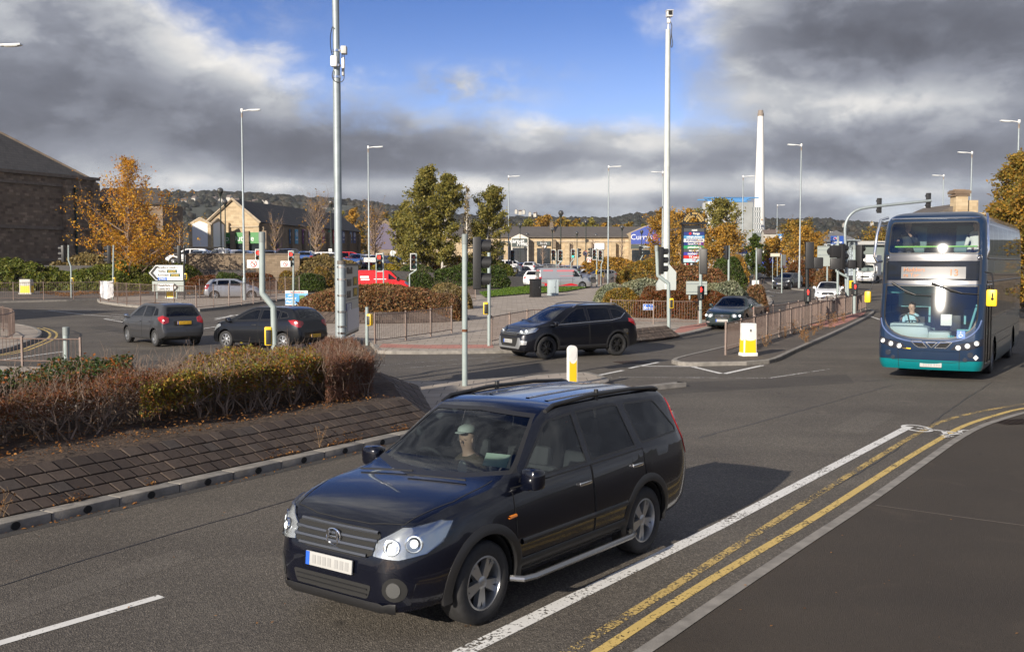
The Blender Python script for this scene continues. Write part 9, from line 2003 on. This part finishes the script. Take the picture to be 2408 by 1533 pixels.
q = b.rect(704, 694.5, 717, 706.5, 'laptop_screen', SBK, .03, .006, p); b.rect(704.8, 695.3, 716.2, 705.5, 'screen_picture', mat('screen_green', (.10,.20,.06), .4), .036, .004, q); b.poly([(703,711),(718,711),(716.5,706.5),(704,706.5)], 'laptop_base', CHROME, .03, .01, p)
b = Board('delivery_plate', 'small white no deliveries to retail park plate', 'road sign', 869, 611, 73); b.post(884, 604, .04); o = plate(b, [(855,617),(884,617),(884,605.5),(855,605.5)], 'plate', WHITES, SBK, 0, .7); b.txt('No Deliveries', 869.5, 608.9, 3.4, SBK, .040, o, .98); b.txt('to Retail Park', 869.5, 613.9, 3.4, SBK, .040, o, .98)
b = Board('stadium_sign', 'blue and white pedestrian route sign to the stadium fixed on the long railing', 'road sign', 1526, 722, 47.3); o = plate(b, [(1512,729),(1536,729),(1541,722),(1536,715),(1512,715)], 'plate', SBL, WHITES, 0, .8); b.txt('Stadium', 1525.5, 724, 4.2, WHITES, .040, o, .9, .004); b.poly([(1533.5,716.5),(1535.5,716.5),(1539.5,722),(1535.5,727.5),(1533.5,727.5),(1537,722)][::-1], 'chevron', WHITES, .038, .004, o); q = MB()
for x in (1518, 1524, 1530): q.prism([b.L(x-.9,720), b.L(x+.9,720), b.L(x+.9,717.2), b.L(x-.9,717.2)], .038, .042, b.M)
q.prism([b.L(1513.8,727), b.L(1515.2,723), b.L(1514.6,719.5), b.L(1516.4,719.5), b.L(1516.9,723), b.L(1517.6,727), b.L(1516.3,727), b.L(1515.9,724.5), b.L(1515,727)], .038, .042, b.M); q.build('walking_figure', WHITES, o, smooth=0); b.root.location.z += 0
b = Board('sign_back', 'grey green back of a road sign between the bushes and the totem', 'road sign', 1638, 677, 50.4); b.post(1623, 690, .05); b.rect(1613.5, 661.5, 1662.5, 692.5, 'plate', SGREY); 
for y in (667, 686): b.rect(1614, y-.8, 1662, y+.8, 'stiffener', GALV, .02, .02)
b = Board('sign_back', 'large grey green back of a direction sign below the hotel', 'road sign', 1955, 602, 88); b.post(1947, 580, .07); b.post(1973, 580, .07); b.rect(1922, 579, 1993, 626, 'plate', SGREY)
for y in (580.5, 588, 600): b.rect(1922.5, y-.6, 1992.5, y+.6, 'stiffener', GALV, .02, .03)
b = Board('hotel_sign', 'blue hotel sign with white lettering on a tall post', 'sign', 1968, 564, 120); b.post(1966, 570, .12); o = b.rect(1953, 555, 1984, 574, 'sign_panel', mat('hotel_blue', (.02,.07,.30), .45)); b.txt('Travelodge', 1968.5, 569.5, 4.3, WHITES, .03, o, .88, .01); q = MB(); q.prism([b.L(1963+4.5*math.cos(t), 561+3.2*math.sin(t)) for t in np.linspace(0, 6.28, 18)[:-1]][::-1], .02, .03, b.M); g = q.build('logo_ring', WHITES, o, smooth=0); q = MB(); q.prism([b.L(1963+3.7*math.cos(t), 561+2.4*math.sin(t)) for t in np.linspace(0, 6.28, 18)[:-1]][::-1], .03, .04, b.M); q.build('logo_blue', MATS['hotel_blue'], g, smooth=0); q = MB(); q.prism([b.L(1961,560), b.L(1966,562.5), b.L(1966,560), b.L(1963.5,558.8)], .04, .05, b.M); q.build('logo_red', SRED, g, smooth=0)
b = Board('cycle_sign', 'blue cycle route sign on the lamp column', 'road sign', 1745, 592, 116); o = plate(b, [(1734,597),(1756,597),(1757.5,592),(1756,586.5),(1734,586.5)], 'plate', SBL, WHITES, 0, .5); q = MB()
for x in (1740, 1750): q.tube([b.M @ Vector((*b.L(x+2.7*math.cos(t), 593+2.7*math.sin(t)), .045)) for t in np.linspace(0, 6.28, 14)], .022, 4)
for a, c in (((1740,593),(1743,589)),((1743,589),(1748,589)),((1748,589),(1750,593)),((1743,589),(1745,593)),((1745,593),(1748,589)),((1748,589),(1747.5,587.5))): q.tube([b.M @ Vector((*b.L(*a), .045)), b.M @ Vector((*b.L(*c), .045))], .022, 4)
q.build('bicycle_symbol', WHITES, o, smooth=0); b.rect(1733, 575, 1761, 576.4, 'cross_bar', GALV); 
b = Board('speed_roundel', 'round white speed limit sign with a red ring among the far signals', 'road sign', 1376, 596, 120); b.post(1376, 596, .04); q = MB(); q.prism([b.L(1376+6*math.cos(t), 596+6*math.sin(t)) for t in np.linspace(0, 6.28, 22)[:-1]][::-1], 0, .02, b.M); o = q.build('red_disc', SRED, b.root, smooth=0); q = MB(); q.prism([b.L(1376+4.6*math.cos(t), 596+4.6*math.sin(t)) for t in np.linspace(0, 6.28, 22)[:-1]][::-1], .02, .03, b.M); q.build('white_disc', WHITES, o, smooth=0); b.txt('5', 1376, 596, 5, SBK, .035, o, 1, .02)
for px, py, Y, lab in ((731,596.5,118,'round white disc sign on a dark post among parked cars under the bare tree'), (924,595.5,118,'round white disc sign on a dark post beside the cross gable'), (861,600,116,'tiny round sign on a pale post in front of the hall doors')):
 b = Board('disc_sign', lab, 'road sign', px, py, Y); b.post(px, py-5, .05, BLACKP); q = MB(); r = 6.8 if px != 861 else 2.4; q.prism([b.L(px+r*math.cos(t), py+r*math.sin(t)) for t in np.linspace(0, 6.28, 20)[:-1]][::-1], 0, .03, b.M); o = q.build('disc', WHITES, b.root, smooth=0); b.rect(px-.8, py-r, px+.8, py+r, 'disc_bar', SGR, .03, .01, o)
for x0, x1, y0, y1, Y, lab in ((514.5,527,583,604,95.5,'white parking notice on the taller globe lamp by the panels'), (528.5,537.5,585,602,115,'white parking notice on the second globe lamp by the panels'), (773,781,585,600,127,'white parking notice on the globe lamp beside the steel pole')):
 b = Board('parking_notice', lab, 'notice', (x0+x1)/2, (y0+y1)/2, Y); o = b.rect(x0, y0, x1, y1, 'notice_plate', WHITES, .1); q = MB()
 for k in range(6): q.prism([b.L(x0+1.5,y0+3+k*(y1-y0-4)/6+1), b.L(x1-1.5,y0+3+k*(y1-y0-4)/6+1), b.L(x1-1.5,y0+3+k*(y1-y0-4)/6), b.L(x0+1.5,y0+3+k*(y1-y0-4)/6)], .12, .124, b.M)
 q.build('notice_text_lines', PLATEC, o, smooth=0); b.rect((x0+x1)/2-.6, y0, (x0+x1)/2+.6, y1, 'clamp', BLACKP, -.05, .15)
for x0, x1, y0, y1, Y, lab in ((1829.5,1842,551,587,172,'tall blue banner on the distant lamp column beside the golden tree'), (1872,1879,579,609,220,'narrow blue banner partly behind the tall lamp column')):
 b = Board('street_banner', lab, 'banner', (x0+x1)/2, (y0+y1)/2, Y); o = b.rect(x0, y0, x1, y1, 'banner_cloth', mat('banner_sky_blue', (.06,.27,.62), .6), 0, .04); b.rect(x0-3, y0-.8, x1, y0, 'banner_arm', GALV, -.05, .1); q = MB(); cx, w = (x0+x1)/2, (x1-x0)
 q.prism([b.L(cx+w*.25*math.cos(t), y0+7+w*.25*math.sin(t)) for t in np.linspace(0, 6.28, 14)[:-1]][::-1], .04, .05, b.M)
 for k in range(3): q.prism([b.L(cx-w*.3,y0+15.5+k*3.4), b.L(cx+w*.3,y0+15.5+k*3.4), b.L(cx+w*.3,y0+13.5+k*3.4), b.L(cx-w*.3,y0+13.5+k*3.4)], .04, .05, b.M)
 q.build('banner_emblem', WHITES, o, smooth=0)
b = Board('sign_back', 'grey sign back on a pale post beside the charcoal hatchback', 'road sign', 1842, 612, 86); b.post(1840, 600, .05); b.rect(1837, 599, 1848, 624, 'plate', mat('sign_back_dark', (.10,.105,.11), .5)); b.rect(1836, 598, 1838, 630, 'edge', GREYP, .0, .1)
b = Board('name_plate', 'small cream street name plate by the path ramp', 'road sign', 1823, 600, 96); b.post(1818, 602, .03); b.post(1829, 602, .03); o = plate(b, [(1811,604),(1834,604),(1834,595.5),(1811,595.5)], 'plate', mat('cream_plate', (.5,.47,.38), .5), SBK, 0, .5)
def totem():
 b = Board('shop_totem', 'tall black retail park totem with an arched top and coloured shop panels', 'sign', 1631, 580, 116); Y = 116; b.rect(1602.5, 521, 1606.5, 640, 'frame_post', SBK, -.15, .3); b.rect(1655.5, 521, 1659.5, 640, 'frame_post', SBK, -.15, .3); b.rect(1599, 524, 1663, 528.5, 'cross_beam', SBK, -.2, .4); b.rect(1606, 530, 1656, 624, 'panel_board', SBK, -.05, .08)
 arc = [(1631+26*math.cos(t), 524.5-26*math.sin(t)) for t in np.linspace(0, math.pi, 24)] + [(1631-13*math.cos(t), 524.5-13*math.sin(t)) for t in np.linspace(0, math.pi, 16)]; ar = b.poly(arc, 'arch', SBK, -.08, .16)
 for word, r, span in (('GREAT NORTHERN', 22.0, 2.55), ('RETAIL PARK', 15.6, 2.35)):
  for i, ch in enumerate(word):
   if ch == ' ': continue
   t = math.pi/2 + span/2 - span*i/(len(word)-1); b.txt(ch, 1631+r*math.cos(t), 524.5-r*math.sin(t), 4.2, GOLD, .085, ar, .9, .02, 'arch_letter', rot=t-math.pi/2)
 for x in (1603, 1659, 1614, 1648): q = MB(); q.ball(b.M @ Vector((*b.L(x, 521.5), .1)), .09, 8); q.build('gold_knob', GOLD, b.root)
 G = mat('panel_dark_grey', (.06,.065,.065), .45); rows = [(537.8,545.5,G,'next',WHITES,1),(546,553.4,NVY,'Range',WHITES,.9),(553.9,561.3,mat('panel_pharmacy', (.06,.22,.42), .45),'midnight pharmacy',WHITES,.78),(562,569.6,WHITES,'SPORTSDIRECT.COM',NVY,.72),(570.2,577,NVY,'Currys PCWorld',WHITES,.72),(577.6,585,mat('panel_green', (.02,.25,.10), .45),'petsathome',WHITES,.9),(585.5,592.8,G,'carpetright.',WHITES,.9),(593.3,600.2,mat('panel_violet', (.04,.04,.30), .45),'mothercare',WHITES,.9),(600.8,608,SRED,'TK maxx',WHITES,.95),(608.5,616.5,SLB,'TUI',SRED,.9),(617.5,624,SBK,'',WHITES,1)]
 for y0, y1, m, t, tm, sx in rows:
  p = b.rect(1606.5, y0, 1656, y1, 'shop_panel', m, .03, .04)
  if t: b.txt(t, 1632.5 if t != 'Range' else 1637, (y0+y1)/2, 5.2 if len(t) < 12 else 4.4, tm, .075, p, sx, .012)
  if t == 'Range': q = MB(); q.prism([b.L(1622.5+3.2*math.cos(k), 549.7+3.2*math.sin(k)) for k in np.linspace(0, 6.28, 14)[:-1]][::-1], .07, .08, b.M); q.build('round_mark', SRED, p, smooth=0)
  if t.startswith('Currys'): b.rect(1640, y0, 1656, y1, 'purple_block', SPU, .031, .041, p)
  if not t:
   for x, mm in ((1611,WHITES),(1617,SRED),(1626,WHITES)): b.rect(x-2, 619, x+2, 622.5, 'small_mark', mm, .07, .006, p)
totem()
def sheet_on_rail():
 p = at(253, 711, .14); root = thing('plastic_sheet', 'crumpled white plastic sheet hanging over the railing', 'sheet', p); nx, nz = 10, 12; vs = []; rng = np.random.default_rng(2)
 for j in range(nz):
  for i in range(nx): vs.append((-.42+.84*i/(nx-1)+rng.normal()*.02, -.06-.05*math.sin(i*1.7)+rng.normal()*.015, 1.36-1.15*j/(nz-1)*(1-.12*abs(i-4)/5)))
 mb = MB(); mb.add(vs, [(j*nx+i, j*nx+i+1, (j+1)*nx+i+1, (j+1)*nx+i) for j in range(nz-1) for i in range(nx-1)]); mb.build('sheet', mat('white_polythene', (.58,.58,.60), .4), root, smooth=60)
sheet_on_rail()
rng = np.random.default_rng(8); P = []
for i in range(3000):
 px, py = rng.uniform(95, 350), rng.uniform(686, 698)
 if abs(py-(690+3*math.sin(px*.05))) < 4: p = at(px, py, .12); P.append((p.x, p.y, p.z+.02))
for i in range(900): px = rng.uniform(440, 720); p = at(px, rng.uniform(686, 692), .12); P.append((p.x, p.y, p.z+.02))
for i in range(500): px, py = rng.uniform(1840, 1980), rng.uniform(655, 672); p = at(px, py, .12); P.append((p.x, p.y, p.z+.02))
scatter('fallen_leaves', P, .14, M_DRY, 6)
# ------------------------------------------------------------------ thin autumn air
def haze():
 me = MB(); me.box((0,1200,99), (6800,2600,200.4)); m = bpy.data.materials.new('thin_haze'); m.use_nodes = True; nt = m.node_tree; nt.nodes.clear()
 o = nt.nodes.new('ShaderNodeOutputMaterial'); v = nt.nodes.new('ShaderNodeVolumePrincipled'); v.inputs['Color'].default_value = (.86,.92,1.0,1); v.inputs['Density'].default_value = .00007; v.inputs['Anisotropy'].default_value = .1; nt.links.new(v.outputs[0], o.inputs['Volume'])
 h = me.build('haze', m, smooth=0); h['kind'] = 'stuff'
haze()
